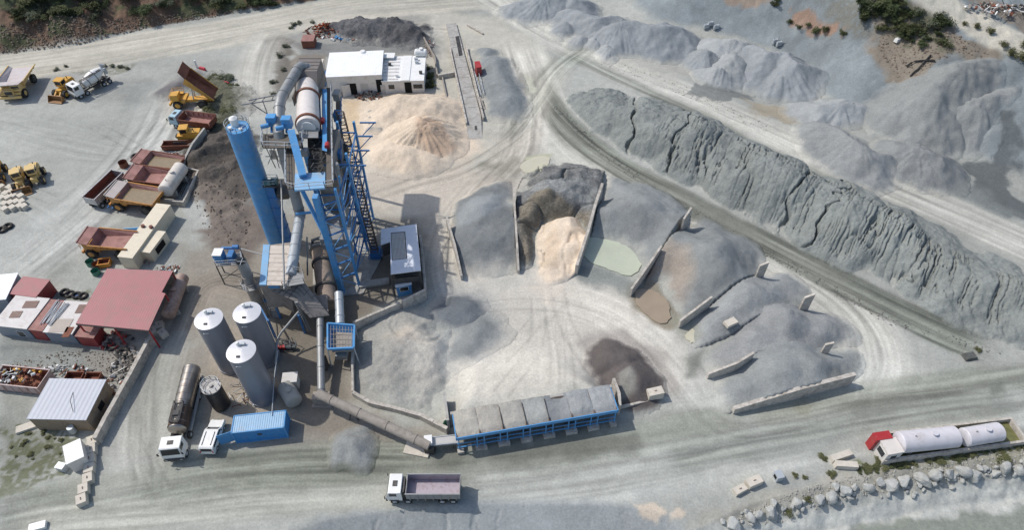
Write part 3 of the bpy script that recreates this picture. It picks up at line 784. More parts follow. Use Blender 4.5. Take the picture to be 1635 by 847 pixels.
bank('sand_heap', 'big whitish crushed stone heap inside the curved low wall', [(568,520,.6,.45),(640,486,.9,.4),(676,474,0,.5),(705,495,0,.42),(748,545,0,.42),(745,600,0,.45),(724,632,0,.5),(708,640,.5,.4),(714,676,.5,.4),(655,664,.4,.35),(600,648,.4,.4),(566,628,.5,.45),(563,575,.5,.45)],
     A((168,167,161)), Hmax=6.4, k=.8, amp=.7, seed=23, var=.2, m=MUD, cat='crushed stone heap',
     mod=lambda X, Y, Z, ins, P: Z - .35 * sst(.05, 0, np.abs(vnoise(X * .3 + .8 * fbm(X, Y, .3, 3, 8), Y * .12, 9) - .5)) * sst(1, 4, ins) + .8 * (vnoise(X * .22, Y * .22, 19) - .5) * sst(1, 3, ins),
     ops=[([(640,510),(690,505),(700,540),(690,640),(660,610),(650,560)], 4, BRIGHT, 3, .6), ([(690,505),(740,530),(745,600),(705,610),(700,560)], 2, A((159,164,165)), 2, .8), ([(610,520),(650,500),(680,515),(640,530)], 4, SAND, 3, .4)])
heap('gravel_heap', 'brown aggregate heap with two lobes beside the concrete blocks', [[(974,566,1.7),(1000,576,1.9)], [(1012,598,2.3),(1022,606,2.2)], [(1005,618,1.3)]], A((104,98,96)), slope=.7, rnd=.8, seed=24, amp=.35, rel=True, blend_h=.35, ops=[([(985,600),(1005,590),(1015,625),(990,640)], 1.0, A((150,150,144)), 1, .8)])
heap('gravel_heap', 'tongue of dark wet gravel on the ground behind the twin lane ramp', [[(790,95,1.6),(800,130,2.0),(808,160,1.9)], [(775,80,1.2)]], A((141,146,147)), slope=.5, rnd=1.2, seed=25, amp=.3)
# cream sand in the middle of the yard
heap('sand_heap', 'highest cream sand cone with a brown face, nearest the twin lane ramp', [[(668,190,4.6),(680,196,4.2)]], SAND * .98, slope=.6, seed=31, cat='sand heap', grooves=1.1,
     ops=[([(666,192),(700,192),(725,225),(712,240),(690,240),(665,225)], 2.5, A((196,168,144)), 1.5, .7)])
heap('sand_heap', 'broad cream sand heap in front of the white office', [[(640,158,3.0),(690,162,3.0)], [(620,172,2.2)]], SAND, slope=.5, seed=32, cat='sand heap', amp=.5)
heap('sand_heap', 'low cream sand heap spread at the front of the sand store', [[(620,232,2.0),(650,236,2.2),(680,246,1.4)]], SAND * 1.04, slope=.45, seed=33, cat='sand heap', amp=.3)
for i, (px, py) in enumerate([(599,177), (599,187), (600,197), (599,204)]):
    heap('gravel_heap', ['topmost', 'second', 'third', 'lowest'][i] + ' small flat grey heap in the stack of four beside the cream sand', [[(px - 8, py, .55), (px + 8, py, .55)]], A((147,150,150)), slope=.8, rnd=.3, res=.2, amp=.05, wob=.2, seed=40 + i, group='four small flat grey heaps')
# rubble
heap('rubble_heap', 'dark slate coloured rock heap behind the white buildings', [[(540,38,1.6),(575,30,3.0),(610,34,2.8)], [(625,32,3.2),(650,40,2.8)]], A((104,104,106)), slope=.6, seed=51, amp=1.3, m=ROUGHM, var=.6, cat='rubble heap', res=.3)
heap('rubble_heap', 'rough grey brown dug earth beside the blue silo', [[(318,238,2.2),(345,222,2.2),(370,215,1.8)], [(335,270,1.4)], [(372,250,1.4)]], A((100,95,90)), slope=.5, seed=52, amp=1.2, m=ROUGHM, var=.6, cat='earth heap')
heap('rubble_heap', 'small pale gravel spill below the plant next to the green muddy road', [[(553,708,1.2),(566,712,1.5),(560,722,1.0)], [(546,728,.7)],[(572,698,.8)]], A((146,149,148)), slope=.7, blend_h=.6, seed=53, amp=.5, m=GRAVEL, cat='gravel heap')
heap('gravel_heap', 'slim dark grey gravel heap next to the tipped yellow dumper', [[(262,143,.9),(300,117,1.4)]], A((128,126,126)), slope=.55, seed=54, amp=.2)
heap('scrub_mound', 'low round earthy mound overgrown with weeds behind the tipped dumper', [[(332,128,.8),(352,142,1.0),(366,170,.9),(358,200,.8)],[(345,165,1.0)]], A((108,108,92)), slope=.3, rnd=.8, amp=.6, m=ROUGHM, var=.6, seed=58, cat='earth mound')
# heaps along the foot of the far slope
farg = 'grey gravel heaps at the foot of the far slope'
F = [([[(820,4,2.4),(850,-2,3.5),(900,-10,4)],[(920,-4,3.6)]], 'long smooth grey gravel heap at the top edge of the photo', GR1),
     ([[(905,16,2.6),(930,18,3.6),(960,27,4.0),(985,26,3.6)],[(985,38,4.2),(1010,32,4.6),(1035,40,4.2),(1060,36,4.6),(1085,42,3.6)],[(900,36,2.2)],[(1050,60,2.6)],[(1010,58,2.6)]], 'long ridged grey gravel heap left of the steel posts on the slope', GR1),
     ([[(925,55,1.8)]], 'leftmost small cone at the toe of the long ridged heap', GR3),
     ([[(950,62,1.8)]], 'middle small cone at the toe of the long ridged heap', GR3),
     ([[(972,72,1.9)]], 'rightmost small cone at the toe of the long ridged heap', GR3),
     ([[(1128,78,2.4)]], 'small low grey cone just below the steel posts on the slope', GR1),
     ([[(1150,62,3.2),(1180,62,3.8)], [(1150,108,2.4)], [(1170,88,3.2)]], 'rounded bright grey heap directly beneath the steel posts', GR3),
     ([[(1205,74,3.8),(1230,84,4.3),(1250,82,4.1),(1275,98,4.4),(1300,104,3.6)], [(1245,122,2.4),(1270,128,2.0)],[(1215,105,2.6)]], 'wide wavy crested grey heap right of the bright rounded one', GR1),
     ([[(1310,165,2.8),(1350,160,3.2),(1380,168,2.6)]], 'flat topped pale grey heap in the hollow of the slope', GR3),
     ([[(1325,198,3.4),(1350,215,4.0),(1385,235,4.2),(1410,245,3.2)]], 'bluish grey heap beside the upper haul lane', A((150,153,153))),
     ([[(1440,232,3.4),(1470,234,4.0),(1500,250,3.6)]], 'dark topped grey cone right of the bluish heap', A((142,145,145))),
     ([[(1500,132,9.0),(1530,100,11.2),(1590,92,10.8)]], 'tall steep grey heap tipped from the top road', A((145,148,147))),
     ([[(1500,168,5.4),(1560,155,7.4),(1640,130,8.4)]], 'broad smooth grey heap at the right border', A((153,156,155)))]
for i, (c, l, col) in enumerate(F):
    big = i >= 11
    heap('gravel_heap', l, c, col, slope=.6 if not big else .82, rnd=.3 if not big else .9, res=.25 if not big else .3, amp=.35 if not big else .6, wob=1.3, seed=60 + i * 3, group=farg, grooves=.5, var=.18)
heap('gravel_heap', 'long low grey heap lying across the foot of the right hand slope', [[(1590,200,4.0),(1640,188,5.0),(1690,178,5.6)]], A((153,159,160)), slope=.75, rnd=1.2, res=.3, amp=.3, seed=99, group=farg)
# ponds
def pond(name, label, L, z, col, rough=.12):
    P = gp(L, z); mx_, my_ = sum(p[0] for p in P) / len(P), sum(p[1] for p in P) / len(P)
    P = [(mx_ + (p[0] - mx_) * 1.12, my_ + (p[1] - my_) * 1.12) for p in P]
    for _ in range(2): P = [q for a, b in zip(P, P[1:] + P[:1]) for q in ((a[0] * .75 + b[0] * .25, a[1] * .75 + b[1] * .25), (a[0] * .25 + b[0] * .75, a[1] * .25 + b[1] * .75))]
    Q = []
    rr = random.Random(5)
    for a, b in zip(P, P[1:] + P[:1]):
        for t in (0,):
            Q.append((a[0] + (b[0] - a[0]) * t + rr.uniform(-.18, .18), a[1] + (b[1] - a[1]) * t + rr.uniform(-.18, .18)))
    m = mat(name + '_water', col, rough=rough, var=.06, scale=.4, spec=.5, bump=.004, bscale=3)
    o = MB().prism(Q, -.25, 0.02).build(name, m); o.location = (0, 0, z)
    return tag(o, label, None, None, 'structure')
pond('pond', 'pale milky green pond standing in the bay', [(938,382),(960,384),(985,388),(1004,398),(1022,420),(1010,438),(990,434),(965,425),(934,412)], .16, (186,192,172))
pond('muddy_pool', 'brown muddy pool at the foot of the brown tinted heap', [(1014,468),(1030,464),(1050,468),(1064,482),(1070,505),(1058,518),(1040,505),(1020,490)], .16, (158,144,124))
pond('puddle', 'cream coloured puddle on the lane above the fan', [(832,262),(858,250),(878,252),(874,262),(852,276),(836,274)], .12, (196,192,170), .3)
pond('puddle', 'small dark green pool beside the low bay wall', [(1094,536),(1112,522),(1122,536),(1118,545),(1102,548)], .13, (120,124,112))

# ---------------------------------------------------------------- concrete walls
CONC = mat('concrete', (196,190,180), rough=.9, var=.12, scale=1.2, dirt=(140,134,124), damt=.55, dscale=1.1, bump=.015, bscale=9)
CONC2 = mat('concrete_grey', (172,170,164), rough=.9, var=.15, scale=1.2, dirt=(128,122,112), damt=.4, dscale=.7, bump=.01, bscale=14)
def wall(label, top, base=-.3, th=.32, m=CONC, panel=2.6, name='concrete_wall', group=None, cat='wall'):
    """free-standing wall; top = photographed points of its top edge with their height"""
    w = [up(*p) for p in top]
    c = sum(w, Vector()) / len(w)
    r = thing(name, label, cat, (c.x, c.y, gz(c.x, c.y)), 0, group)
    b = MB(); j = MB()
    for a, e in zip(w[:-1], w[1:]):
        d = Vector((e.x - a.x, e.y - a.y, 0)); L = d.length; d.normalize(); n = Vector((-d.y, d.x, 0)) * th / 2
        k = max(1, round(L / panel))
        for i in range(k):
            p = a.lerp(e, i / k) + d * .012; q = a.lerp(e, (i + 1) / k) - d * .012
            jz = random.uniform(-.05, .03)
            lo = [Vector((v.x, v.y, base)) for v in (p - n, q - n, q + n, p + n)]
            hi = [Vector((v.x, v.y, v.z + jz)) for v in (p - n, q - n, q + n, p + n)]
            b.hexa(lo, hi)
    b.build('wall_panels', m, r, world=True)
    return r
gw = 'radial concrete walls between the gravel bays'
wall('leftmost radial concrete wall of the gravel bays', [(713,346,2.6),(726,390,2.5),(737,440,1.2)], group=gw)
wall('radial wall between the dark gravel and the crumbling earth', [(820,296,3.6),(822,335,2.8),(826,395,2.6),(828,432,.8)], group=gw)
wall('tallest leaning wall of the bays, between the cream sand and the green pond', [(962,292,4.2),(951,325,3.2),(940,365,3.1),(921,424,2.2)], th=.45, group=gw)
wall('radial wall between the green pond and the muddy pool', [(1056,393,3.3),(1008,462,1.8)], group=gw)
wall('white wall end sticking out of the gravel behind the broad grey heap', [(1104,331,4.7),(1092,349,4.0)], group=gw)
wall('radial wall right of the muddy pool', [(1137,474,3.3),(1086,512,1.8)], group=gw)
wall('tiny white wall tip on the outer crest above the rounded fifth heap', [(1228,418,4.5),(1213,424,3.9)], group=gw)
wall('short radial wall with a white end, only its tip out of the gravel', [(1302,469,4.3),(1285,475,3.7)], group=gw)
wall('low radial wall half buried under the pale grey gravel', [(1204,563,3.0),(1176,580,2.5),(1131,597,1.2)], group=gw)
wall('lowest white wall tip, at the outer end above the long retaining wall', [(1332,547,3.7),(1318,550,3.1)], group=gw)
wall('long white retaining wall closing the fan of bays at its lower end', [(1366,597,2.4),(1270,622,2.4),(1172,652,1.2)], th=.55, group=gw, panel=4)
wall('concrete wall with panels behind the small control cabin', [(671,375,2.4),(679,462,2.4),(641,481,2.4)], th=.3)
wall('panelled concrete wall between the feed hopper and the control cabin', [(638,483,2.0),(563,515,2.2)], th=.35)
wall('thin kerb wall running down from the feed hopper', [(565,520,1.6),(562,575,1.3),(563,625,1.0)], th=.3)
wall('curved low concrete wall around the whitish heap', [(563,626,1.0),(590,642,.9),(625,650,.9),(670,662,1.1),(714,684,1.4)], th=.45)
wall('short concrete wall beside the left end of the feed bins', [(709,626,2.6),(715,672,2.8)], th=.35, m=CONC2)
wall('curved concrete wing wall beside the right end of the feed bins', [(980,604,2.8),(989,628,2.8),(990,648,2.6)], th=.35)
wall('low concrete edge in front of the brown heap', [(990,649,.8),(1012,645,.8),(1034,640,.6)], th=.3)
wall('long dusty concrete wall dividing the scrap yard from the silo lane', [(240,535,1.7),(205,600,1.7),(168,665,1.7),(150,700,1.6)], th=.55, panel=3.2)
wall('slanted grey concrete wall end beside the yellow bulldozer', [(326,204,2.6),(306,230,2.0),(290,262,1.2)], th=.4, m=CONC2)

# ---------------------------------------------------------------- loose concrete blocks
BLK = mat('cast_block', (205,198,184), rough=.85, var=.12, scale=1.0, dirt=(160,150,134), damt=.3, dscale=.8, bump=.01, bscale=12)
def block(name, label, px, py, d, rz, group=None, z=0.0, m=BLK, cat='concrete block', detail=True):
    p = gup(px, py)
    r = thing(name, label, cat, (p.x, p.y, p.z + z), R(rz), group)
    b = MB(); b.box((0, 0, d[2] / 2), d, taper=.96)
    b.build('block', m, r)
    if detail:
        h = MB(); h.beam((-.15, 0, d[2] - .02), (-.12, 0, d[2] + .1), .05); h.beam((.15, 0, d[2] - .02), (.12, 0, d[2] + .1), .05); h.beam((-.14, 0, d[2] + .1), (.14, 0, d[2] + .1), .05)
        h.build('lifting_loop', mat('rusty_steel', (120,78,56), rough=.8, var=.3), r)
    return r
gb = 'concrete blocks continuing the scrap yard wall'
for i, (px, py) in enumerate([(151,708), (149,722), (147,737), (146,752), (144,768), (137,785), (134,802)]):
    block('concrete_block', ['first', 'second', 'third', 'fourth', 'fifth', 'sixth', 'last'][i] + ' concrete block in the row running on from the long dusty wall towards the road', px, py, (1.3, 1.15, .9), -68 + random.uniform(-5, 5), gb)
gb = 'concrete blocks beside the wall end and the rusty tank'
for i, (px, py, l) in enumerate([(257,524,'upper'), (246,533,'middle'), (243,549,'lower'), (262,536,'right hand')]):
    block('concrete_block', l + ' pale concrete cube beside the end of the long dusty wall', px, py, (1.3, 1.1, .9), -70 + i * 9, gb)
gb = 'pale cube blocks stacked at the left border'
rr = random.Random(4)
for i in range(20):
    r_, c_ = divmod(i, 4)
    px = 2 + c_ * 10 + r_ * 4 + rr.uniform(-2, 2) - 6; py = 305 + r_ * 8 - c_ * 1.5 + rr.uniform(-2, 2)
    block('concrete_block', 'pale cube shaped concrete block in the dense cluster at the left border', px, py, (1.1, 1.0, .8), rr.uniform(-40, -15), gb, detail=False)
gb = 'flat white slabs beside the tipped dumper'
for i in range(7):
    px = 320 + (i % 4) * 7.5; py = 171 + (i // 4) * 7 + (i % 2)
    block('concrete_slab', 'flat white square slab lying between the tipped dumper and the rusty tipper', px, py, (.95, .85, .3), 5 + i * 3, gb, cat='slab', detail=False)
block('concrete_beam', 'upper of two pinkish concrete beams left of the bunded tanks', 1341, 731, (3.0, .8, .7), 18, z=0, cat='concrete beam', detail=False)
block('concrete_beam', 'lower of two pinkish concrete beams, white topped, left of the bunded tanks', 1349, 746, (2.8, .8, .8), -4, cat='concrete beam', detail=False)
block('concrete_block', 'right block of the two pale blocks on the rock bank, the larger one', 1202, 773, (2.0, 1.1, .9), 22, None)
block('concrete_block', 'left block of the two pale blocks on the rock bank, the smaller one', 1180, 785, (1.7, .9, .7), 27, None)
block('concrete_block', 'white concrete block at the right end of the low edge by the brown heap', 1044, 635, (2.2, 1.2, 1.6), 14, None)
block('concrete_slab', 'white slab lying on top of the pale gravel in the fan', 1161, 530, (1.9, 1.1, .5), 28, None, z=1.9, cat='slab', detail=False)
block('concrete_footing', 'square concrete plate under the foot of the inclined conveyor tube', 667, 718, (3.4, 2.0, .25), -12, None, cat='footing', detail=False)
# ---------------------------------------------------------------- paints
def paint(n, c, **k):
    d = dict(rough=.45, var=.06, scale=.8, dirt=(168,162,150), damt=.3, dscale=.9)
    d.update(k); return mat(n, c, **d)
WHITE = paint('white_paint', (232,232,228), damt=.15)
BLUE = paint('blue_paint', (82,150,204), dirt=(134,158,176), damt=.35, var=.1)
DBLUE = paint('deep_blue_paint', (58,118,176), dirt=(120,136,148), damt=.35, var=.1)
YEL = paint('yellow_paint', (214,164,72), dirt=(150,120,84), damt=.4)
YDUST = paint('dusty_yellow_paint', (216,184,116), dirt=(196,180,150), damt=.5)
RUST = paint('rusted_plate', (134,86,68), rough=.85, var=.25, dirt=(96,62,50), damt=.4, dscale=1.5)
RUSTP = paint('rusty_pink_plate', (160,120,112), rough=.8, var=.18, dirt=(120,84,74), damt=.35, dscale=1.2)
GREY = paint('grey_steel', (150,152,152), rough=.5, metal=.3, dirt=(120,114,106), damt=.3)
LGREY = paint('light_grey_steel', (182,188,192), rough=.45, metal=.2, dirt=(150,148,140), damt=.25)
DGREY = paint('dark_steel', (78,78,78), rough=.7, metal=.2, dirt=(120,112,100), damt=.35)
DUSTY = paint('dusty_steel', (160,152,142), rough=.8, dirt=(120,112,102), damt=.45)
BLACK = mat('black_rubber', (42,42,42), rough=.9, var=.2, dirt=(120,116,108), damt=.35, dscale=2)
GLASS = mat('dark_glass', (30,36,42), rough=.12, var=.05, spec=.6)
REDP = paint('red_paint', (168,52,54), dirt=(150,110,100), damt=.2)
STEELM = mat('brushed_tank_steel', (176,170,162), rough=.28, metal=.85, var=.12, scale=.5, dirt=(98,82,68), damt=.35, dscale=.5)
SILO = mat('silo_steel', (138,141,148), rough=.5, metal=.25, var=.05, scale=.4, dirt=(118,120,126), damt=.2, dscale=.3, streak=True)
ROOFW = mat('white_sheet_roof', (242,243,243), rough=.45, var=.04, scale=.5, rib=('X', .5), ribd=.02, dirt=(196,196,192), damt=.15, dscale=.4)
GRATE = mat('steel_grating', (112,106,98), rough=.8, metal=.3, var=.25, scale=6, rib=('Y', .25), ribd=.03)

# ---------------------------------------------------------------- vehicle pieces, x forward
def wheel(root, x, y, r, wd, rim=LGREY, name='wheel'):
    t = MB(); t.cyl((x, y - wd / 2, r), (x, y + wd / 2, r), r, n=22)
    for k in range(0):
        pass
    o = t.build(name, BLACK, root)
    h = MB()
    s = 1 if y > 0 else -1
    h.cyl((x, y + s * wd / 2, r), (x, y + s * (wd / 2 + .03), r), r * .55, r * .5, n=18)
    h.cyl((x, y + s * (wd / 2 + .03), r), (x, y + s * (wd / 2 + .09), r), r * .2, r * .16, n=12)
    h.build('rim', rim, o)
    return o
def cab(root, x0, x1, y, z0, z1, m=WHITE, hatch=True, rake=.25, mirrors=True):
    c = MB()
    c.prof([(x0, z0), (x1, z0), (x1 + .02, z0 + (z1 - z0) * .45), (x1 - rake, z1 - .08), (x1 - rake - .12, z1), (x0 + .05, z1), (x0, z1 - .08)], -y, y)
    c.build('cab', m, root)
    zb = z0 + (z1 - z0) * .47
    g = MB(); n = Vector((1, 0, .3)).normalized() * .02
    A_ = Vector((x1 + .01, 0, zb + .05)); B_ = Vector((x1 - rake + .01, 0, z1 - .16))
    g.add([A_ + Vector((.02, -y * .9, 0)), A_ + Vector((.02, y * .9, 0)), B_ + Vector((.02, y * .86, 0)), B_ + Vector((.02, -y * .86, 0))], [(0, 1, 2, 3)])
    g.build('windscreen', GLASS, root)
    for s in (-1, 1):
        w_ = MB(); w_.box((x1 - rake - (x1 - x0) * .30, s * (y + .004), (zb + z1) / 2 - .02), ((x1 - x0) * .48, .02, (z1 - zb) * .62))
        w_.build('side_window', GLASS, root)
        if mirrors:
            q = MB(); q.beam((x1 - .05, s * y, z1 - .4), (x1 + .12, s * (y + .2), z1 - .45), .04); q.box((x1 + .12, s * (y + .24), z1 - .7), (.08, .2, .5))
            q.build('mirror', DGREY, root)
    if hatch:
        h = MB(); h.box(((x0 + x1) / 2 - .1, 0, z1 + .03), (.55, .7, .05)); h.build('roof_hatch', DGREY, root)
    b = MB(); b.box((x1 + .08, 0, z0 + .05), (.2, y * 2, .4)); b.build('bumper', DGREY, root)
    for s in (-1, 1):
        l = MB(); l.box((x1 + .19, s * y * .75, z0 + .1), (.03, .3, .16)); l.build('headlight', LGREY, root)
def open_box(root, x0, x1, y, z0, z1, m, inner, th=.08, flare=0.0, name='tipper_body', front=.0, posts=0):
    b = MB()
    b.bx(x0, x1, -y, y, z0, z0 + .12)
    for s in (-1, 1):
        b.hexa([(x0, s * (y - th), z0), (x1, s * (y - th), z0), (x1, s * y, z0), (x0, s * y, z0)],
               [(x0, s * (y - th + flare), z1), (x1, s * (y - th + flare), z1), (x1, s * (y + flare), z1), (x0, s * (y + flare), z1)])
        for i in range(posts):
            xx = x0 + (x1 - x0) * (i + .5) / posts
            b.box((xx, s * (y + .05), (z0 + z1) / 2), (.12, .1, z1 - z0))
        b.box(((x0 + x1) / 2, s * (y + flare), z1 + .03), (x1 - x0 + .1, .14, .09))
    b.bx(x1 - th, x1, -y + th, y - th, z0, z1 + front)
    b.bx(x0, x0 + th, -y + th, y - th, z0, z1 - .05)
    o = b.build(name, m, root)
    f = MB(); f.bx(x0 + th, x1 - th, -y + th + .003, y - th - .003, z0 + .125, z0 + .16)
    for s in (-1, 1):
        f.hexa([(x0 + th, s * (y - th - .02), z0 + .1), (x1 - th, s * (y - th - .02), z0 + .1), (x1 - th, s * (y - th - .004), z0 + .1), (x0 + th, s * (y - th - .004), z0 + .1)],
               [(x0 + th, s * (y - th - .02 + flare), z1 - .04), (x1 - th, s * (y - th - .02 + flare), z1 - .04), (x1 - th, s * (y - th - .004 + flare), z1 - .04), (x0 + th, s * (y - th - .004 + flare), z1 - .04)])
    f.build('lining', inner, o)
    return o
def chassis(root, x0, x1, z=.85, m=None):
    c = MB()
    for s in (-1, 1): c.bx(x0, x1, s * .45 - .1, s * .45 + .1, z - .15, z + .12)
    for i in range(6):
        xx = x0 + (x1 - x0) * (i + .5) / 6; c.bx(xx - .08, xx + .08, -.4, .4, z - .1, z + .06)
    c.bx(x0 + (x1 - x0) * .35, x0 + (x1 - x0) * .5, .6, 1.1, z - .35, z + .1); c.bx(x0 + (x1 - x0) * .35, x0 + (x1 - x0) * .5, -1.1, -.6, z - .35, z + .1)
    c.build('chassis', m or DGREY, root)

# the tipper driving along the lower road
def tipper_truck():
    c, rz, L = at2((737, 778), (618, 778), 1.2)
    p = up(677, 790, 0)
    r = thing('dump_truck', 'white cab four axle tipper truck with empty grey body driving on the lower road', 'truck', (p.x, p.y, gz(p.x, p.y)), rz + math.pi * 0)
    chassis(r, -4.4, 4.0)
    cab(r, 2.35, 4.15, 1.22, .95, 2.95)
    b = MB(); b.box((2.15, 0, 1.9), (.25, 2.0, 1.6)); b.cyl((2.1, 1.0, 1.0), (2.1, 1.0, 3.0), .09, n=10); b.build('air_intake', DGREY, r)
    LIL = paint('worn_body_floor', (176,168,176), rough=.45, metal=.3, dirt=(136,110,108), damt=.35, dscale=1.6)
    open_box(r, -4.55, 1.85, 1.25, 1.25, 2.75, GREY, LIL, posts=7)
    for x in (3.35, 1.75, -2.35, -3.65):
        for s in (-1, 1): wheel(r, x, s * 1.05, .5, .34)
    for x in (3.35, 1.75):
        for s in (-1, 1):
            g = MB(); g.box((x, s * 1.15, 1.06), (1.15, .3, .06)); g.build('mudguard', DGREY, r)
tipper_truck()

def tanker_truck():
    c, rz, L = at2((316, 585), (283, 722), 1.0)
    p = up(300, 668, 0)
    r = thing('tanker_truck', 'white cab road tanker with long scorched steel bitumen tank parked beside the silos', 'tanker', (p.x, p.y, gz(p.x, p.y)), rz)
    hl_ = L / 2
    cab(r, hl_ - 2.1, hl_ - .1, 1.22, .9, 3.1)
    chassis(r, -hl_ + .2, hl_ - 1.9)
    t = MB(); t.cyl((-hl_ + .2, 0, 2.15), (hl_ - 3.6, 0, 2.1), 1.15, 1.15, n=32, dome=.35)
    tk = t.build('tank', STEELM, r)
    h = MB()
    for i in range(9):
        x = -hl_ + .5 + i * (L - 4.4) / 8.5; h.cyl((x, 0, 2.15), (x + .07, 0, 2.15), 1.18, 1.18, n=32, caps=False)
    h.build('hoop', STEELM, tk)
    DK = paint('scorched_cladding', (98,82,72), rough=.6, metal=.3, dirt=(60,50,46), damt=.5)
    w_ = MB()
    w_.bx(hl_ - 6.8, hl_ - 3.9, -.55, .55, 3.2, 3.32); w_.rail([(hl_ - 6.8, .55, 3.25), (hl_ - 3.9, .55, 3.25), (hl_ - 3.9, -.55, 3.25), (hl_ - 6.8, -.55, 3.25)], .5, .03, True)
    w_.box((hl_ - 5.2, .0, 3.42), (.7, .7, .25)); w_.build('walkway', DGREY, tk)
    d = MB(); d.cyl((hl_ - 6.6, 0, 2.1), (hl_ - 3.7, 0, 2.1), 1.2, n=32, caps=False); d.build('front_cladding', DK, tk)
    s_ = MB(); s_.bx(-hl_ + .6, hl_ - 4, 1.0, 1.2, .55, 1.0); s_.bx(-hl_ + .6, hl_ - 4, -1.2, -1.0, .55, 1.0); s_.build('side_guard', LGREY, r)
    for x in (hl_ - .95, hl_ - 3.6, -hl_ + 3.7, -hl_ + 2.4, -hl_ + 1.1):
        for s in (-1, 1): wheel(r, x, s * 1.02, .5, .36)
tanker_truck()

def van():
    c, rz, L = at2((338, 716), (352, 674), 1.0)
    p = up(343, 702, 0)
    r = thing('van', 'small white estate van with dark rear window parked beside the blue container', 'van', (p.x, p.y, gz(p.x, p.y)), rz)
    b = MB(); b.prof([(-2.3, .4), (2.3, .4), (2.36, .75), (2.2, .98), (1.15, 1.12), (.5, 1.68), (.2, 1.75), (-2.0, 1.75), (-2.2, 1.6), (-2.34, .9)], -.88, .88); b.build('body', WHITE, r)
    g = MB(); g.add([(1.10, -.78, 1.17), (1.10, .78, 1.17), (.55, .70, 1.66), (.55, -.70, 1.66)], [(0, 1, 2, 3)]); g.build('windscreen', GLASS, r)
    g = MB(); g.add([(-2.34, .72, 1.12), (-2.34, -.72, 1.12), (-2.225, -.66, 1.58), (-2.225, .66, 1.58)], [(0, 1, 2, 3)]); g.build('rear_window', GLASS, r)
    for s in (-1, 1):
        g = MB(); g.box((-.6, s * .885, 1.36), (2.4, .02, .36)); g.build('side_window', GLASS, r)
        q = MB(); q.box((.75, s * 1.0, 1.15), (.12, .2, .14)); q.build('mirror', DGREY, r)
        l = MB(); l.box((2.3, s * .68, .82), (.1, .25, .16)); l.build('headlight', LGREY, r)
        l = MB(); l.box((-2.34, s * .78, 1.0), (.05, .12, .4)); l.build('tail_light', REDP, r)
        for x in (1.45, -1.45): wheel(r, x, s * .8, .32, .2)
    q = MB(); q.beam((-1.8, .55, 1.8), (.1, .55, 1.8), .05); q.beam((-1.8, -.55, 1.8), (.1, -.55, 1.8), .05); q.build('roof_bar', DGREY, r)
van()

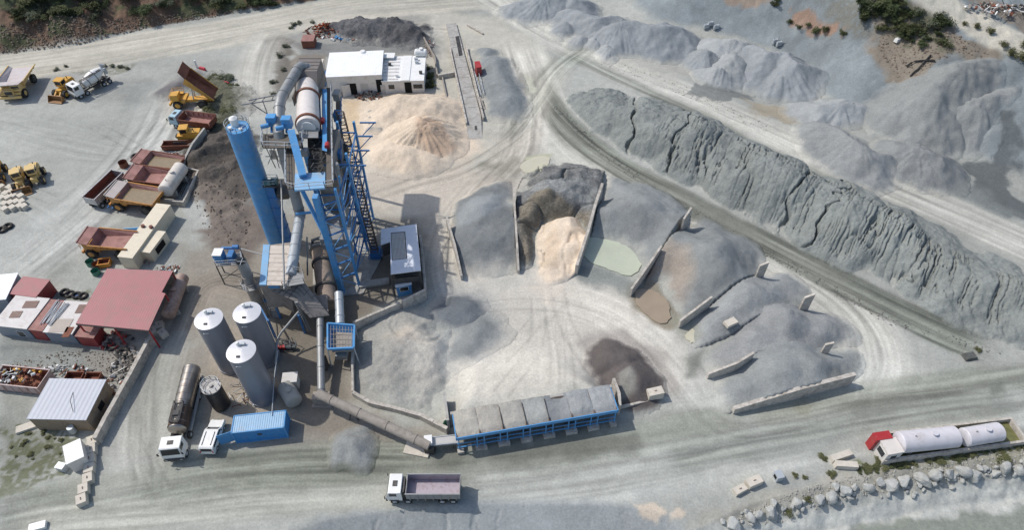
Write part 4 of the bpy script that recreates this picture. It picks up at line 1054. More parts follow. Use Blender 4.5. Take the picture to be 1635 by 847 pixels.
def haul_truck(label, a, b, z, bedm=RUST, inner=RUSTP, bodym=YEL, fill=None, raise_=0, dusty=None, group=None, capm=None, L=8.6, W=2.0, name='haul_truck', base=None):
    """quarry dumper: a = rear, b = nose (photographed, at level z)"""
    c, rz, _ = at2(a, b, z)
    if base: c = up(*base)
    r = thing(name, label, 'dumper', (c.x, c.y, gz(c.x, c.y)), rz, group)
    k = L / 8.6
    ch = MB(); ch.bx(-3.6 * k, 3.8 * k, -.7, .7, 1.0, 1.5); ch.bx(1.2 * k, 4.0 * k, -W * .8, W * .8, 1.3, 1.75); ch.build('chassis', bodym, r)
    hood = MB(); hood.prof([(2.6 * k, 1.7), (4.35 * k, 1.5), (4.3 * k, 2.5), (2.6 * k, 2.75)], -.85, .85); hood.build('hood', bodym, r)
    gr = MB(); gr.bx(4.34 * k, 4.4 * k, -.7, .7, 1.6, 2.3)
    for i in range(5): gr.bx(4.40 * k, 4.43 * k, -.65, .65, 1.65 + i * .13, 1.70 + i * .13)
    gr.build('grille', DGREY, r)
    cb = MB(); cb.bx(2.3 * k, 3.7 * k, .5, W * .9, 1.9, 3.15); cb.bx(2.2 * k, 3.8 * k, .45, W * .93, 3.15, 3.25); cb.build('cab', bodym, r)
    wd = MB(); wd.bx(3.7 * k, 3.72 * k, .6, W * .85, 2.35, 3.05); wd.build('windscreen', GLASS, r)
    dk = MB(); dk.bx(2.0 * k, 4.2 * k, -W * .9, -.75, 2.0, 2.08); dk.rail([(4.2 * k, -W * .9, 2.05), (4.2 * k, W * .9, 2.05)], .8, .03); dk.rail([(2.1 * k, -W * .9, 2.05), (4.2 * k, -W * .9, 2.05)], .8, .03); dk.build('deck_rail', bodym, r)
    bp = MB(); bp.box((4.45 * k, 0, 1.05), (.3, W * 1.7, .45)); bp.build('bumper', bodym, r)
    # dump bed with canopy
    M = Matrix.Identity(4)
    if raise_:
        M = Matrix.Translation((-3.6 * k, 0, 1.7)) @ Matrix.Rotation(-raise_, 4, 'Y') @ Matrix.Translation((3.6 * k, 0, -1.7))
    def xf(mb):
        mb.v = [tuple(M @ Vector(p)) for p in mb.v]; return mb
    x0, x1 = -4.3 * k, 1.9 * k
    bd = MB()
    z0, z1 = 1.75, 3.25
    y0, y1 = W * .82, W * 1.08
    bd.hexa([(x0, -y0, z0 + .55), (x1, -y0, z0), (x1, y0, z0), (x0, y0, z0 + .55)], [(x0, -y0, z0 + .67), (x1, -y0, z0 + .12), (x1, y0, z0 + .12), (x0, y0, z0 + .67)])
    for s in (-1, 1):
        bd.hexa([(x0, s * y0, z0 + .55), (x1, s * y0, z0), (x1, s * (y0 + .08), z0), (x0, s * (y0 + .08), z0 + .55)],
                [(x0, s * y1, z1 - .35), (x1 + .4, s * y1, z1), (x1 + .4, s * (y1 + .1), z1), (x0, s * (y1 + .1), z1 - .35)])
        bd.beam((x0, s * (y1 + .06), z1 - .33), (x1 + .4, s * (y1 + .06), z1 + .02), .16)
        for i in range(6):
            xx = x0 + (x1 - x0) * (i + .4) / 6
            bd.beam((xx, s * (y0 + .12), z0 + .35), (xx, s * (y1 + .14), z1 - .2), .12)
    bd.hexa([(x1, -y0, z0), (x1 + .1, -y0, z0), (x1 + .1, y0, z0), (x1, y0, z0)], [(x1 + .45, -y1, z1), (x1 + .55, -y1, z1), (x1 + .55, y1, z1), (x1 + .45, y1, z1)])
    bed = xf(bd).build('dump_bed', bodym if dusty is None else dusty, r)
    ln = MB()
    ln.hexa([(x0 + .02, -y0 + .02, z0 + .68), (x1, -y0 + .02, z0 + .13), (x1, y0 - .02, z0 + .13), (x0 + .02, y0 - .02, z0 + .68)], [(x0 + .02, -y0 + .02, z0 + .70), (x1, -y0 + .02, z0 + .16), (x1, y0 - .02, z0 + .16), (x0 + .02, y0 - .02, z0 + .70)])
    for s in (-1, 1):
        ln.hexa([(x0 + .02, s * (y0 - .03), z0 + .6), (x1, s * (y0 - .03), z0 + .1), (x1, s * (y0 - .005), z0 + .1), (x0 + .02, s * (y0 - .005), z0 + .6)],
                [(x0 + .02, s * (y1 - .03), z1 - .37), (x1 + .42, s * (y1 - .03), z1 - .03), (x1 + .42, s * (y1 - .005), z1 - .03), (x0 + .02, s * (y1 - .005), z1 - .37)])
    ln.hexa([(x1 - .02, -y0, z0 + .1), (x1 - .005, -y0, z0 + .1), (x1 - .005, y0, z0 + .1), (x1 - .02, y0, z0 + .1)], [(x1 + .41, -y1, z1 - .02), (x1 + .44, -y1, z1 - .02), (x1 + .44, y1, z1 - .02), (x1 + .41, y1, z1 - .02)])
    xf(ln).build('bed_lining', inner, bed)
    cp = MB()
    cp.hexa([(x1 + .45, -y1, z1), (4.15 * k, -y1 * .95, z1 + .3), (4.15 * k, y1 * .95, z1 + .3), (x1 + .45, y1, z1)],
            [(x1 + .45, -y1, z1 + .1), (4.15 * k, -y1 * .95, z1 + .4), (4.15 * k, y1 * .95, z1 + .4), (x1 + .45, y1, z1 + .1)])
    cp.beam((4.12 * k, -y1 * .95, z1 + .42), (4.12 * k, y1 * .95, z1 + .42), .14)
    xf(cp).build('canopy', capm or inner, bed)
    if fill is not None:
        f = MB(); f.bx(x0 + .25, x1 + .1, -y0 - .05, y0 + .05, z0 + .45, z0 + .75); f.build('bed_fill', fill, bed)
    else:
        pass
    if not raise_:
        e = MB(); e.bx(x0, x0 + .1, -y0, y0, z0 + .5, z0 + (1.1 if fill else .7)); e.build('tail_lip', bodym, bed)
    if raise_:
        for s in (-1, 1):
            h = MB(); h.cyl((-.2, s * .5, 1.3), tuple(M @ Vector((.6, s * .5, 1.8))), .14, .1, n=10); h.build('hoist_ram', LGREY, r)
    for x in (2.9 * k, -2.2 * k):
        for s in (-1, 1): wheel(r, x, s * (W * .82), .92, .62, rim=bodym if x > 0 else DGREY)
    return r
haul_truck('large yellow dumper with dusty white bed, nose towards the viewer, at the left border', (40, 112), (15, 152), 1.6, inner=paint('dusty_bed', (200,192,190), dirt=(170,150,140), damt=.3), bodym=YDUST, L=9.2, W=2.4, capm=paint('dusty_bed', (200,192,190)))
haul_truck('yellow dumper with its bed tipped up high, among the scrubby mound', (335, 150), (285, 152), 1.6, raise_=R(48), bodym=YEL, inner=RUST, L=8.2, W=1.9, base=(312, 166))
WATER_M = mat('muddy_bed_water', (146,130,104), rough=.15, var=.1, spec=.5)
gq = 'dumper beds parked in a row beside the white tank'
haul_truck('dumper bed holding brown water, farthest back in the row beside the white tank', (285, 268), (236, 262), 2.4, fill=WATER_M, L=8.2, W=1.8, group=gq, bodym=RUST, base=(262, 277))
haul_truck('dumper with an empty pinkish bed, middle of the row beside the white tank', (280, 290), (212, 285), 2.4, L=8.2, W=1.85, group=gq, bodym=RUST, base=(252, 301))
haul_truck('orange yellow dumper with brown water in its bed, nearest of the row', (262, 322), (184, 312), 2.4, fill=WATER_M, L=8.6, W=1.95, group=gq, bodym=paint('orange_yellow_paint', (196,140,72), damt=.4, dirt=(130,90,60)), capm=paint('faded_canopy', (186,176,170)), base=(226, 330))
haul_truck('rusty brown dumper with empty bed standing left of the long cream container', (222, 392), (144, 388), 2.4, L=8.0, W=1.8, bodym=paint('orange_yellow_paint', (196,140,72)), base=(184, 402))

def mixer_truck():
    c, rz, L = at2((172, 118), (120, 150), 1.0)
    p = up(148, 143, 0)
    r = thing('concrete_mixer', 'white cab concrete mixer truck with white drum, beside the yellow wheel loader', 'mixer truck', (p.x, p.y, gz(p.x, p.y)), rz - .12)
    chassis(r, -4.2, 3.6); cab(r, 2.2, 4.1, 1.25, .9, 3.0)
    d = MB(); d.cyl((1.2, 0, 1.9), (-.9, 0, 2.35), .8, 1.18, n=26); d.cyl((-.9, 0, 2.35), (-2.0, 0, 2.6), 1.18, 1.15, n=26, caps=False); d.cyl((-2.0, 0, 2.6), (-3.7, 0, 3.0), 1.15, .5, n=26)
    dr = d.build('mixing_drum', WHITE, r)
    h = MB(); h.cyl((-1.4, 0, 2.46), (-1.5, 0, 2.48), 1.23, n=26); h.cyl((.3, 0, 2.1), (.2, 0, 2.12), 1.06, n=26); h.build('drum_band', DGREY, dr)
    f = MB()
    f.beam((1.4, .7, 1.0), (1.4, .7, 2.2), .14); f.beam((1.4, -.7, 1.0), (1.4, -.7, 2.2), .14); f.beam((1.4, -.7, 2.2), (1.4, .7, 2.2), .14); f.build('drum_frame', GREY, r)
    for y in (-.8, .8): f = MB(); f.beam((-3.2, y, 1.0), (-3.5, y, 2.9), .14); f.build('drum_support', GREY, r)
    q = MB(); q.beam((1.9, 1.0, 3.2), (-2.8, 1.1, 3.5), .12); q.beam((1.9, .55, 3.2), (-2.8, .65, 3.5), .12)
    for i in range(12):
        t = i / 11; q.beam((1.9 - 4.7 * t, 1.0 + .1 * t, 3.2 + .3 * t), (1.9 - 4.7 * t, .55 + .1 * t, 3.2 + .3 * t), .1)
    q.beam((1.7, .8, 1.2), (1.7, .8, 3.2), .1); q.build('ladder', DGREY, r)
    hp = MB(); hp.cyl((-3.6, 0, 3.3), (-4.0, 0, 3.9), .25, .65, n=14); hp.box((-4.1, 0, 2.3), (.5, .5, 1.2)); hp.build('hopper', LGREY, r)
    for x in (3.2, 1.7, -2.2, -3.5):
        for s in (-1, 1): wheel(r, x, s * 1.05, .5, .34)
mixer_truck()

def loader(label, px, py, rz, bucket=True, m=YEL, sc=1.0, name='wheel_loader', tracks=False, group=None, cat='loader'):
    p = gup(px, py)
    r = thing(name, label, cat, tuple(p), R(rz), group)
    r.scale = (sc, sc, sc)
    b = MB(); b.bx(-3.0, -.3, -.85, .85, 1.0, 2.1); b.prof([(-3.0, 2.1), (-.6, 2.1), (-.8, 2.55), (-2.9, 2.35)], -.7, .7); b.build('engine_body', m, r)
    f = MB(); f.bx(-.3, 1.4, -.55, .55, .8, 1.7); f.build('front_frame', m, r)
    c = MB(); c.bx(-.9, .55, -.75, .75, 2.0, 3.25); c.bx(-1.0, .65, -.85, .85, 3.25, 3.36); c.build('cab', m, r)
    g = MB(); g.bx(.555, .57, -.62, .62, 2.4, 3.15); g.bx(-.7, .4, .755, .77, 2.4, 3.15); g.bx(-.7, .4, -.77, -.755, 2.4, 3.15); g.build('windscreen', GLASS, r)
    e = MB(); e.cyl((-1.9, .35, 2.3), (-1.9, .35, 3.1), .09, n=10); e.build('exhaust', DGREY, r)
    if bucket:
        a = MB()
        for s in (-1, 1): a.beam((.9, s * .5, 1.6), (2.3, s * .55, .75), .28)
        a.beam((2.0, -.6, .8), (2.0, .6, .8), .2); a.build('lift_arm', m, r)
        k = MB(); k.prof([(2.3, .15), (3.6, .08), (3.6, .16), (2.45, .28), (2.4, .9), (2.75, 1.3), (2.65, 1.36), (2.25, .9)], -1.5, 1.5)
        for s in (-1, 1): k.prof([(2.3, .15), (3.55, .1), (2.75, 1.33), (2.25, .9)], s * 1.5 - .04, s * 1.5 + .04)
        k.build('bucket', paint('worn_bucket', (150,112,72), damt=.4, dirt=(120,90,66)), r)
    if tracks:
        for s in (-1, 1):
            t = MB(); P = [(-2.4, .5), (-2.1, .05), (1.9, .05), (2.3, .5), (2.1, 1.0), (-2.1, 1.05)]
            t.prof(P, s * 1.15 - .28, s * 1.15 + .28)
            for i in range(14): t.bx(-2.1 + i * .3, -1.98 + i * .3, s * 1.15 - .3, s * 1.15 + .3, 1.03, 1.1)
            t.build('track', DGREY, r)
    else:
        for x in (1.1, -1.9):
            for s in (-1, 1): wheel(r, x, s * 1.15, .78, .55, rim=m)
    return r
loader('yellow wheel loader with bucket lowered towards the viewer, left of the mixer truck', 105, 150, -100)
loader('dusty yellow bulldozer parked behind the slanted grey wall end', 300, 226, 188, tracks=True, name='bulldozer', cat='bulldozer', bucket=False)
loader('dusty yellow loader with brown bucket, left of the two machines near the cube blocks', 37, 296, -62, m=YDUST, sc=.95, group='old loaders near the cube blocks')
loader('dusty yellow loader with a pinkish hood, right of the two machines near the cube blocks', 61, 290, -66, m=YDUST, bucket=False, sc=.95, group='old loaders near the cube blocks')
loader('yellow loader cut off by the left border of the photo', -2, 285, -70, sc=.95)
# blade of the bulldozer
def scoop():
    c, rz, L = at2((272, 232), (306, 234), 1.0)
    p = up(288, 237, 0)
    r = thing('rusty_skip', 'long rusty brown open trough in front of the bulldozer', 'trough', (p.x, p.y, gz(p.x, p.y)), R(2))
    open_box(r, -3.0, 3.0, .8, .2, 1.2, RUST, RUST, name='trough')
    for x in (-2.2, 2.2):
        l = MB(); l.bx(x - .15, x + .15, -.7, .7, 0, .2); l.build('leg', RUST, r)
scoop()
def rusty_tipper():
    c, rz, L = at2((345, 196), (277, 187), 1.0)
    p = up(312, 203, 0)
    r = thing('dump_truck', 'light blue cab tipper with a long rusted red body beside the yellow bulldozer', 'truck', (p.x, p.y, gz(p.x, p.y)), rz)
    chassis(r, -4.2, 3.6); cab(r, 2.6, 4.3, 1.2, .9, 2.8, m=paint('pale_blue_paint', (170,200,214), damt=.4))
    open_box(r, -4.4, 2.0, 1.3, 1.2, 2.5, RUST, RUSTP, flare=.25, posts=6, front=.3)
    for x in (3.3, -2.2, -3.5):
        for s in (-1, 1): wheel(r, x, s * 1.0, .5, .34)
rusty_tipper()
def alu_trailer():
    c, rz, L = at2((150, 316), (196, 272), 2.2)
    p = up(176, 312, 0)
    r = thing('tipper_trailer', 'dusty aluminium tipper trailer with ribbed sides and brown floor standing apart on the yard', 'trailer', (p.x, p.y, gz(p.x, p.y)), rz)
    AL = mat('aluminium', (186,188,190), rough=.4, metal=.5, var=.1, dirt=(120,112,104), damt=.4)
    chassis(r, -3.6, 3.8)
    open_box(r, -3.9, 3.6, 1.2, 1.2, 2.6, AL, RUST, posts=12)
    for x in (-.6, -1.9, -3.1):
        for s in (-1, 1): wheel(r, x, s * 1.0, .5, .36)
    l = MB()
    for s in (-1, 1): l.bx(2.4, 2.6, s * .8 - .08, s * .8 + .08, 0, 1.0)
    l.build('landing_leg', DGREY, r)
alu_trailer()
def mudguard_trailer():
    p = up(184, 356 - 22, 0)
    c, rz, L = at2((180, 322), (212, 290), 1.0)
    p = up(199, 318, 0)
    r = thing('trailer_chassis', 'bare dark trailer chassis with blue beam beside the aluminium trailer', 'trailer', (p.x, p.y, gz(p.x, p.y)), rz)
    chassis(r, -3.4, 3.4, m=DBLUE)
    for x in (-1.9, -.7):
        for s in (-1, 1): wheel(r, x, s * .95, .48, .34)
mudguard_trailer()
def white_drum_tank(label, a, b, z, rad, m, name='storage_tank', saddle=CONC2, cat='tank', manhole=True, zb=0.0, ends=.3):
    A_, B_ = up(a[0], a[1], z), up(b[0], b[1], z)
    c = (A_ + B_) / 2; d = B_ - A_; rz = math.atan2(d.y, d.x); hl_ = d.length / 2
    r = thing(name, label, cat, (c.x, c.y, zb), rz)
    zz = z - zb
    t = MB(); t.cyl((-hl_, 0, zz), (hl_, 0, zz), rad, n=36, dome=ends); tk = t.build('tank_shell', m, r)
    h = MB()
    for k in (-.5, 0, .5): h.cyl((hl_ * k - .03, 0, zz), (hl_ * k + .03, 0, zz), rad + .015, n=36, caps=False)
    h.build('weld_seam', m, tk)
    if manhole:
        q = MB(); q.cyl((hl_ * .1, 0, zz + rad - .05), (hl_ * .1, 0, zz + rad + .22), .32, n=16); q.cyl((hl_ * .1, 0, zz + rad + .22), (hl_ * .1, 0, zz + rad + .28), .38, n=16);
        q.build('manhole', m, tk)
        q = MB(); q.beam((-hl_ * .6, 0, zz + rad - .05), (-hl_ * .6, 0, zz + rad + .3), .12); q.build('breather', m, tk)
    for k in (-.62, .62):
        s = MB(); s.bx(hl_ * k - .2, hl_ * k + .2, -rad * .8, rad * .8, 0, max(zz - rad * .75, .1)); s.build('saddle', saddle, r)
    return r
TANKW = paint('white_tank_paint', (206,204,208), dirt=(176,166,156), damt=.3, dscale=.5)
white_drum_tank('dusty white cylindrical tank in a concrete trough beside the dumper beds', (264, 305), (289, 268), 2.7, 1.25, paint('dusty_white_tank', (214,208,198), dirt=(178,160,140), damt=.35), zb=.4)
white_drum_tank('rusty pinkish cylindrical tank lying along the red roof shed', (269, 503), (291, 444), 1.7, .98, paint('rusty_tank', (172,150,138), dirt=(126,92,76), damt=.5, dscale=.7))
def trough(label, P, h, th=.3, zb=0.0, fill=None, cat='basin', name='concrete_basin'):
    w = [up(*p) for p in P]
    c = sum(w, Vector()) / len(w)
    r = thing(name, label, cat, (c.x, c.y, zb))
    f = MB(); f.prism([(p.x, p.y) for p in w], zb - .2, zb + .25); f.build('floor_slab', CONC2, r, world=True)
    b = MB(); n = len(w)
    for i in range(n):
        a, e = w[i], w[(i + 1) % n]
        d = Vector((e.x - a.x, e.y - a.y, 0)).normalized(); q = Vector((-d.y, d.x, 0)) * th / 2
        a2, e2 = a - d * th / 2, e - d * th / 2 
        b.hexa([Vector((v.x, v.y, zb - .2)) for v in (a2 - q, e2 - q, e2 + q, a2 + q)], [Vector((v.x, v.y, zb + h)) for v in (a2 - q, e2 - q, e2 + q, a2 + q)])
    b.build('basin_wall', CONC, r, world=True)
    if fill:
        f = MB(); f.prism([((p.x - c.x) * .97 + c.x, (p.y - c.y) * .97 + c.y) for p in w], zb + .26, zb + .4); f.build('standing_water', fill, r, world=True)
    return r
trough('open concrete trough holding the dusty white tank and a rack', [(248, 318, 1.2), (292, 322, 1.2), (316, 272, 1.2), (278, 262, 1.2)], 1.2)
def rack():
    p = up(296, 297, 0)
    c, rz, L = at2((284, 314), (304, 272), .5)
    r = thing('steel_rack', 'low steel lattice rack lying in the concrete trough beside the white tank', 'rack', (p.x, p.y, .3), rz)
    b = MB(); 
    for s in (-.35, .35): b.beam((-3.2, s, .5), (3.2, s, .5), .08); b.beam((-3.2, s, .0), (3.2, s, .0), .08)
    for i in range(9):
        x = -3.2 + i * .8; b.beam((x, -.35, .5), (x, .35, .5), .07); b.beam((x, .35, 0), (x, .35, .5), .07)
        if i < 8: b.beam((x, .35, .0), (x + .8, .35, .5), .06)
    b.build('lattice', DGREY, r)
rack()
white_drum_tank('longer white cylindrical tank in the walled basin by the red and white kiosk', (1436, 707), (1524, 698), 2.0, 1.35, TANKW, zb=.25)
white_drum_tank('shorter white cylindrical tank in the walled basin, right one of the two', (1540, 699), (1594, 690), 1.8, 1.2, TANKW, zb=.25)
trough('walled concrete basin with green water holding the two white tanks', [(1414, 735, 1.1), (1412, 692, 1.1), (1615, 668, 1.1), (1640, 704, 1.1)], 1.1, .3, fill=mat('green_water', (112,112,72), rough=.2, var=.2, spec=.5))
# ---------------------------------------------------------------- the asphalt plant
V = Vector
def silo(label, base, ztop, rad, m, group=None, vents=True):
    p = up(*base)
    r = thing('silo', label, 'silo', (p.x, p.y, 0), 0, group)
    b = MB(); b.cyl((0, 0, .5), (0, 0, ztop - .35), rad, n=44, caps=False); b.cyl((0, 0, 0), (0, 0, .5), rad + .06, n=44)
    bo = b.build('shell', m, r)
    s = MB()
    for k in range(1, int(ztop / 2.4)): s.cyl((0, 0, k * 2.4), (0, 0, k * 2.4 + .04), rad + .012, n=44, caps=False)
    s.build('weld_seam', m, bo)
    t = MB(); t.cyl((0, 0, ztop - .35), (0, 0, ztop - .25), rad + .05, n=44); t.cyl((0, 0, ztop - .25), (0, 0, ztop), rad + .03, rad * .12, n=44)
    t.build('roof', paint('silo_roof', (214,214,216), rough=.35, metal=.2, damt=.1) if m is SILO else m, r)
    if vents:
        v = MB(); v.cyl((-.5, .75, ztop - .2), (-.5, .75, ztop + .45), .22, n=14, dome=.1); v.build('vent', WHITE, r)
        v = MB(); v.box((.1, .85, ztop + .1), (.5, .35, .35)); v.build('filter_box', LGREY, r)
        v = MB(); v.box((-.1, -.95, ztop - .1), (.45, .3, .14)); v.build('hatch', DGREY, r)
        v = MB(); v.beam((-.4, -rad - .04, ztop - 1.1), (.3, -rad - .04, ztop - 1.0), .06); v.build('handle', WHITE, r)
    return r
gs = 'silver grey silos'
silo('silver silo at the left back of the three, beside the tanker truck', (372, 583), 10.7, 1.75, SILO, gs)
silo('silver silo standing farthest back of the three', (428, 573), 10.7, 1.75, SILO, gs)
silo('silver silo at the front of the three, its conical white roof lowest in the photo', (421, 633), 10.7, 1.75, SILO, gs)
def black_silo():
    p = up(355, 648)
    r = thing('storage_tank', 'short black upright tank with dirty white lid in front of the silver silos', 'tank', (p.x, p.y, 0))
    b = MB(); b.cyl((0, 0, .3), (0, 0, 4.6), 1.15, n=36); b.build('shell', paint('tarred_steel', (44,42,42), rough=.5, damt=.3, dirt=(90,84,78)), r)
    t = MB(); t.cyl((0, 0, 4.6), (0, 0, 4.72), 1.25, n=36); t.cyl((0, 0, 4.72), (0, 0, 4.95), .25, n=14); t.build('lid', paint('stained_lid', (190,188,184), damt=.6, dirt=(110,104,98)), r)
    h = MB(); h.rail([(1.15 * math.cos(a), 1.15 * math.sin(a), 4.7) for a in [k * math.pi / 5 for k in range(11)]], .7, .025); h.build('railing', LGREY, r)
    for k in range(4):
        a = k * math.pi / 2 + .5; l = MB(); l.beam((1.0 * math.cos(a), 1.0 * math.sin(a), 0), (1.0 * math.cos(a), 1.0 * math.sin(a), .5), .18); l.build('leg', DGREY, r)
black_silo()
def blue_silo():
    p = up(445, 386)
    r = thing('filler_silo', 'very tall bright blue silo with white filter cap leaning tower of the plant', 'silo', (p.x, p.y, 0))
    r['label'] = 'very tall bright blue cylindrical silo with white filter cap, left of the tower'
    H = 22.8; rad = 1.6
    b = MB(); b.cyl((0, 0, 0), (0, 0, H), rad, n=44)
    for k in range(1, 9): b.cyl((0, 0, k * 2.5), (0, 0, k * 2.5 + .07), rad + .02, n=44, caps=False)
    bo = b.build('shell', BLUE, r)
    h = MB(); h.rail([((rad + .05) * math.cos(a), (rad + .05) * math.sin(a), H) for a in [k * math.pi / 7 for k in range(15)]], .9, .025); h.build('railing', LGREY, r)
    c = MB(); c.cyl((-.4, .4, H), (-.4, .4, H + 1.2), .55, n=24); c.cyl((-.4, .4, H + 1.2), (-.4, .4, H + 1.5), .6, .2, n=24); c.build('filter_cap', WHITE, r)
    c = MB(); c.cyl((-.9, -.5, H), (-.9, -.5, H + .35), .3, n=18); c.build('inspection_port', WHITE, r)
    c = MB(); c.cyl((.6, -.6, H), (.6, -.6, H + .25), .25, n=18); c.build('inspection_port', WHITE, r)
    # caged ladder
    l = MB(); a = 2.6
    for s_ in (-.2, .2): l.beam((rad * 1.08 * math.cos(a) + s_, rad * 1.08 * math.sin(a), 0), (rad * 1.08 * math.cos(a) + s_, rad * 1.08 * math.sin(a), H), .05)
    for k in range(60): l.beam((rad * 1.08 * math.cos(a) - .2, rad * 1.08 * math.sin(a), k * .38), (rad * 1.08 * math.cos(a) + .2, rad * 1.08 * math.sin(a), k * .38), .03)
    l.build('ladder', LGREY, r)
blue_silo()
def elevator_leg():
    a, b = up(462, 392, 0), up(431, 296, 12.5)
    r = thing('bucket_elevator', 'narrow blue rectangular elevator casing standing beside the tall blue silo', 'elevator', (a.x, a.y, 0))
    m = MB(); m.beam(a, b, 1.25, 1.1); m.build('casing', DBLUE, r, world=True)
    for k in range(1, 6):
        f = MB(); p = V(a).lerp(b, k / 6); q = V(a).lerp(b, k / 6 + .01); f.beam(p, q, 1.42, 1.27); f.build('flange', DBLUE, r, world=True)
    h = MB(); h.box(b + V((-.5, 0, .3)), (3.4, 1.5, .25)); h.build('head_platform', DGREY, r, world=True)
    g = MB(); g.cyl(b + V((-.4, -.4, .9)), b + V((.5, -.4, .9)), .5, n=20); g.box(b + V((.8, 0, .7)), (1.0, .9, .7)); g.build('drive_motor', paint('teal_paint', (60,110,116)), r, world=True)
    q = MB(); z = b + V((-.5, 0, .42)); q.rail([z + V((-1.7, -.75, 0)), z + V((1.7, -.75, 0)), z + V((1.7, .75, 0)), z + V((-1.7, .75, 0))], 1.0, .03, True); q.build('railing', LGREY, r, world=True)
elevator_leg()
def chimney():
    p = up(421, 501)
    r = thing('chimney', 'round grey exhaust chimney with open cross braced mouth between silos and blue cabin', 'chimney', (p.x, p.y, 0))
    a = MB(); a.cyl((0, 0, 0), (0, 0, 6.0), .95, n=30, caps=False); a.cyl((0, 0, 6.0), (0, 0, 6.6), .95, .72, n=30, caps=False); a.build('lower_stack', DUSTY, r)
    b = MB(); b.cyl((0, 0, 6.6), (0, 0, 11.5), .72, n=30, caps=False); b.cyl((0, 0, 11.4), (0, 0, 11.5), .76, n=30, caps=False); b.cyl((0, 0, 7), (0, 0, 11.48), .66, n=30, caps=False); b.build('upper_stack', GREY, r)
    d = MB(); d.cyl((0, 0, 9.0), (0, 0, 9.05), .66, n=30); d.build('dark_disc', mat('near_black', (34,32,30), rough=1), r)  # near-black disc closing the stack below its mouth
    c = MB(); c.beam((-.7, 0, 11.42), (.7, 0, 11.42), .06); c.beam((0, -.7, 11.42), (0, .7, 11.42), .06); c.build('cross_brace', LGREY, r)
    for z in (3, 6.6, 8.5): f = MB(); f.cyl((0, 0, z), (0, 0, z + .1), (1.0 if z < 6 else .8), n=30); f.build('flange', DUSTY, r)
    q = MB(); q.rail([(1.35 * math.cos(t), 1.35 * math.sin(t), 6.7) for t in [k * math.pi / 4 for k in range(4, 9)]], .9, .03); q.prism([(1.4 * math.cos(t), 1.4 * math.sin(t)) for t in [k * math.pi / 4 for k in range(4, 9)]] + [(0.8, 0), (-.8, 0)], 6.62, 6.68); q.build('platform', GREY, r)
    l = MB()
    for s_ in (-.2, .2): l.beam((1.1, s_ - .3, 0), (1.1, s_ - .3, 6.6), .05)
    for k in range(17): l.beam((1.1, -.5, k * .38), (1.1, -.1, k * .38), .03)
    l.build('ladder', LGREY, r)
chimney()
def steel_stairs():
    a, b = up(442, 508, 0), up(424, 470, 4.0)
    r = thing('steel_stairs', 'steep open steel stair between the chimney and the baghouse', 'stairs', (a.x, a.y, 0))
    s = MB(); n = 12; off = V((.4, 0, 0))
    for q in (-1, 1): s.beam(a + off * q, b + off * q, .1, .2)
    s.build('stringer', GREY, r, world=True)
    t = MB()
    for i in range(n): p = V(a).lerp(b, (i + .5) / n); t.box(p, (.8, .28, .04))
    t.build('treads', GREY, r, world=True)
    h = MB(); h.rail([V(a) + off, V(b) + off], .95, .03); h.build('handrail', LGREY, r, world=True)
steel_stairs()
def burner_station():
    P = [up(x, y, 4.2) for x, y in ((345, 425), (388, 422), (386, 404), (345, 406))]
    c = sum(P, V()) / 4; g = up(366, 452)
    r = thing('additive_station', 'blue cabins on a raised grey frame left of the chimney', 'cabin', (c.x, c.y, 0))
    pl = MB(); pl.prism([(p.x, p.y) for p in P], 4.05, 4.2); pl.build('platform', GREY, r, world=True)
    h = MB(); h.rail([V((p.x, p.y, 4.2)) for p in P], 1.0, .03, True); h.build('railing', LGREY, r, world=True)
    for p in P:
        q = MB(); q.beam((p.x, p.y, 0), (p.x, p.y, 4.1), .14); q.build('leg', DGREY, r, world=True)
    b = MB(); b.beam((P[0].x, P[0].y, 1.0), (P[1].x, P[1].y, 3.9), .08); b.beam((P[1].x, P[1].y, 1.0), (P[2].x, P[2].y, 3.9), .08); b.beam((P[0].x, P[0].y, 2), (P[1].x, P[1].y, 2), .08); b.build('brace', DGREY, r, world=True)
    k = MB(); q = c + V((-1.3, 0, 0)); k.box((q.x, q.y, 4.95), (1.3, 1.5, 1.5)); kb = k.build('cabin', BLUE, r, world=True)
    k = MB(); k.box((q.x, q.y, 5.75), (1.4, 1.6, .08)); k.build('cabin_roof', WHITE, r, world=True)
    k = MB(); q = c + V((.5, .1, 0)); k.box((q.x, q.y, 4.8), (.8, 1.5, 1.2)); k.build('cabinet', DBLUE, r, world=True)
    k = MB(); k.cyl(c + V((-1.2, 1.3, 5.3 - 4.2)), c + V((1.4, 1.3, 5.3 - 4.2)), .22, n=14); k.cyl(c + V((.6, 1.2, 5.6 - 4.2)), c + V((1.5, 1.2, 5.6 - 4.2)), .35, n=14); k.build('screw_pump', DBLUE, r, world=True)
    k = MB(); e = up(420, 407, 6.0); k.tube([c + V((1.3, 1.3, 1.1)), e], .1, n=8); k.build('feed_pipe', GREY, r, world=True)
burner_station()

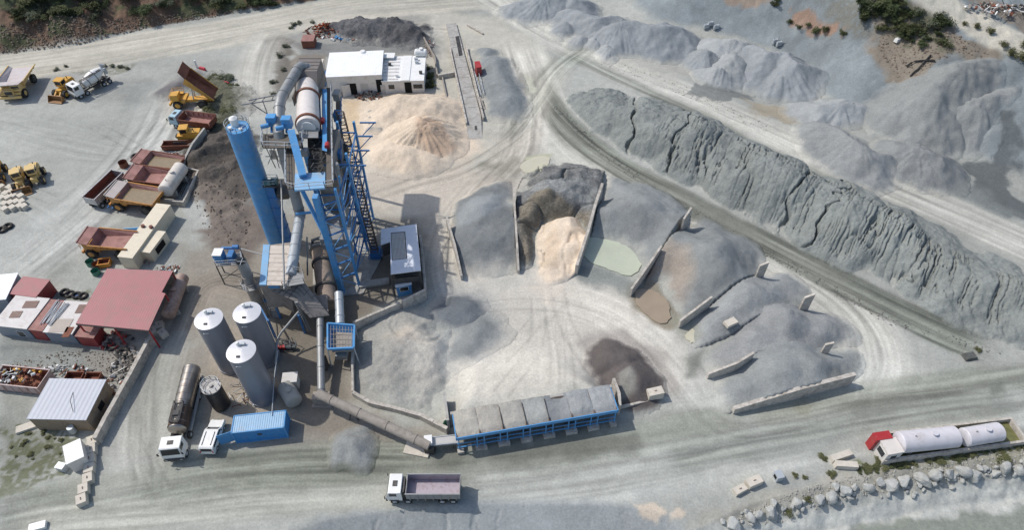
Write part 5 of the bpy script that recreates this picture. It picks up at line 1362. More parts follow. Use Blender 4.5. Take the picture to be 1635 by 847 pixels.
def baghouse():
    T = [up(415, 456, 8.6), up(461, 452, 8.6), up(466, 386, 8.6), up(421, 392, 8.6)]
    c = sum(T, V()) / 4
    r = thing('baghouse', 'boxy dust filter house with dusty panelled roof, blue edges and grey clad hopper', 'filter house', (c.x, c.y, 0))
    lo = 3.6
    b = MB(); b.prism([(p.x, p.y) for p in T], lo, 8.5); body = b.build('filter_body', DUSTY, r, world=True)
    bt = MB(); bt.prism([(p.x, p.y) for p in (T[0] - V((.05, 0, 0)), T[0] + V((.9, 0, 0)), T[3] + V((.9, .05, 0)), T[3] + V((-.05, .05, 0)))], 8.5, 8.72); bt.build('blue_roof_edge', paint('pale_blue_sheet', (132,178,214), damt=.35), r, world=True)
    bf = MB(); x0, x1, y0 = T[0].x, T[1].x, (T[0].y + T[1].y) / 2; bf.box((x0 + 1.6, y0 - .06, 8.1), (1.8, .1, .6)); bf.box((x0 - .06, y0 + 2.2, 7.9), (.1, 4.2, 1.1)); bf.build('blue_fascia', BLUE, r, world=True)
    rp = MB(); n = 9
    for i in range(n):
        a = V(T[0]).lerp(T[3], i / n); e = V(T[0]).lerp(T[3], (i + .93) / n); w_ = T[1].x - T[0].x - .95
        rp.prism([(a.x + .93, a.y), (a.x + .93 + w_, a.y), (e.x + .93 + w_, e.y), (e.x + .93, e.y)], 8.5, 8.62 + .03 * (i % 2))
    rp.build('roof_panels', paint('dusty_roof_panel', (206,196,184), damt=.4, dirt=(170,158,144)), r, world=True)
    CL = paint('grid_cladding', (140,134,128), rough=.75, dirt=(108,102,96), damt=.4)
    # wide hopper hood in front, clad with square sheets
    F = [(T[0].x + .2, T[0].y), (T[1].x + 2.9, T[1].y + 1.0), (T[1].x + 3.3, T[1].y - 1.5), (T[0].x + .7, T[0].y - .7)]
    hd = MB()
    p0, p1, p2 = up(428, 462, 7.2), up(485, 452, 7.0), up(525, 477, 5.2)
    p3, p4 = up(525, 504, 4.0), up(495, 508, 3.8)
    q = up(478, 478, 5.8)
    quads = [[up(428, 462, 7.6), up(468, 480, 6.4), up(486, 452, 7.4), up(466, 440, 8.2)], [up(468, 480, 6.4), up(495, 508, 4.2), up(526, 504, 4.2), up(486, 452, 7.4)]]
    def slab(mb, Q, th=.18):
        Q = [V(p) for p in Q]; n_ = (Q[1] - Q[0]).cross(Q[2] - Q[0]).normalized() * th
        if n_.z < 0: n_ = -n_
        mb.hexa([p - n_ for p in Q], Q)
    for Q in quads: slab(hd, Q)
    hd.build('hood', CL, r, world=True)
    rb = MB()
    for Q in quads:
        Q = [V(p) for p in Q]
        for i in range(1, 5):
            t = i / 5; up_ = V((0, 0, .03))
            rb.beam(Q[0].lerp(Q[3], t) + up_, Q[1].lerp(Q[2], t) + up_, .05); rb.beam(Q[0].lerp(Q[1], t) + up_, Q[3].lerp(Q[2], t) + up_, .05)
    rb.build('cladding_ribs', DGREY, r, world=True)
    bx_ = MB(); bx_.hexa([up(432, 478, 3.0), up(470, 500, 3.0), up(484, 470, 3.0), up(440, 462, 3.0)], [up(428, 463, 7.4), up(466, 481, 6.2), up(484, 455, 7.2), up(440, 448, 7.4)]); bx_.build('hopper_side', CL, r, world=True)
    bx_ = MB(); bx_.hexa([up(497, 508, 1.8), up(524, 506, 1.8), up(520, 480, 1.8), up(490, 480, 1.8)], [up(495, 508, 4.0), up(525, 504, 4.0), up(522, 470, 5.0), up(485, 475, 5.0)]); bx_.build('hopper_mouth', CL, r, world=True)
    for px, py in ((418, 500), (448, 508), (440, 540), (487, 532), (462, 470)):
        p = up(px, py, 0); l = MB(); l.beam((p.x, p.y, 0), (p.x + (.0), p.y, 4.2), .28); l.build('leg', DBLUE, r, world=True)
    l = MB()
    A0, A1 = up(418, 500, 0), up(448, 508, 0); l.beam((A0.x, A0.y, 3.4), (A1.x, A1.y, 3.4), .22); l.beam((A0.x, A0.y, .5), (A1.x, A1.y, 3.2), .12); A2 = up(440, 540, 0); l.beam((A0.x, A0.y, 3.3), (A2.x, A2.y, 3.3), .2); l.beam((A2.x, A2.y, .5), (A0.x, A0.y, 3.2), .12); l.build('brace', DBLUE, r, world=True)
    h = MB(); z = [up(452, 458, 8.6), up(486, 452, 8.6), up(484, 436, 8.6), up(470, 434, 8.6)]; h.rail(z, 1.0, .03); h.prism([(p.x, p.y) for p in z], 8.44, 8.5); h.build('fan_platform', GREY, r, world=True)
    st = MB(); a, b_ = up(471, 483, 6.2), up(492, 528, .8); st.beam(a + V((.35, 0, 0)), b_ + V((.35, 0, 0)), .1, .2); st.beam(a, b_, .1, .2)
    for i in range(14): p = V(a).lerp(b_, i / 14); st.box(p + V((.17, 0, 0)), (.4, .25, .03))
    st.build('stairs', GREY, r, world=True)
baghouse()
def recovery_drum():
    a, b = up(512, 402, 4.0), up(524, 488, 3.2)
    r = thing('rotary_dryer', 'large dusty brown horizontal dryer drum lying below the blue tower legs', 'dryer drum', ((a.x + b.x) / 2, (a.y + b.y) / 2, 0))
    d = MB(); d.cyl(a, b, 1.35, n=36); dr = d.build('drum', paint('dust_caked_drum', (158,142,128), rough=.85, damt=.5, dirt=(124,110,98)), r, world=True)
    for k in (.22, .68): t = MB(); p = V(a).lerp(b, k); q = V(a).lerp(b, k + .035); t.cyl(p, q, 1.6, n=36); t.build('running_tyre', DGREY, dr, world=True)
    e = MB(); e.cyl(a + V((-.05, .5, 0)), a + V((0, -.2, 0)), 1.75, n=36); e.tube([a + V((-1.3, -.2, 1.2)), a + V((-1.0, .6, 1.8)), a + V((0, .9, 2.0)), a + V((1.2, .8, 1.6))], .32, n=12); e.build('inlet_box', GREY, r, world=True)
    for k in (.24, .7):
        p = V(a).lerp(b, k); s = MB(); s.bx(p.x - 1.3, p.x + 1.3, p.y - .4, p.y + .4, 0, p.z - 1.5); s.build('support', CONC2, r, world=True)
recovery_drum()
def pipe_thing(name, label, cat, pts, rad, m, bands=0, foot=None):
    P = [up(*p) for p in pts]
    c = P[-1]
    r = thing(name, label, cat, (c.x, c.y, 0))
    if len(P) > 2:
        Q = [P[0]]
        for i in range(1, len(P) - 1):
            for t in (0, .5, 1):
                a_ = P[i].lerp(P[i - 1], min(.45, 1.0 / max((P[i] - P[i - 1]).length, .1))); b_ = P[i].lerp(P[i + 1], min(.45, 1.0 / max((P[i] - P[i + 1]).length, .1)))
                Q.append(a_.lerp(P[i], t).lerp(P[i].lerp(b_, t), t))
        Q.append(P[-1])
    else: Q = P
    b = MB(); b.tube(Q, rad, n=24); o = b.build('pipe', m, r, world=True)
    if bands:
        for A_, B_ in zip(P[:-1], P[1:]):
            L = (B_ - A_).length; n = max(1, int(L / bands))
            for i in range(n):
                p = A_.lerp(B_, (i + .5) / n); q = p + (B_ - A_).normalized() * .1; f = MB(); f.cyl(p, q, rad + .07, n=24); f.build('flange', m, r, world=True)
    return r, P
pipe_thing('exhaust_duct', 'long grey exhaust duct from the top drum hood bending down beside the tower', 'duct', [(497, 112, 22.6), (479, 104, 23.6), (447, 160, 23.2), (444, 212, 21.5), (480, 345, 8.6)], .78, GREY, 2.6)
pipe_thing('exhaust_duct', 'bright grey duct sloping from the tower down to the filter house roof', 'duct', [(480, 340, 8.8), (478, 352, 8.4), (464, 440, 8.4)], .75, LGREY, 2.2)
pipe_thing('steel_pipe', 'slender grey pipe rising above the filter house roof', 'pipe', [(449, 288, 15), (454, 462, 8.6)], .13, GREY)
pipe_thing('steel_pipe', 'thin grey pipe standing behind the bright duct near the dryer drum', 'pipe', [(490, 378, 8), (491, 440, 3)], .12, GREY)
pipe_thing('feed_tube', 'grey tube from blue tower foot down into the blue hopper', 'pipe', [(541, 468, 4.6), (543, 518, 3.4)], .62, LGREY, 2.2)
r, P = pipe_thing('conveyor_tube', 'long straight grey conveyor tube running from the filter hopper towards the viewer', 'conveyor', [(511, 506, 3.6), (513, 640, 1.6)], .5, GREY, 3.0)
s = MB(); p = up(512, 570, 2.6); s.box((p.x, p.y, 1.0), (1.0, 1.2, 2.0)); s.build('support', DGREY, r, world=True)
p = up(516, 642, 0); s = MB(); s.box((p.x, p.y, .8), (2.2, 1.2, 1.6)); s.box((p.x, p.y, .12), (2.6, 2.0, .24)); s.build('transfer_box', DUSTY, r, world=True)
r, P = pipe_thing('inclined_conveyor', 'thick inclined dusty conveyor tube leading from the plant down to the feed bins', 'conveyor', [(507, 629, 3.0), (686, 713, 1.6)], .62, DUSTY, 4.0)
s = MB(); p = up(560, 655, 2.6); s.beam((p.x - .6, p.y, 0), (p.x, p.y, 2.2), .15); s.beam((p.x + .6, p.y, 0), (p.x, p.y, 2.2), .15); s.build('trestle', DGREY, r, world=True)
s = MB(); p = up(686, 715, .8); s.box((p.x, p.y, .7), (1.2, 1.2, 1.4)); s.build('feed_boot', DGREY, r, world=True)
pipe_thing('bitumen_pipe', 'thin branching pipe from silo pumps to the filter house', 'pipe', [(477, 498, 5.0), (442, 540, 3.0), (440, 600, 1.0)], .16, GREY, 0)
pipe_thing('bitumen_pipe', 'very thin pale hose hanging to the blue container roof', 'hose', [(444, 560, 3.2), (438, 600, 2.8), (434, 664, 2.7)], .05, LGREY, 0)

def feed_hopper():
    T = [up(523, 558, 3.8), up(565, 556, 3.8), up(566, 520, 3.8), up(523, 517, 3.8)]
    c = sum(T, V()) / 4
    r = thing('feed_hopper', 'open blue steel hopper with grating on splayed legs next to the whitish heap', 'hopper', (c.x, c.y, 0))
    b = MB(); n = 4
    for i in range(n):
        a, e = V(T[i]), V(T[(i + 1) % n]); ci = V((c.x, c.y, 0))
        a2, e2 = a.lerp(c, .35) - V((0, 0, 1.7)), e.lerp(c, .35) - V((0, 0, 1.7)); i1, i2 = a.lerp(c, .05), e.lerp(c, .05)
        b.hexa([a2, e2, e2.lerp(V((c.x, c.y, e2.z)), .06), a2.lerp(V((c.x, c.y, a2.z)), .06)], [a, e, i2, i1])
    b.build('hopper_body', BLUE, r, world=True)
    f = MB()
    for i in range(n): f.beam(T[i], T[(i + 1) % n], .22, .3)
    f.build('rim', BLUE, r, world=True)
    g = MB()
    for i in range(1, 9): g.beam(V(T[0]).lerp(T[1], i / 9) - V((0, 0, .15)), V(T[3]).lerp(T[2], i / 9) - V((0, 0, .15)), .05)
    for i in range(1, 5): g.beam(V(T[0]).lerp(T[3], i / 5) - V((0, 0, .15)), V(T[1]).lerp(T[2], i / 5) - V((0, 0, .15)), .05)
    g.build('grating', DUSTY, r, world=True)
    d = MB(); q = [V(t).lerp(c, .2) - V((0, 0, 1.1)) for t in T]; d.prism([(p.x, p.y) for p in q], 2.4, 2.7); d.build('aggregate', DUSTY, r, world=True)
    for i in range(4):
        o = V(T[i]).lerp(c, -.12 if i < 2 else 0); l = MB(); l.beam((o.x, o.y, 0), T[i], .14); l.build('leg', LGREY, r, world=True)
    m = MB(); m.box((c.x, c.y - 1.6, 1.6), (1.6, 1.0, .9)); m.build('feeder_drive', GREY, r, world=True)
feed_hopper()

# ---------------------------------------------------------------- the tower
def tower():
    o = up(530, 430)
    r = thing('mixing_tower', 'tall bright blue steel tower carrying screens, platforms and walkways in the plant centre', 'tower', (o.x, o.y, 0))
    def part(name, m, fn):
        b = MB(); fn(b); return b.build(name, m, r, world=True)
    ZP = 20.0
    cols = [((547, 468), .95, ZP), ((574, 457), .42, ZP), ((507, 405), .8, ZP), ((604, 408), .32, 9.0)]
    B = [up(*c[0]) for c in cols]
    xA, yA = B[0].x, B[0].y; xB, yB = B[1].x, B[1].y
    back = 91.0
    feet = [((xA, yA), .95), ((xB, yB), .42), ((xA - 2.9, 76.2), .85), ((xB + .2, 76.5), .42), ((xA, 84.0), .5), ((xB + .1, 84.0), .42), ((xA - 3.2, 84), .5), ((xA - 3.2, back), .5)]
    for (x, y), w_ in feet:
        part('column', BLUE, lambda b: b.beam((x, y, 0), (x, y, ZP - .2), w_ * .75, w_))
    for (x, y), w_ in feet[:2]:
        part('column_stay', BLUE, lambda b: b.beam((x, y, ZP * .55), (x - (3.0 if x == xA else .1), y + 3.2, ZP - .6), w_ * .5))
    xs_ = (xA, xB + .05)
    # horizontal beams and diagonals between the column pairs
    def rungs(b):
        for z in (3.2, 6.2, 9.2, 12.2, 15.2, 17.8):
            b.beam((xA, yA, z), (xB, yB, z), .2); b.beam((xB, yB, z), (xB + .2, 76.5, z), .2); b.beam((xA, yA, z), (xA - 2.9, 76.2, z), .2)
            b.beam((xA - 2.9, 76.2, z), (xB + .2, 76.5, z), .2); b.beam((xB + .2, 76.5, z), (xB + .1, 84, z), .18); b.beam((xA, 84, z), (xB + .1, 84, z), .18)
    part('cross_beam', DBLUE, rungs)
    def diag(b):
        zz = [0.3, 3.2, 6.2, 9.2, 12.2, 15.2, 17.8]
        for i, (z0, z1) in enumerate(zip(zz[:-1], zz[1:])):
            f = i % 2
            b.beam((xA if f else xB, yA if f else yB, z0), (xB if f else xA, yB if f else yA, z1), .1)
            b.beam((xB, yB, z0) if f else (xB + .2, 76.5, z0), (xB + .2, 76.5, z1) if f else (xB, yB, z1), .1)
            b.beam((xA - 2.9, 76.2, z0) if f else (xB + .2, 76.5, z0), (xB + .2, 76.5, z1) if f else (xA - 2.9, 76.2, z1), .1)
            b.beam((xB + .2, 76.5, z0) if f else (xB + .1, 84, z0), (xB + .1, 84, z1) if f else (xB + .2, 76.5, z1), .1)
            b.beam((xA, 84, z0) if f else (xB, 84, z0), (xB, 84, z1) if f else (xA, 84, z1), .1)
    part('diagonal_brace', paint('pale_blue_steel', (110,160,204), damt=.3), diag)
    # bins inside the tower
    part('storage_bin', DUSTY, lambda b: (b.bx(xA - 2.6, xA - .2, 76.8, 83.5, 9.5, 18.5), b.hexa([(xA - 2, 78, 6.5), (xA - .8, 78, 6.5), (xA - .8, 81, 6.5), (xA - 2, 81, 6.5)], [(xA - 2.6, 76.8, 9.5), (xA - .2, 76.8, 9.5), (xA - .2, 83.5, 9.5), (xA - 2.6, 83.5, 9.5)])))
    part('mixer_housing', GREY, lambda b: (b.bx(xA - 2.3, xB - .4, 70.5, 75.5, 6.5, 8.6), b.cyl((xA - 1, 70.2, 7.2), (xA - 1, 75.8, 7.2), 1.0, n=20)))
    # walkways
    def plan(L, z0, z1):
        return lambda b: b.prism([tuple(up(px, py, z1)[:2]) for px, py in L], z0, z1)
    part('front_platform', paint('pale_blue_sheet', (132,178,214), damt=.35), plan([(471, 277), (519, 275), (519, 300), (470, 304)], ZP - .25, ZP + .02))
    part('walkway', GRATE, plan([(457, 236), (470, 236), (471, 302), (458, 301)], ZP - .15, ZP))
    part('walkway', GRATE, plan([(521, 140), (530, 140), (533, 298), (521, 298)], ZP - .15, ZP))
    part('cladding_panel', BLUE, lambda b: b.hexa([up(514, 240, ZP), up(522, 242, ZP), up(522, 142, ZP), up(514, 142, ZP)], [up(515, 240, ZP + .6), up(522, 242, ZP + .6), up(522, 142, ZP + .6), up(515, 142, ZP + .6)]))
    part('walkway', GRATE, plan([(548, 254), (560, 254), (560, 330), (549, 330)], 13.4, 13.5))
    part('walkway', GRATE, plan([(536, 160), (545, 160), (546, 262), (537, 262)], 16.4, 16.5))
    part('side_platform', GRATE, plan([(420, 236), (484, 236), (482, 214), (420, 214)], 20.8, 20.95))
    part('railing', LGREY, lambda b: b.rail([up(420, 236, 20.95), up(484, 238, 20.95), up(486, 200, 20.95)], 1.1, .04))
    part('railing', LGREY, lambda b: b.rail([up(420, 236, 20.95), up(420, 214, 20.95)], 1.1, .04))
    part('railing', LGREY, lambda b: b.rail([up(458, 301, ZP), up(470, 304, ZP), up(519, 300, ZP), up(533, 298, ZP), up(531, 220, ZP), up(530, 140, ZP)], 1.1, .035))
    part('railing', LGREY, lambda b: b.rail([up(457, 238, ZP), up(458, 301, ZP)], 1.1, .035))
    part('railing', LGREY, lambda b: b.rail([up(484, 222, ZP), up(510, 220, ZP)], 1.1, .03))
    part('railing', DBLUE, lambda b: b.rail([up(560, 254, 13.5), up(560, 330, 13.5)], 1.0, .035))
    part('railing', DBLUE, lambda b: b.rail([up(546, 160, 16.5), up(546, 262, 16.5)], 1.0, .035))
    # screen deck of pipes and frames in front of the drum
    random.seed(3)
    def clutter(b):
        for i in range(46):
            p = up(random.uniform(494, 514), random.uniform(222, 275), ZP + random.uniform(-.8, .6)); d = V((random.uniform(-.6, .6), random.uniform(-.9, .9), random.uniform(-.4, .6)))
            b.beam(p, p + d, random.uniform(.06, .16))
        for i in range(9):
            b.beam(up(492, 225 + i * 6, ZP - .1), up(515, 225 + i * 6, ZP - .1), .08)
    part('screen_frame', DGREY, clutter)
    part('screen_body', mat('dark_machine', (70,68,64), rough=.9, var=.4, scale=4), lambda b: b.hexa([up(492, 276, ZP - 2), up(516, 276, ZP - 2), up(514, 222, ZP - 2), up(491, 222, ZP - 2)], [up(492, 276, ZP - .6), up(516, 276, ZP - .6), up(514, 222, ZP - .4), up(491, 222, ZP - .4)]))
    part('machine_box', GREY, lambda b: b.box(up(487, 243, ZP + .4), (.9, .9, 1.0)))
    part('machine_box', GREY, lambda b: b.hexa([up(476, 222, ZP), up(508, 222, ZP), up(508, 200, ZP), up(476, 200, ZP)], [up(478, 220, ZP + 1.2), up(508, 220, ZP + 1.2), up(508, 202, ZP + 1.2), up(478, 202, ZP + 1.2)]))
    part('chute', BLUE, lambda b: b.beam(up(465, 210, ZP + 3.0), up(484, 282, ZP + .3), 1.0, .9))
    for (px, py, z) in ((434, 192, 22.6), (458, 195, 23.2)):
        part('drive_box', BLUE, lambda b: (b.box(up(px, py, z), (1.3, 1.1, 1.5)),))
        part('drive_motor', BLUE, lambda b: b.cyl(up(px - 18, py + 11, z - .2), up(px - 5, py + 8, z - .2), .32, n=16))
    part('support_post', DBLUE, lambda b: (b.beam(up(434, 212, 21), up(434, 196, 22), .3), b.beam(up(458, 212, 21), up(458, 198, 22.6), .3)))
    for (px, py) in ((514, 196), (522, 235)):
        part('red_motor', REDP, lambda b: b.cyl(up(px, py, ZP + .8), up(px + 1, py - 6, ZP + .8), .35, n=16))
    # jib frame on the left
    def jib(b):
        a, e = up(385, 167, 21.5), up(450, 158, 21.5); a2, e2 = up(397, 160, 22.3), up(450, 150, 22.3)
        b.beam(a, e, .14); b.beam(a2, e2, .14); b.beam(up(402, 166, 21.5), up(430, 184, 19.6), .12); b.beam(up(420, 163, 21.5), up(428, 184, 19.6), .12)
        for t in (.25, .5, .75, 1): b.beam(a.lerp(e, t), a2.lerp(e2, t), .1)
        b.beam(e, up(446, 214, 21), .14); b.beam(up(426, 184, 19.6), up(426, 214, 20.9), .14)
    part('jib', GREY, jib)
    for i, (px, py, z, d_) in enumerate([(538, 152, 18, (1.0, 1.6, 1.2)), (539, 185, 17.5, (1.1, 1.5, 1.3)), (541, 214, 17.5, (1.0, 1.2, 1.0)), (554, 268, 14.5, (1.2, 1.6, 1.4)), (540, 246, 17, (.9, 1.2, 1.1)), (551, 240, 15, (.8, 1.0, 1.6))]):
        part('equipment_box', [GREY, DBLUE, DGREY][i % 3], lambda b: b.box(up(px, py, z), d_))
    for y in (78.0, 81.5, 85.0, 88.5):
        part('outrigger', DBLUE, lambda b: (b.beam((xB - .2, y, ZP - 3.6), (xB + 2.3, y, ZP - 3.6), .2), b.beam((xB - .1, y, ZP - 6), (xB + 2.0, y, ZP - 3.7), .12)))
    part('screen_tower', DUSTY, lambda b: (b.bx(xA - 3.0, xA + .4, 77.2, 83.2, 14.5, ZP - 1.0), b.cyl((xA - 1.4, 76.9, 16.5), (xA - 1.4, 77.3, 16.5), .8, n=18)))
    part('vertical_duct', GREY, lambda b: b.cyl((xB - .9, 74.5, 5), (xB - .9, 74.5, ZP - .4), .35, n=14))
    # frames under the side platform
    part('frame', GREY, lambda b: [b.beam(up(424, 234, 20.9), up(440, 268, 15), .12), b.beam(up(436, 234, 20.9), up(446, 268, 15), .12), b.beam(up(424, 250, 18), up(446, 250, 18), .1), b.beam(up(430, 234, 20.8), up(448, 262, 16), .08), b.beam(up(440, 234, 20.8), up(428, 262, 16), .08)])
    part('control_panel', paint('beige_panel', (206,196,180)), lambda b: b.box(up(437, 247, 18), (.9, .15, 1.6)))
    part('grey_bin', DGREY, lambda b: b.hexa([up(440, 320, 8), up(462, 318, 8), up(458, 300, 8), up(440, 300, 8)], [up(442, 312, 12), up(464, 310, 12), up(462, 285, 12), up(440, 286, 12)]))
    part('collar_beam', BLUE, lambda b: b.beam(up(472, 342, 10.0), up(500, 339, 10.0), .3))
    # blue side frames right of the tower (skip guides)
    def side(b):
        x0 = B[3].x - 3.4; x1 = B[3].x - .9; 
        for y in (75.5, 80.5):
            b.beam((x0, y, 0), (x0, y, 14), .22)
            if y < 76: b.beam((x1, y, 0), (x1 - .6, y, 8.5), .22)
            for z in (3.2, 6.4, 9.6, 12.8): b.beam((xB, y, z), (x1 - z * .12 if y < 76 or z > 9 else x0, y + (z * .3 if y < 76 and z > 9 else 0), z), .18)
        b.beam((x0, 75.5, 14), (x0, 80.5, 14), .22)
        for i in range(5): b.beam((x0, 75.5 if i % 2 else 80.5, i * 3.2), (x0, 80.5 if i % 2 else 75.5, i * 3.2 + 3.2), .1)
    part('side_frame', DBLUE, side)
    part('base_slab', CONC2, lambda b: b.prism([tuple(p[:2]) for p in (up(500, 478), up(580, 470), up(612, 408), up(560, 372), up(500, 395))], .02, .14))
tower()
def top_drum():
    a, b = up(491, 138, 21.2), up(492, 204, 21.4)
    r = thing('rotary_drum', 'big white rotary drum with two rusty running rings on top of the blue tower', 'drum', ((a.x + b.x) / 2, (a.y + b.y) / 2, 20.0))
    m = MB(); m.cyl(a, b, 1.62, n=40); m.build('drum_shell', paint('dusty_white_drum', (222,216,210), damt=.25, dirt=(190,170,160)), r, world=True)
    for k in (.28, .90):
        p, q = V(a).lerp(b, k), V(a).lerp(b, k + .035); t = MB(); t.cyl(p, q, 1.8, n=40); t.build('running_ring', paint('rust_ring', (122,78,60), rough=.7), r, world=True)
    e = MB(); e.cyl(b, b + V((0, -.3, 0)), 1.1, n=30); e.build('end_cap', WHITE, r, world=True)
    for k in (.3, .92):
        p = V(a).lerp(b, k)
        for s in (-1, 1): w_ = MB(); w_.cyl((p.x + s * 1.25, p.y - .2, 19.9), (p.x + s * 1.25, p.y + .2, 19.9), .35, n=14); w_.build('support_roller', DGREY, r, world=True)
    f = MB(); 
    for s in (-1, 1): f.beam((a.x + s * 1.4, a.y, 19.45), (b.x + s * 1.4, b.y, 19.45), .3)
    f.build('bed_frame', DBLUE, r, world=True)
top_drum()
def drum_hood():
    c = up(495, 140, 20)
    r = thing('drum_hood', 'dark grey steel hood enclosing the far end of the white drum', 'hood', (c.x, c.y, 20))
    x0, x1 = up(477, 130, 21).x, up(513, 130, 21).x; y0 = up(492, 160, 20.5).y; y1 = y0 + 7.0
    D = paint('weathered_grey', (122,116,112), rough=.6, dirt=(96,92,88), damt=.3)
    b = MB()
    b.prof([(y0 + 1.6, 19.5), (y1, 19.5), (y1, 23.4), (y0 + 3.4, 23.4), (y0 + 1.6, 21.2)], 0, 1)
    b.v = [(x0 + p[1] * (x1 - x0), p[0], p[2]) for p in b.v]; b.f = [f[::-1] for f in b.f]
    b.build('hood_casing', D, r, world=True)
    s = MB(); s.bx(x1 - .08, x1 + .06, y0 - 1.2, y1, 19.6, 21.2); s.bx(x0 - .06, x0 + .08, y0 - .2, y1, 19.6, 21.2); s.build('side_plate', D, r, world=True)
    t = MB()
    for i in range(4): t.bx(x0 - .02, x1 + .02, y1 - 1.0 * i - .05, y1 - 1.0 * i, 23.4, 23.48)
    t.build('stiffener', D, r, world=True)
drum_hood()
def skip_track():
    a, b = up(543, 178, 19.0), up(601, 408, .6)
    r = thing('skip_track', 'long dark lattice hoist track leaning against the right side of the blue tower', 'hoist', (b.x, b.y, 0))
    d = (b - a).normalized(); n = d.cross(V((1, 0, 0))).normalized()
    m = MB(); w_ = .55
    for s in (-1, 1):
        for q in (0, .7): m.beam(a + V((s * w_, 0, 0)) + n * q, b + V((s * w_, 0, 0)) + n * q, .13)
    m.build('rails', paint('brown_steel', (96,84,78), rough=.8, dirt=(130,116,104), damt=.4), r, world=True)
    k = MB(); L = (b - a).length; N_ = 44
    for i in range(N_):
        p = a.lerp(b, i / N_); q = a.lerp(b, (i + 1) / N_)
        for o in (V((0, 0, 0)), n * .7): k.beam(p + V((-w_, 0, 0)) + o, p + V((w_, 0, 0)) + o, .09)
        for s in (-1, 1): k.beam(p + V((s * w_, 0, 0)), q + V((s * w_, 0, 0)) + n * .7, .07)
        if i % 2: k.beam(p + V((-w_, 0, 0)), q + V((w_, 0, 0)), .06)
    k.build('lattice', paint('brown_steel', (96,84,78)), r, world=True)
    f = MB(); c = up(600, 404, .8); f.box((c.x, c.y, .8), (1.6, 1.8, 1.2)); f.rail([(c.x - 1, c.y - 1, 0), (c.x + 1, c.y - 1, 0), (c.x + 1, c.y + 1, 0)], 1.1, .04); f.build('loading_frame', DBLUE, r, world=True)
skip_track()

# ---------------------------------------------------------------- small plant things
def blue_container():
    T = [up(371, 690, 2.6), up(457, 682, 2.6), up(452, 657, 2.6), up(372, 667, 2.6)]
    c = sum(T, V()) / 4; d = (T[1] - T[0]) + (T[2] - T[3]); rz = math.atan2(d.y, d.x); L = d.length / 2
    r = thing('shipping_container', 'bright blue shipping container with pale blue ribbed roof beside the white van', 'container', (c.x, c.y, 0), rz)
    W = 2.44; BR = mat('blue_ribbed', (62,134,196), rough=.5, var=.06, rib=('X', .28), ribd=.04, dirt=(110,140,160), damt=.2)
    b = MB(); b.bx(-L / 2, L / 2, -W / 2, W / 2, .12, 2.5); b.build('box', BR, r)
    f = MB()
    for x in (-L / 2, L / 2):
        for y in (-W / 2, W / 2): f.box((x, y, 1.33), (.16, .16, 2.6))
    for y in (-W / 2, W / 2): f.box((0, y, 2.56), (L, .14, .14)); f.box((0, y, .1), (L, .14, .2))
    for x in (-L / 2, L / 2): f.box((x, 0, 2.56), (.14, W, .14))
    f.build('frame', BLUE, r)
    t = MB(); t.bx(-L / 2 + .08, L / 2 - .08, -W / 2 + .08, W / 2 - .08, 2.5, 2.56)
    for i in range(22): x = -L / 2 + .25 + i * (L - .5) / 21; t.bx(x - .06, x + .06, -W / 2 + .1, W / 2 - .1, 2.56, 2.6)
    t.build('roof', paint('pale_blue_roof', (158,192,218), damt=.2), r)
    for k, s in ((0, 1), (1, -1)):
        dd = MB(); dd.bx(-L / 2 - .06, -L / 2, -W / 2 + .06 if k else .02, -.02 if k else W / 2 - .06, .2, 2.45); dd.build('door', BLUE, r)
    dd = MB(); dd.box((-L / 2 - 1.0, -W / 2 + .1, 1.35), (1.9, .06, 2.2), rz=.25); dd.build('open_door', BLUE, r)
    v = MB(); v.box((0, -W / 2 - .05, 1.6), (.5, .06, .35)); v.build('vent', DGREY, r)
blue_container()
def box_hut(name, label, cat, T, z, m, roofm, ov=.1, parts=None, base=0.0, door=None, windows=(), group=None, slope=0.0, shift=False):
    """rectangular hut; T = photographed roof corners (front-left, front-right, back-right, back-left) at height z"""
    W = [up(px, py, z) for px, py in T]
    c = sum(W, V()) / 4
    d = (W[1] - W[0]) + (W[2] - W[3]); rz = math.atan2(d.y, d.x); L = d.length / 2
    e = (W[3] - W[0]) + (W[2] - W[1]); D = abs(-e.x * math.sin(rz) + e.y * math.cos(rz)) / 2
    b0 = gz(c.x, c.y)
    r = thing(name, label, cat, (c.x, c.y, b0), rz, group)
    h = z - b0
    b = MB(); b.bx(-L / 2 + ov, L / 2 - ov, -D / 2 + ov, D / 2 - ov, base - .2, h - .12); bo = b.build('wall', m, r)
    t = MB(); t.hexa([(-L / 2, -D / 2, h - .12 - slope), (L / 2, -D / 2, h - .12 - slope), (L / 2, D / 2, h - .12), (-L / 2, D / 2, h - .12)], [(-L / 2, -D / 2, h - slope), (L / 2, -D / 2, h - slope), (L / 2, D / 2, h), (-L / 2, D / 2, h)]); t.build('roof', roofm, r)
    for (side, x, w_, z0, z1, kind) in windows:
        g = MB(); o = MB()
        if side == 'f': y = -D / 2 + ov; g.box((x, y - .03, (z0 + z1) / 2), (w_, .05, z1 - z0)); o.box((x, y - .02, (z0 + z1) / 2), (w_ + .14, .03, z1 - z0 + .14))
        elif side == 'r': xx = L / 2 - ov; g.box((xx + .03, x, (z0 + z1) / 2), (.05, w_, z1 - z0)); o.box((xx + .02, x, (z0 + z1) / 2), (.03, w_ + .14, z1 - z0 + .14))
        else: xx = -L / 2 + ov; g.box((xx - .03, x, (z0 + z1) / 2), (.05, w_, z1 - z0)); o.box((xx - .02, x, (z0 + z1) / 2), (.03, w_ + .14, z1 - z0 + .14))
        if kind == 'window':
            w2 = g.build('window', GLASS, r); o.build('frame', WHITE, w2)
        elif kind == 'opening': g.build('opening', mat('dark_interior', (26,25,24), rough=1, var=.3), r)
        else: w2 = g.build('door', paint('grey_door', (186,184,180)), r)
    return r, L, D, h
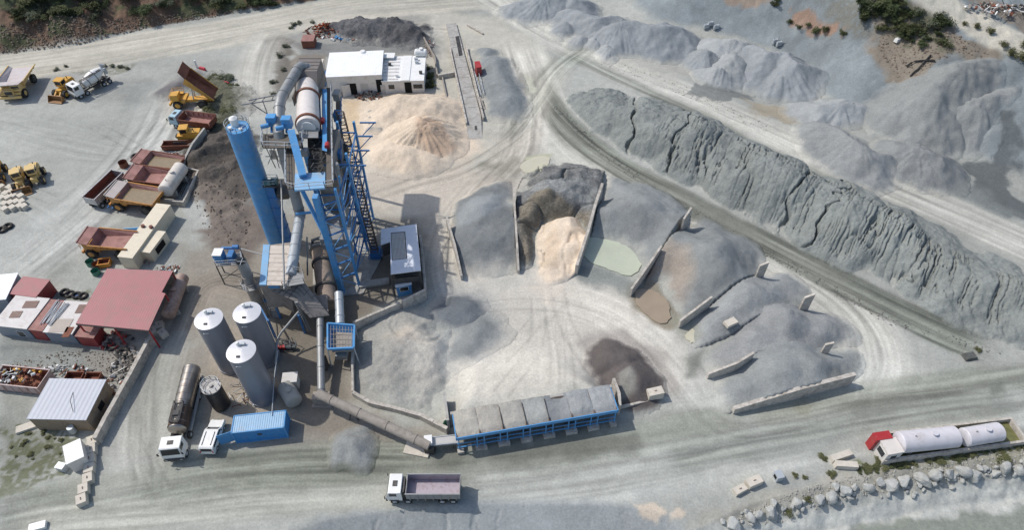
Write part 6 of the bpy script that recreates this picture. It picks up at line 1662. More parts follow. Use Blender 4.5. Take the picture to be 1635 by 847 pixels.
WALLW = paint('white_render', (214,210,204), rough=.7, damt=.3, dirt=(180,170,156))
box_hut('utility_box', 'dusty white equipment box standing behind the small beige tank', 'box', [(450, 612), (476, 610), (473, 594), (450, 596)], 2.0, WALLW, WALLW)
white_drum_tank('small beige horizontal tank beside the dusty white equipment box', (456, 618), (470, 642), 1.2, 1.1, paint('beige_tank', (176,172,162), damt=.3))
def pump_skid():
    p = up(446, 556, 0)
    r = thing('pump_skid', 'cluster of small dark pumps and pipes between the silver silos and the filter house', 'pumps', (p.x, p.y, 0))
    b = MB(); b.bx(-2.2, 2.2, -.8, .8, 0, .2); b.build('skid', DGREY, r)
    for i in range(3):
        q = MB(); q.cyl((-1.6 + i * 1.4, -.3, .6), (-.8 + i * 1.4, -.3, .6), .3, n=14); q.box((-.5 + i * 1.4, -.3, .55), (.4, .5, .6)); q.build('pump', paint('pump_teal', (70,80,84)) if i != 1 else REDP, r)
    q = MB()
    for i in range(6): x = -2 + i * .8; q.tube([(x, .6, .2), (x, .6, 1.2 + .2 * (i % 3)), (x + .6, .2, 1.4), (x + .7, -.4, .8)], .08, n=8)
    q.build('pipework', GREY, r)
pump_skid()
def valve_pipes():
    p = up(395, 640, 0)
    r = thing('pipework', 'low tangle of rusty and white pipes on the slab between black tank and front silo', 'pipes', (p.x, p.y, .1))
    rr = random.Random(9)
    for nm, m in (('white_pipe', WHITE), ('rusty_pipe', RUST), ('grey_pipe', GREY)):
        q = MB()
        for i in range(7):
            x, y = rr.uniform(-2.4, 1.6), rr.uniform(-1.2, 2.4); a = rr.uniform(0, 3.1); L = rr.uniform(.4, 1.5)
            q.tube([(x, y, .12), (x, y, rr.uniform(.3, .8)), (x + L * math.cos(a), y + L * math.sin(a), rr.uniform(.3, .8)), (x + L * math.cos(a), y + L * math.sin(a), .1)], .07, n=8)
        q.build(nm, m, r)
valve_pipes()
def control_room():
    z = 5.2
    R_ = [up(px, py, z) for px, py in ((624, 438), (672, 432), (665, 358), (608, 366), (608, 391), (623, 386))]
    c = sum(R_, V()) / 6
    r = thing('control_building', 'white flat roofed control building with a ribbed roof panel, right of the tower', 'building', (c.x, c.y, 0))
    t = MB(); t.prism([(p.x, p.y) for p in R_], z - .15, z); t.build('roof', paint('white_roof', (214,218,224), damt=.15), r, world=True)
    b = MB(); q = [c + (V(p) - c) * .96 for p in R_]; b.prism([(p.x, p.y) for p in q], 2.6, z - .15); b.build('upper_wall', DGREY, r, world=True)
    w_ = MB(); P = [up(px, py, z + .1) for px, py in ((627, 415), (649, 412), (646, 371), (625, 373))]
    for i in range(10):
        a, e = V(P[0]).lerp(P[1], i / 10), V(P[0]).lerp(P[1], (i + .78) / 10); a2, e2 = V(P[3]).lerp(P[2], i / 10), V(P[3]).lerp(P[2], (i + .78) / 10)
        w_.prism([(a.x, a.y), (e.x, e.y), (e2.x, e2.y), (a2.x, a2.y)], z + .0, z + .1)
    w_.build('ribbed_panel', paint('panel_grey', (186,186,182), damt=.4), r, world=True)
    bb = MB(); P = [up(px, py, z + .02) for px, py in ((626, 416), (650, 413), (647, 370), (624, 372))]; bb.prism([(p.x, p.y) for p in P], z, z + .03); bb.build('panel_bed', DGREY, r, world=True)
    f = MB(); a, e = up(627, 440, 4.4), up(667, 436, 4.4); f.beam(a + V((0, -.3, 0)), e + V((0, -.3, 0)), .1, .9); f.build('window_band', GLASS, r, world=True)
    for px, py in ((624, 438), (670, 433), (665, 360), (609, 368), (624, 388)):
        p = up(px, py, z - .2); l = MB(); l.beam((p.x, p.y, 0), (p.x, p.y, z - .2), .22); l.build('post', DGREY, r, world=True)
control_room()
box_hut('site_cabin', 'small blue and white cabin in front of the control building', 'cabin', [(631, 459), (657, 454), (655, 440), (629, 445)], 2.5, BLUE, ROOFW, windows=(('f', 0, 1.2, 1.2, 2.0, 'window'),))
box_hut('loading_slab_house', 'low grey slab reaching from the tower foot to the control building', 'slab', [(574, 459), (622, 452), (621, 443), (573, 450)], .5, CONC2, CONC2)

# ---------------------------------------------------------------- cold feed bins
def feed_bins():
    zt = 3.4
    a, b = up(729, 700, zt), up(986, 655, zt)
    d = b - a; L = d.length; rz = math.atan2(d.y, d.x)
    r = thing('feed_bins', 'long blue framed row of aggregate feed bins with gravel heaped to the rim', 'feed bins', (a.x, a.y, 0), rz)
    D = 3.3; n = 7
    # troughs
    for i in range(n):
        x0, x1 = L * i / n, L * (i + 1) / n
        m = MB(); xm = (x0 + x1) / 2
        T = [(x0 + .03, 0, zt), (x1 - .03, 0, zt), (x1 - .03, D, zt), (x0 + .03, D, zt)]; Bt = [(xm - .5, D / 2 - .4, 1.7), (xm + .5, D / 2 - .4, 1.7), (xm + .5, D / 2 + .4, 1.7), (xm - .5, D / 2 + .4, 1.7)]
        for k in range(4):
            p, q, s, t = V(T[k]), V(T[(k + 1) % 4]), V(Bt[(k + 1) % 4]), V(Bt[k]); ce = V((xm, D / 2, 0)); o = lambda v: v + (ce - v) * .03
            m.hexa([t, s, s + V((0, 0, 0)) + (ce - s) * .03, t + (ce - t) * .03], [p, q, q + (V((xm, D / 2, zt)) - q) * .03, p + (V((xm, D / 2, zt)) - p) * .03])
        m.build('bin_trough', paint('brown_bin', (120,104,92), rough=.8), r)
    f = MB(); f.bx(-.05, L + .05, -.12, 0, zt - .55, zt + .06); f.build('front_fascia', BLUE, r)
    for x in (L, -.12): f = MB(); f.bx(x, x + .12, -.12, D, zt - .55, zt + .06); f.build('end_fascia', BLUE, r)
    for i in range(n + 1):
        for dx in ((-.45, .45) if 0 < i < n else ((.2,) if i == 0 else (-.2,))):
            x = L * i / n + dx
            l = MB(); l.beam((x, -.05, .55), (x, -.05, zt - .5), .14); l.build('leg', BLUE, r)
            l = MB(); l.beam((x, D, .0), (x, D, zt - .5), .14); l.build('leg', BLUE, r)
    g = MB(); g.beam((0, -.06, 1.0), (L, -.06, 1.0), .13); g.beam((0, -.06, 1.9), (L, -.06, 1.9), .1); g.build('lower_rail', BLUE, r)
    for i in range(n + 1):
        x = L * i / n; k = MB(); k.bx(x - .75 if 0 < i else x - .1, x + .75 if i < n else x + .1, -.55, .75, -.2, .55); k.build('concrete_foot', CONC, r)
    c = MB(); c.bx(.1, L - .1, D / 2 - .5, D / 2 + .5, 1.15, 1.25)
    for i in range(40): x = .3 + i * (L - .6) / 39; c.cyl((x, D / 2 - .6, 1.08), (x, D / 2 + .6, 1.08), .07, n=8)
    c.build('collecting_belt', BLACK, r)
    # dark space behind the frame: retaining wall of the ramp
    w_ = MB(); w_.bx(-.3, L + .3, D + .1, D + .5, -.3, zt - .05); w_.build('retaining_wall', CONC2, r)
    # gravel in the bins: one heaped surface per bin
    res = .22
    co, si = math.cos(rz), math.sin(rz)
    rr = random.Random(2)
    fillv = [.05, .02, .12, .0, -.3, .16, .06]
    tones = [A((184,180,170)), A((182,178,169)), A((176,174,167)), A((164,166,163)), A((146,149,151)), A((158,161,162)), A((162,165,166))]
    for i in range(n):
        x0, x1 = L * i / n, L * (i + 1) / n
        X, Y = np.meshgrid(np.linspace(x0 + .0, x1 - .0, 24), np.linspace(-.02, D + .45, 22))
        u = (X - x0) / (x1 - x0); v_ = Y / D
        Z = zt + .05 + fillv[i] * np.clip(np.sin(np.pi * u), 0, 1) * sst(0, .4, v_) + (.04 + .05 * rr.random()) * np.clip(np.sin(np.pi * u), 0, 1) ** .4 * sst(0, .5, v_) - .25 * (1 - sst(0, .25, v_)) + .30 * fbm(X + a.x, Y, .8, 4, i + 3) - .2 * sst(.85, 1.12, v_) * 0
        C = np.zeros(X.shape + (3,)); C[:] = tones[i]; C *= 1 + .3 * fbm(X * 1.3, Y, .9, 3, i)[..., None]
        g = gridmesh('gravel_fill', X, Y, Z, C, GRAVEL); g.parent = r
    # divider edges
    for i in (2, 3, 4):
        q = MB(); x = L * i / n; q.bx(x - .03, x + .03, .3, D, zt, zt + .22); q.build('divider', DGREY, r)
feed_bins()
def belt_segment():
    a, b = up(684, 706, 1.5), up(733, 701, 1.5)
    d = b - a; rz = math.atan2(d.y, d.x); L = d.length
    r = thing('belt_conveyor', 'short open belt conveyor between the inclined tube and the feed bins', 'conveyor', (a.x, a.y, 0), rz)
    m = MB(); m.bx(0, L, -.45, .45, 1.42, 1.5); m.build('belt', paint('pale_belt', (190,188,184), damt=.3), r)
    f = MB(); f.bx(0, L, -.6, -.5, 1.25, 1.55); f.bx(0, L, .5, .6, 1.25, 1.55); f.build('side_frame', LGREY, r)
    k = MB()
    for i in range(10): k.cyl((.2 + i * (L - .4) / 9, -.5, 1.35), (.2 + i * (L - .4) / 9, .5, 1.35), .06, n=8)
    k.build('roller', DGREY, r)
    for x in (.8, L - .8):
        for y in (-.5, .5): l = MB(); l.beam((x, y, 0), (x, y, 1.25), .1); l.build('leg', DGREY, r)
    c = MB(); c.bx(-.5, .5, -.6, .6, 1.5, 2.1); c.build('cover', WHITE, r)
belt_segment()
def green_post():
    p = up(712, 675, 1.0)
    r = thing('green_net', 'small heap of dark green netting at the end of the curved low wall', 'net', (p.x, p.y, .6))
    b = MB(); rr = random.Random(1)
    for i in range(14):
        x, y = rr.uniform(-.3, .3), rr.uniform(-.4, .4); b.cyl((x, y, 0), (x * .5 + rr.uniform(-.1, .1), y * .5, rr.uniform(.5, 1.1)), .16, .05, n=6)
    b.build('folded_net', paint('dark_green', (40,84,66), rough=.9, damt=.1), r)
green_post()
def concrete_steps():
    p = up(667, 715)
# ---------------------------------------------------------------- scrap yard, left side
PINKR = mat('faded_red_roof', (170,114,114), rough=.55, var=.05, scale=.3, rib=('X', .35), ribd=.015, dirt=(150,118,112), damt=.45, dscale=.5)
def shed():
    z = 4.3
    P = [up(px, py, z) for px, py in ((121, 517), (237, 528), (264, 469), (258, 467), (276, 433), (171, 429))]
    c = sum(P, V()) / 6
    r = thing('open_shed', 'open sided shed with a large faded red sheet roof', 'shed', (c.x, c.y, 0))
    t = MB(); t.prism([(p.x, p.y) for p in P], z - .12, z); t.build('roof', PINKR, r, world=True)
    q = MB(); 
    for a, e in ((0, 1), (4, 5), (5, 0)): q.beam(V(P[a]) - V((0, 0, .22)), V(P[e]) - V((0, 0, .22)), .15, .2)
    for k in (.25, .5, .75): q.beam(V(P[0]).lerp(P[1], k) - V((0, 0, .22)), V(P[5]).lerp(P[4], k) - V((0, 0, .22)), .12, .18)
    q.build('purlins', DGREY, r, world=True)
    for i, k in ((0, 0), (0, .5), (1, 0), (2, 0), (4, 0), (5, 0), (5, .5)):
        p = V(P[i]).lerp(P[(i + 1) % 6], k); p = p + (c - p) * .03; l = MB(); l.beam((p.x, p.y, 0), (p.x, p.y, z - .3), .18); l.build('post', REDP, r, world=True)
    w_ = MB(); a, e = V(P[5]), V(P[4]); w_.hexa([(a.x, a.y - .2, 0), (e.x, e.y - .2, 0), (e.x, e.y - .1, 0), (a.x, a.y - .1, 0)], [(a.x, a.y - .2, z - .4), (e.x, e.y - .2, z - .4), (e.x, e.y - .1, z - .4), (a.x, a.y - .1, z - .4)]); w_.build('back_wall', DUSTY, r, world=True)
shed()
BG = paint('blue_grey_sheet', (128,138,150), damt=.3); REDC = paint('red_container_paint', (156,64,62), dirt=(120,70,64), damt=.35)
CREAMP = paint('cream_paint', (216,206,184), dirt=(190,176,150), damt=.3)
DUSTR = paint('dusty_white_roof', (206,202,198), dirt=(170,158,150), damt=.35)
BEIGER = mat('cream_ribbed_roof', (218,208,186), rough=.6, var=.05, rib=('Y', .4), ribd=.02, dirt=(190,176,150), damt=.2)
box_hut('workshop', 'workshop with clean white sheet roof cut off by the left border', 'building', [(-42, 486), (4, 476), (34, 438), (-20, 438)], 2.9, BG, ROOFW)
box_hut('shipping_container', 'faded red container with a dark red end wall, left of the tyres', 'container', [(14, 471), (58, 474), (79, 448), (36, 440)], 2.7, REDC, PINKR)
r, L, D, h = box_hut('workshop', 'blue grey walled workshop with white roof and two brown roof openings', 'building', [(-14, 520), (43, 526), (79, 477), (26, 471)], 2.6, BG, DUSTR, windows=(('f', 1.0, 1.0, .5, 1.6, 'window'),))
for (x, y, a, b_) in ((-.4, -.6, 1.5, 1.2), (.6, 1.4, 2.0, 1.3)):
    q = MB(); q.box((x, y, h + .03), (a, b_, .06), rz=.15); q.build('roof_opening', paint('brown_board', (112,84,74)), r)
box_hut('shipping_container', 'bright red container squeezed between two blue grey walled workshops, loaded with long pipes', 'container', [(45, 527), (70, 530), (101, 480), (80, 478)], 2.45, REDC, RUSTP)
r, L, D, h = box_hut('workshop', 'blue grey walled workshop with patchy dusty roof, next to the red roof shed', 'building', [(70, 531), (121, 535), (142, 483), (101, 480)], 2.6, BG, DUSTR)
for (x, y, a, b_, m) in ((-.2, -1.6, 2.6, 2.4, paint('pale_brown_board', (168,158,148))), (1.2, 1.6, 1.4, 1.6, paint('brown_board', (112,84,74))), (1.4, -2.6, 1.0, 1.8, RUST)):
    q = MB(); q.box((x, y, h + .03), (a, b_, .06), rz=.1); q.build('roof_patch', m, r)
box_hut('shipping_container', 'dark red container end showing beneath the front edge of the red roof shed', 'container', [(121, 538), (152, 541), (160, 520), (130, 517)], 2.3, REDC, RUSTP)
def pipes_bundle(label, a, b, z, n, m, group=None):
    A_, B_ = up(*a, z), up(*b, z); c = (A_ + B_) / 2; d = B_ - A_
    r = thing('pipe_bundle', label, 'pipes', (c.x, c.y, z - .1), math.atan2(d.y, d.x), group)
    rr = random.Random(n)
    for i in range(n):
        q = MB(); y = (i - n / 2) * .22; o = rr.uniform(-.05, .05); q.cyl((-d.length / 2 + rr.uniform(0, .6), y - o * 3, .1), (d.length / 2 - rr.uniform(0, .6), y + o * 3, .1), .07, n=8); q.build('pipe', m, r)
pipes_bundle('pale pipes lying along the bright red container roof', (66, 520), (96, 478), 2.62, 5, LGREY)
pipes_bundle('pale pipes lying on the workshop roof beside the red container', (76, 520), (106, 482), 2.78, 4, LGREY)
r, L, D, h = box_hut('store_house', 'low house with pale lavender sheet roof and earthy side walls beside the long dusty wall', 'building', [(42, 669), (137, 672), (170, 606), (79, 605)], 3.0, paint('earth_wall', (150,134,114), rough=.9, damt=.4, dirt=(110,94,78)), mat('lavender_sheet_roof', (184,188,196), rough=.5, var=.04, rib=('X', .6), ribd=.03, dirt=(180,180,182), damt=.15), windows=(('r', 0, 1.2, .9, 1.9, 'opening'),))
q = MB(); q.cyl((1.2, -D / 2 - .3, .5), (1.2, -D / 2 - .3, 1.6), .42, n=20); q.build('water_butt', LGREY, r)
q = MB(); q.tube([(.3, 1.0, h), (.9, -.6, h + .5), (1.8, -2.0, h + .2)], .035, n=6); q.build('cable', BLACK, r)
box_hut('site_hut', 'small white cube shaped hut standing alone by the concrete block row', 'hut', [(110, 742), (137, 727), (125, 703), (95, 714)], 2.3, WALLW, WHITE, ov=.04)
box_hut('utility_box', 'tiny grey white box beside the small white cube hut', 'box', [(88, 748), (100, 751), (104, 740), (91, 737)], 1.0, LGREY, LGREY, ov=.03)
r, L, D, h = box_hut('long_container', 'long cream container with ribbed roof reaching from the tank to the red roof shed', 'container', [(191, 411), (216, 413), (268, 327), (246, 324)], 2.7, CREAMP, BEIGER, ov=.03)
for x in (-.6, .8):
    q = MB(); q.cyl((x, .6, h), (x, .6, h + .35), .3, n=16); q.build('roof_vent', paint('brown_vent', (110,60,50)), r)
q = MB(); 
box_hut('store_container', 'lower cream container standing against the right side of the long cream container', 'container', [(222, 402), (240, 404), (264, 370), (246, 367)], 2.2, CREAMP, BEIGER, ov=.03, windows=(('r', 0, 2.4, .5, 1.7, 'opening'),))
def open_skip(label, T, z, m, junk=True, seed=1, group=None):
    W = [up(px, py, z) for px, py in T]; c = sum(W, V()) / 4
    d = (W[1] - W[0]) + (W[2] - W[3]); rz = math.atan2(d.y, d.x); L = d.length / 2
    e = (W[3] - W[0]) + (W[2] - W[1]); D = abs(-e.x * math.sin(rz) + e.y * math.cos(rz)) / 2
    r = thing('open_skip', label, 'skip', (c.x, c.y, 0), rz, group)
    open_box(r, -L / 2, L / 2, D / 2, .15, z, m, RUST, name='skip_body', posts=6)
    q = MB(); q.bx(-L / 2, L / 2, -D / 4, D / 4, 0, .14); q.build('skid', m, r)
    return r, L, D
def junk(label, c, rx, ry, h, n, cols, seed=1, name='scrap_heap', z=None, base=None, rz=0, size=1.0):
    """loose scrap nobody could count, one mesh per colour"""
    p = gup(*c)
    if z is not None: p = up(c[0], c[1], z)
    rr = random.Random(seed)
    r = thing(name, label, 'scrap', tuple(p), rz)
    for j, m in enumerate(cols):
        b = MB()
        for i in range(n // len(cols)):
            a = rr.uniform(0, 6.283); q = rr.random() ** .6; x, y = rx * q * math.cos(a), ry * q * math.sin(a); zz = h * (1 - q) * rr.uniform(.3, 1) + .1
            k = rr.random()
            M = Matrix.Rotation(rr.uniform(0, 3.1), 4, 'Z') @ Matrix.Rotation(rr.uniform(-.6, .6), 4, 'X') @ Matrix.Rotation(rr.uniform(-.5, .5), 4, 'Y')
            if k < .45: b.box((x, y, zz), (rr.uniform(.3, 1.1) * size, rr.uniform(.15, .6) * size, rr.uniform(.05, .3) * size), M=M)
            elif k < .8: d_ = M @ V((rr.uniform(.5, 1.3) * size, 0, 0)); b.beam(V((x, y, zz)) - d_, V((x, y, zz)) + d_, rr.uniform(.04, .12))
            else: d_ = M @ V((.3 * size, 0, 0)); b.cyl(V((x, y, zz)) - d_, V((x, y, zz)) + d_, rr.uniform(.12, .32) * size, n=12)
        o = b.build('scrap_pieces', m, r)
        o['kind'] = 'stuff'
    return r
open_skip('pinkish white open skip full of scrap at the left border', [(-14, 612), (64, 622), (75, 590), (0, 584)], 1.8, paint('pinkish_skip', (190,172,168), damt=.4, dirt=(150,110,100)))
junk('colourful scrap heaped inside the pinkish white open skip', (30, 600), 3.6, 1.2, .7, 60, [RUST, WHITE, YEL, DGREY, GREY], 3, z=1.3, size=.8)
open_skip('rusty brown open skip behind the lavender roofed house, left one', [(99, 607), (128, 607), (134, 595), (108, 594)], 1.2, RUST)
open_skip('rusty brown open skip behind the lavender roofed house, right one', [(132, 607), (158, 606), (160, 596), (138, 595)], 1.0, RUST)
junk('scrap strewn between the two yards behind the lavender roofed house', (90, 592), 5.2, .8, .5, 50, [GREY, DGREY, RUST, WHITE], 5, size=.7)
junk('grey scrap and flat sheets below the red roof shed', (203, 585), 2.2, 3.2, .5, 60, [GREY, DUSTY, DGREY], 6)
junk('broken slabs and scrap along the lower part of the long dusty wall', (175, 625), 1.6, 2.6, .5, 40, [DUSTY, GREY, RUST], 7, size=.8)
junk('machine scrap under the front of the red roof shed', (183, 545), 2.6, 1.6, 1.0, 50, [DGREY, REDC, DUSTY], 8, size=.8)
junk('scrap metal in shade between the cream container and the tank', (268, 345), 1.0, 1.8, .8, 24, [RUST, DGREY, REDC], 9, size=.7)
junk('pale rubble and broken pipes behind the upper end of the rusty tank', (268, 432), 2.4, 1.0, .6, 34, [LGREY, DUSTY, RUST], 10, size=.6)
junk('rusty red and grey steel pieces between the trough and the dumper beds', (275, 250), 3.2, 1.0, .9, 40, [REDC, DGREY, LGREY, RUST], 11, size=.8)
junk('red and white scraps in the scrub on the round mound', (345, 135), 3.6, 1.2, .6, 20, [REDP, WHITE], 12, size=.8)
def gantry_junk(): pass
# drums, tyres
tyre0 = None
def tyre(label, px, py, rad=.75, group=None, m=None, tilt=0):
    p = gup(px, py)
    r = thing('tyre', label, 'tyre', tuple(p), random.uniform(0, 3), group)
    b = MB(); N_ = 24; K = 8; vs_ = []; fs = []
    for i in range(N_):
        a = 2 * math.pi * i / N_
        for k in range(K):
            t = 2 * math.pi * k / K; rr_ = rad * .74 + rad * .26 * math.cos(t); vs_.append((rr_ * math.cos(a), rr_ * math.sin(a), rad * .26 + rad * .26 * math.sin(t)))
    for i in range(N_):
        for k in range(K): fs.append((i * K + k, ((i + 1) % N_) * K + k, ((i + 1) % N_) * K + (k + 1) % K, i * K + (k + 1) % K))
    b.add(vs_, fs, True); b.build('casing', BLACK, r)
    l = MB(); N2 = 24
    l.cyl((0, 0, .04), (0, 0, .06), rad * .5, n=20); l.build('ground_inside', m or DUSTY, r)
    return r
gt = 'old tyres lying about the left yard'
tyre('single big tyre with pale inside lying on the open yard near the rusty barrel', 218, 252, 1.0, gt, LGREY)
tyre('tyre at the very left border, left of the pair', 5, 368, .85, gt)
tyre('tyre at the left border, right of the pair', 14, 363, .85, gt)
for i, (px, py) in enumerate([(112, 471), (123, 473), (133, 474), (104, 468)]):
    tyre('dark tyre in the short row behind the patchy workshop roof, number from the left: ' + ['second', 'third', 'last', 'first'][i], px, py, .75, 'row of tyres behind the workshop', mat('blue_rim', (60,90,130), rough=.6) if i == 1 else None)
tyre('large dark tyre among the grey scrap below the red roof shed', 197, 566, 1.0, gt)
tyre('smaller dark tyre leaning beside the machine scrap under the shed', 178, 556, .7, gt)
def drum(label, px, py, m, rad=.6, h=.9, group='drums left of the red roof shed'):
    p = gup(px, py)
    r = thing('steel_drum', label, 'drum', tuple(p), 0, group)
    b = MB(); b.cyl((0, 0, 0), (0, 0, h), rad, n=22, caps=False); b.cyl((0, 0, 0), (0, 0, h - .02), rad * .93, n=22, caps=False); b.cyl((0, 0, .05), (0, 0, .08), rad * .95, n=22); b.build('shell', m, r)
    f = MB()
    for z in (.03, h / 2, h - .03): f.cyl((0, 0, z - .03), (0, 0, z + .03), rad + .03, n=22, caps=False)
    f.build('hoop', m, r)
GRN = paint('green_paint', (72,132,112), damt=.4)
drum('pale green open drum, upper of the green ones left of the red roof shed', 146, 423, GRN)
drum('dark green open drum with black inside, nearest the red roof shed corner', 155, 438, GRN)
drum('rusty brown drum between the green drum and the orange crate', 157, 427, RUST)
drum('rusty barrel with orange stain standing alone near the single tyre', 199, 266, RUST, .75, 1.1, None)
def crate():
    p = gup(169, 424); r = thing('orange_crate', 'orange yellow open crate beside the green drums', 'crate', tuple(p), .2)
    open_box(r, -.9, .9, .65, .05, .9, paint('orange_paint', (214,146,60)), RUST, name='crate_body')
    q = MB(); q.bx(-.8, .8, -.5, .5, 0, .05); q.build('base', DGREY, r)
crate()
def blue_box():
    p = up(207, 369, 1.0); r = thing('water_tub', 'pale blue plastic tub beside the long cream container', 'tub', (p.x, p.y, 0), .1)
    open_box(r, -1.2, 1.2, .6, .1, 1.0, paint('light_blue_paint', (120,180,216)), paint('light_blue_paint', (120,180,216)), name='tub_body')
    q = MB(); q.bx(-1.1, 1.1, -.5, .5, 0, .1); q.build('base', DGREY, r)
blue_box()
junk('red and grey pieces under the low end of the long cream container', (238, 418), 1.0, .8, .5, 16, [REDC, GREY], 14, size=.5)
pl = gup(53, 688)
block('ramp_slab', 'tilted whitish slab left below the lavender roofed house', 43, 684, (2.4, 1.1, .35), 25, cat='slab', detail=False)
tag(MB().box((0, 0, .25), (1.8, .9, .5), rz=.3).build('paper_sack', WHITE), 'white sack lying on the ground at the bottom left border', 'sack').location = tuple(gup(62, 843))

# ---------------------------------------------------------------- offices and lane ramp at the top
r, L, D, h = box_hut('warehouse', 'white warehouse with the big blank white roof and a dark half open door', 'building', [(520, 123), (610, 119), (612, 80), (525, 84)], 4.4, WALLW, ROOFW, windows=(('f', -.7, 1.7, 0, 2.6, 'opening'), ('f', 5.0, 1.5, 0, 3.2, 'opening'), ('f', 1.8, 1.6, .2, 2.4, 'door')))
q = MB(); q.box((-1.9, -D / 2 - .45, 1.3), (1.7, .06, 2.5), rz=.45); q.build('open_door', WALLW, r)
q = MB(); q.cyl((1.3, D / 2 - .4, h), (1.3, D / 2 - .4, h + .3), .8, .5, n=18); q.build('roof_cowl', WHITE, r)
r, L, D, h = box_hut('office', 'lower white office with flat roof, small windows and a dark passage', 'building', [(611, 130), (679, 128), (678, 89), (612, 90)], 3.0, WALLW, WHITE, windows=(('f', 1.0, 1.4, 0, 2.6, 'opening'), ('f', -2.4, 1.2, 1.1, 2.1, 'window'), ('f', 3.0, 1.9, 1.1, 2.1, 'window'), ('f', -4.2, .9, 0, 2.1, 'door')))
for x, y, a, m in ((-3.0, 1.2, .6, DGREY), (-1.2, -3.2, .55, WHITE), (3.6, -2.2, .6, DGREY), (2.6, 1.8, .7, LGREY), (2.4, 3.0, .7, LGREY)):
    q = MB(); q.box((x, y, h + .25), (a, a * .7, .5)); q.box((x, y, h + .53), (a * 1.1, a * .8, .06)); q.build('roof_unit', m, r)
q = MB()
for i in range(7): q.bx(-L / 2 + .2, -1.0, -D / 2 + .5 + i * 1.3, -D / 2 + .9 + i * 1.3, h, h + .06)
q.build('roof_strip', DUSTR, r)
q = MB(); q.bx(-.4, 1.4, -D / 2, D / 2, h, h + .12); q.build('roof_walkway', WHITE, r)
white_drum_tank('small white water tank standing behind the white office', (664, 84), (680, 84), 3.6, .8, WHITE, zb=2.0)
box_hut('generator_box', 'white machine box with pale lid on the back corner between warehouse and office', 'box', [(613, 92), (630, 92), (630, 84), (613, 84)], 3.6, LGREY, WHITE)
box_hut('shipping_container', 'white container with ribbed cream roof behind the dark drum hood', 'container', [(491, 122), (511, 122), (513, 94), (494, 94)], 2.7, WALLW, mat('cream_ribs', (224,216,200), rough=.6, rib=('Y', .9), ribd=.1), ov=.03)
box_hut('generator_box', 'small blue cabinet right of the white ribbed container', 'cabinet', [(514, 126), (520, 126), (520, 113), (514, 113)], 1.8, DBLUE, DBLUE, ov=.03)
box_hut('shipping_container', 'pale pink container end left of the rusty scrap heap', 'container', [(481, 66), (502, 65), (502, 55), (483, 55)], 1.8, RUST, RUSTP, ov=.03)
junk('orange rusty scrap steel heaped before the slate coloured rock heap', (524, 50), 5.5, 3.2, 2.2, 170, [mat('bright_rust', (150,74,46), rough=.9, var=.3), RUST, mat('dark_rust', (92,54,42), rough=.9, var=.3)], 20, size=.9)
junk('second smaller heap of orange rusted steel right of the larger one', (588, 48), 3.0, 1.4, 1.3, 60, [mat('bright_rust', (150,74,46)), RUST], 21, size=.8)
junk('pale, pink and blue sheets lying at the front of the rusty scrap', (545, 62), 6.5, .9, .5, 36, [WHITE, RUSTP, BLUE, GREY], 22, size=1.0)
junk('pile of black machine parts in front of the warehouse door', (590, 152), 3.0, 2.0, .9, 80, [DGREY, BLACK, RUST, GREY], 23, size=.7)
junk('small heap of red barrels and cans by the warehouse corner', (541, 152), 1.2, .8, .8, 24, [REDP, REDC, WHITE], 24, size=.5)
junk('heap of white and brown timber and stones beside the low lane wall', (684, 78), 1.2, 4.6, .8, 60, [DUSTR, DUSTY, RUST], 25, size=.6)
def weigh():
    P = [(712, 38), (728, 36), (745, 100), (768, 185), (744, 188), (726, 100)]
    W = [up(px, py, .5) for px, py in P]; c = sum(W, V()) / 6
    r = thing('lane_ramp', 'long narrow raised concrete weighing lane with dark stains and side walls', 'weighbridge', (c.x, c.y, 0))
    b = MB(); b.prism([(p.x, p.y) for p in W], -.2, .5); b.build('deck', CONC2, r, world=True)
    e = MB()
    for A_, B_, C_, D_ in (((768, 185), (744, 188), (746, 222), (770, 222)),): e.hexa([up(*D_, 0), up(*C_, 0), up(*B_, 0), up(*A_, 0)][::1], [up(D_[0], D_[1], .03), up(C_[0], C_[1], .03), up(B_[0], B_[1], .5), up(A_[0], A_[1], .5)])
    e.build('approach', CONC2, r, world=True)
    for a, e_ in (((718, 74), (745, 196)), ((744, 72), (772, 188))):
        k = MB(); A_, B_ = up(*a, .9), up(*e_, .9); n = 9
        d = (B_ - A_); q = V((-d.y, d.x, 0)).normalized() * .16
        for i in range(n):
            s, t = A_.lerp(B_, i / n), A_.lerp(B_, (i + .97) / n); k.hexa([V((v.x, v.y, 0)) for v in (s - q, t - q, t + q, s + q)], [V((v.x, v.y, .95)) for v in (s - q, t - q, t + q, s + q)])
        k.build('side_kerb', CONC, r, world=True)
    for L_ in ([(727, 58), (733, 57), (739, 88), (733, 90)], [(757, 192), (760, 192), (762, 205), (758, 206)]):
        s = MB(); s.prism([tuple(up(px, py, .5)[:2]) for px, py in L_], .503 if L_[0][1] < 100 else .3, .507 if L_[0][1] < 100 else .31); s.build('oil_stain', mat('oil_stain', (62,62,62), rough=.8, var=.5, scale=1), r, world=True)
    j = MB()
    for i in range(8):
        a, e_ = up(718 + i * 4.2, 60 + i * 16, .5), up(736 + i * 4.2, 58 + i * 16, .5); j.beam(a + V((0, 0, .0)), e_, .06, .03)
    j.build('deck_joint', DGREY, r, world=True)
weigh()
wall('low wall left of the weighing lane with a bend, running past the office', [(676,58,1.0),(694,90,1.0),(698,118,1.0)], th=.3, m=DUSTY)
wall('low beam lying across the end of the concrete pad left of the weighing lane', [(699,119,1.0),(726,114,1.0)], th=.5)
wall('thin kerb running down from the cross beam left of the weighing lane', [(706,122,.6),(712,150,.6),(718,186,.6)], th=.25, m=DUSTY)
wall('thin white kerb right of the weighing lane beside the dark gravel', [(776,112,.6),(783,140,.6),(790,172,.6),(778,176,.6)], th=.2)
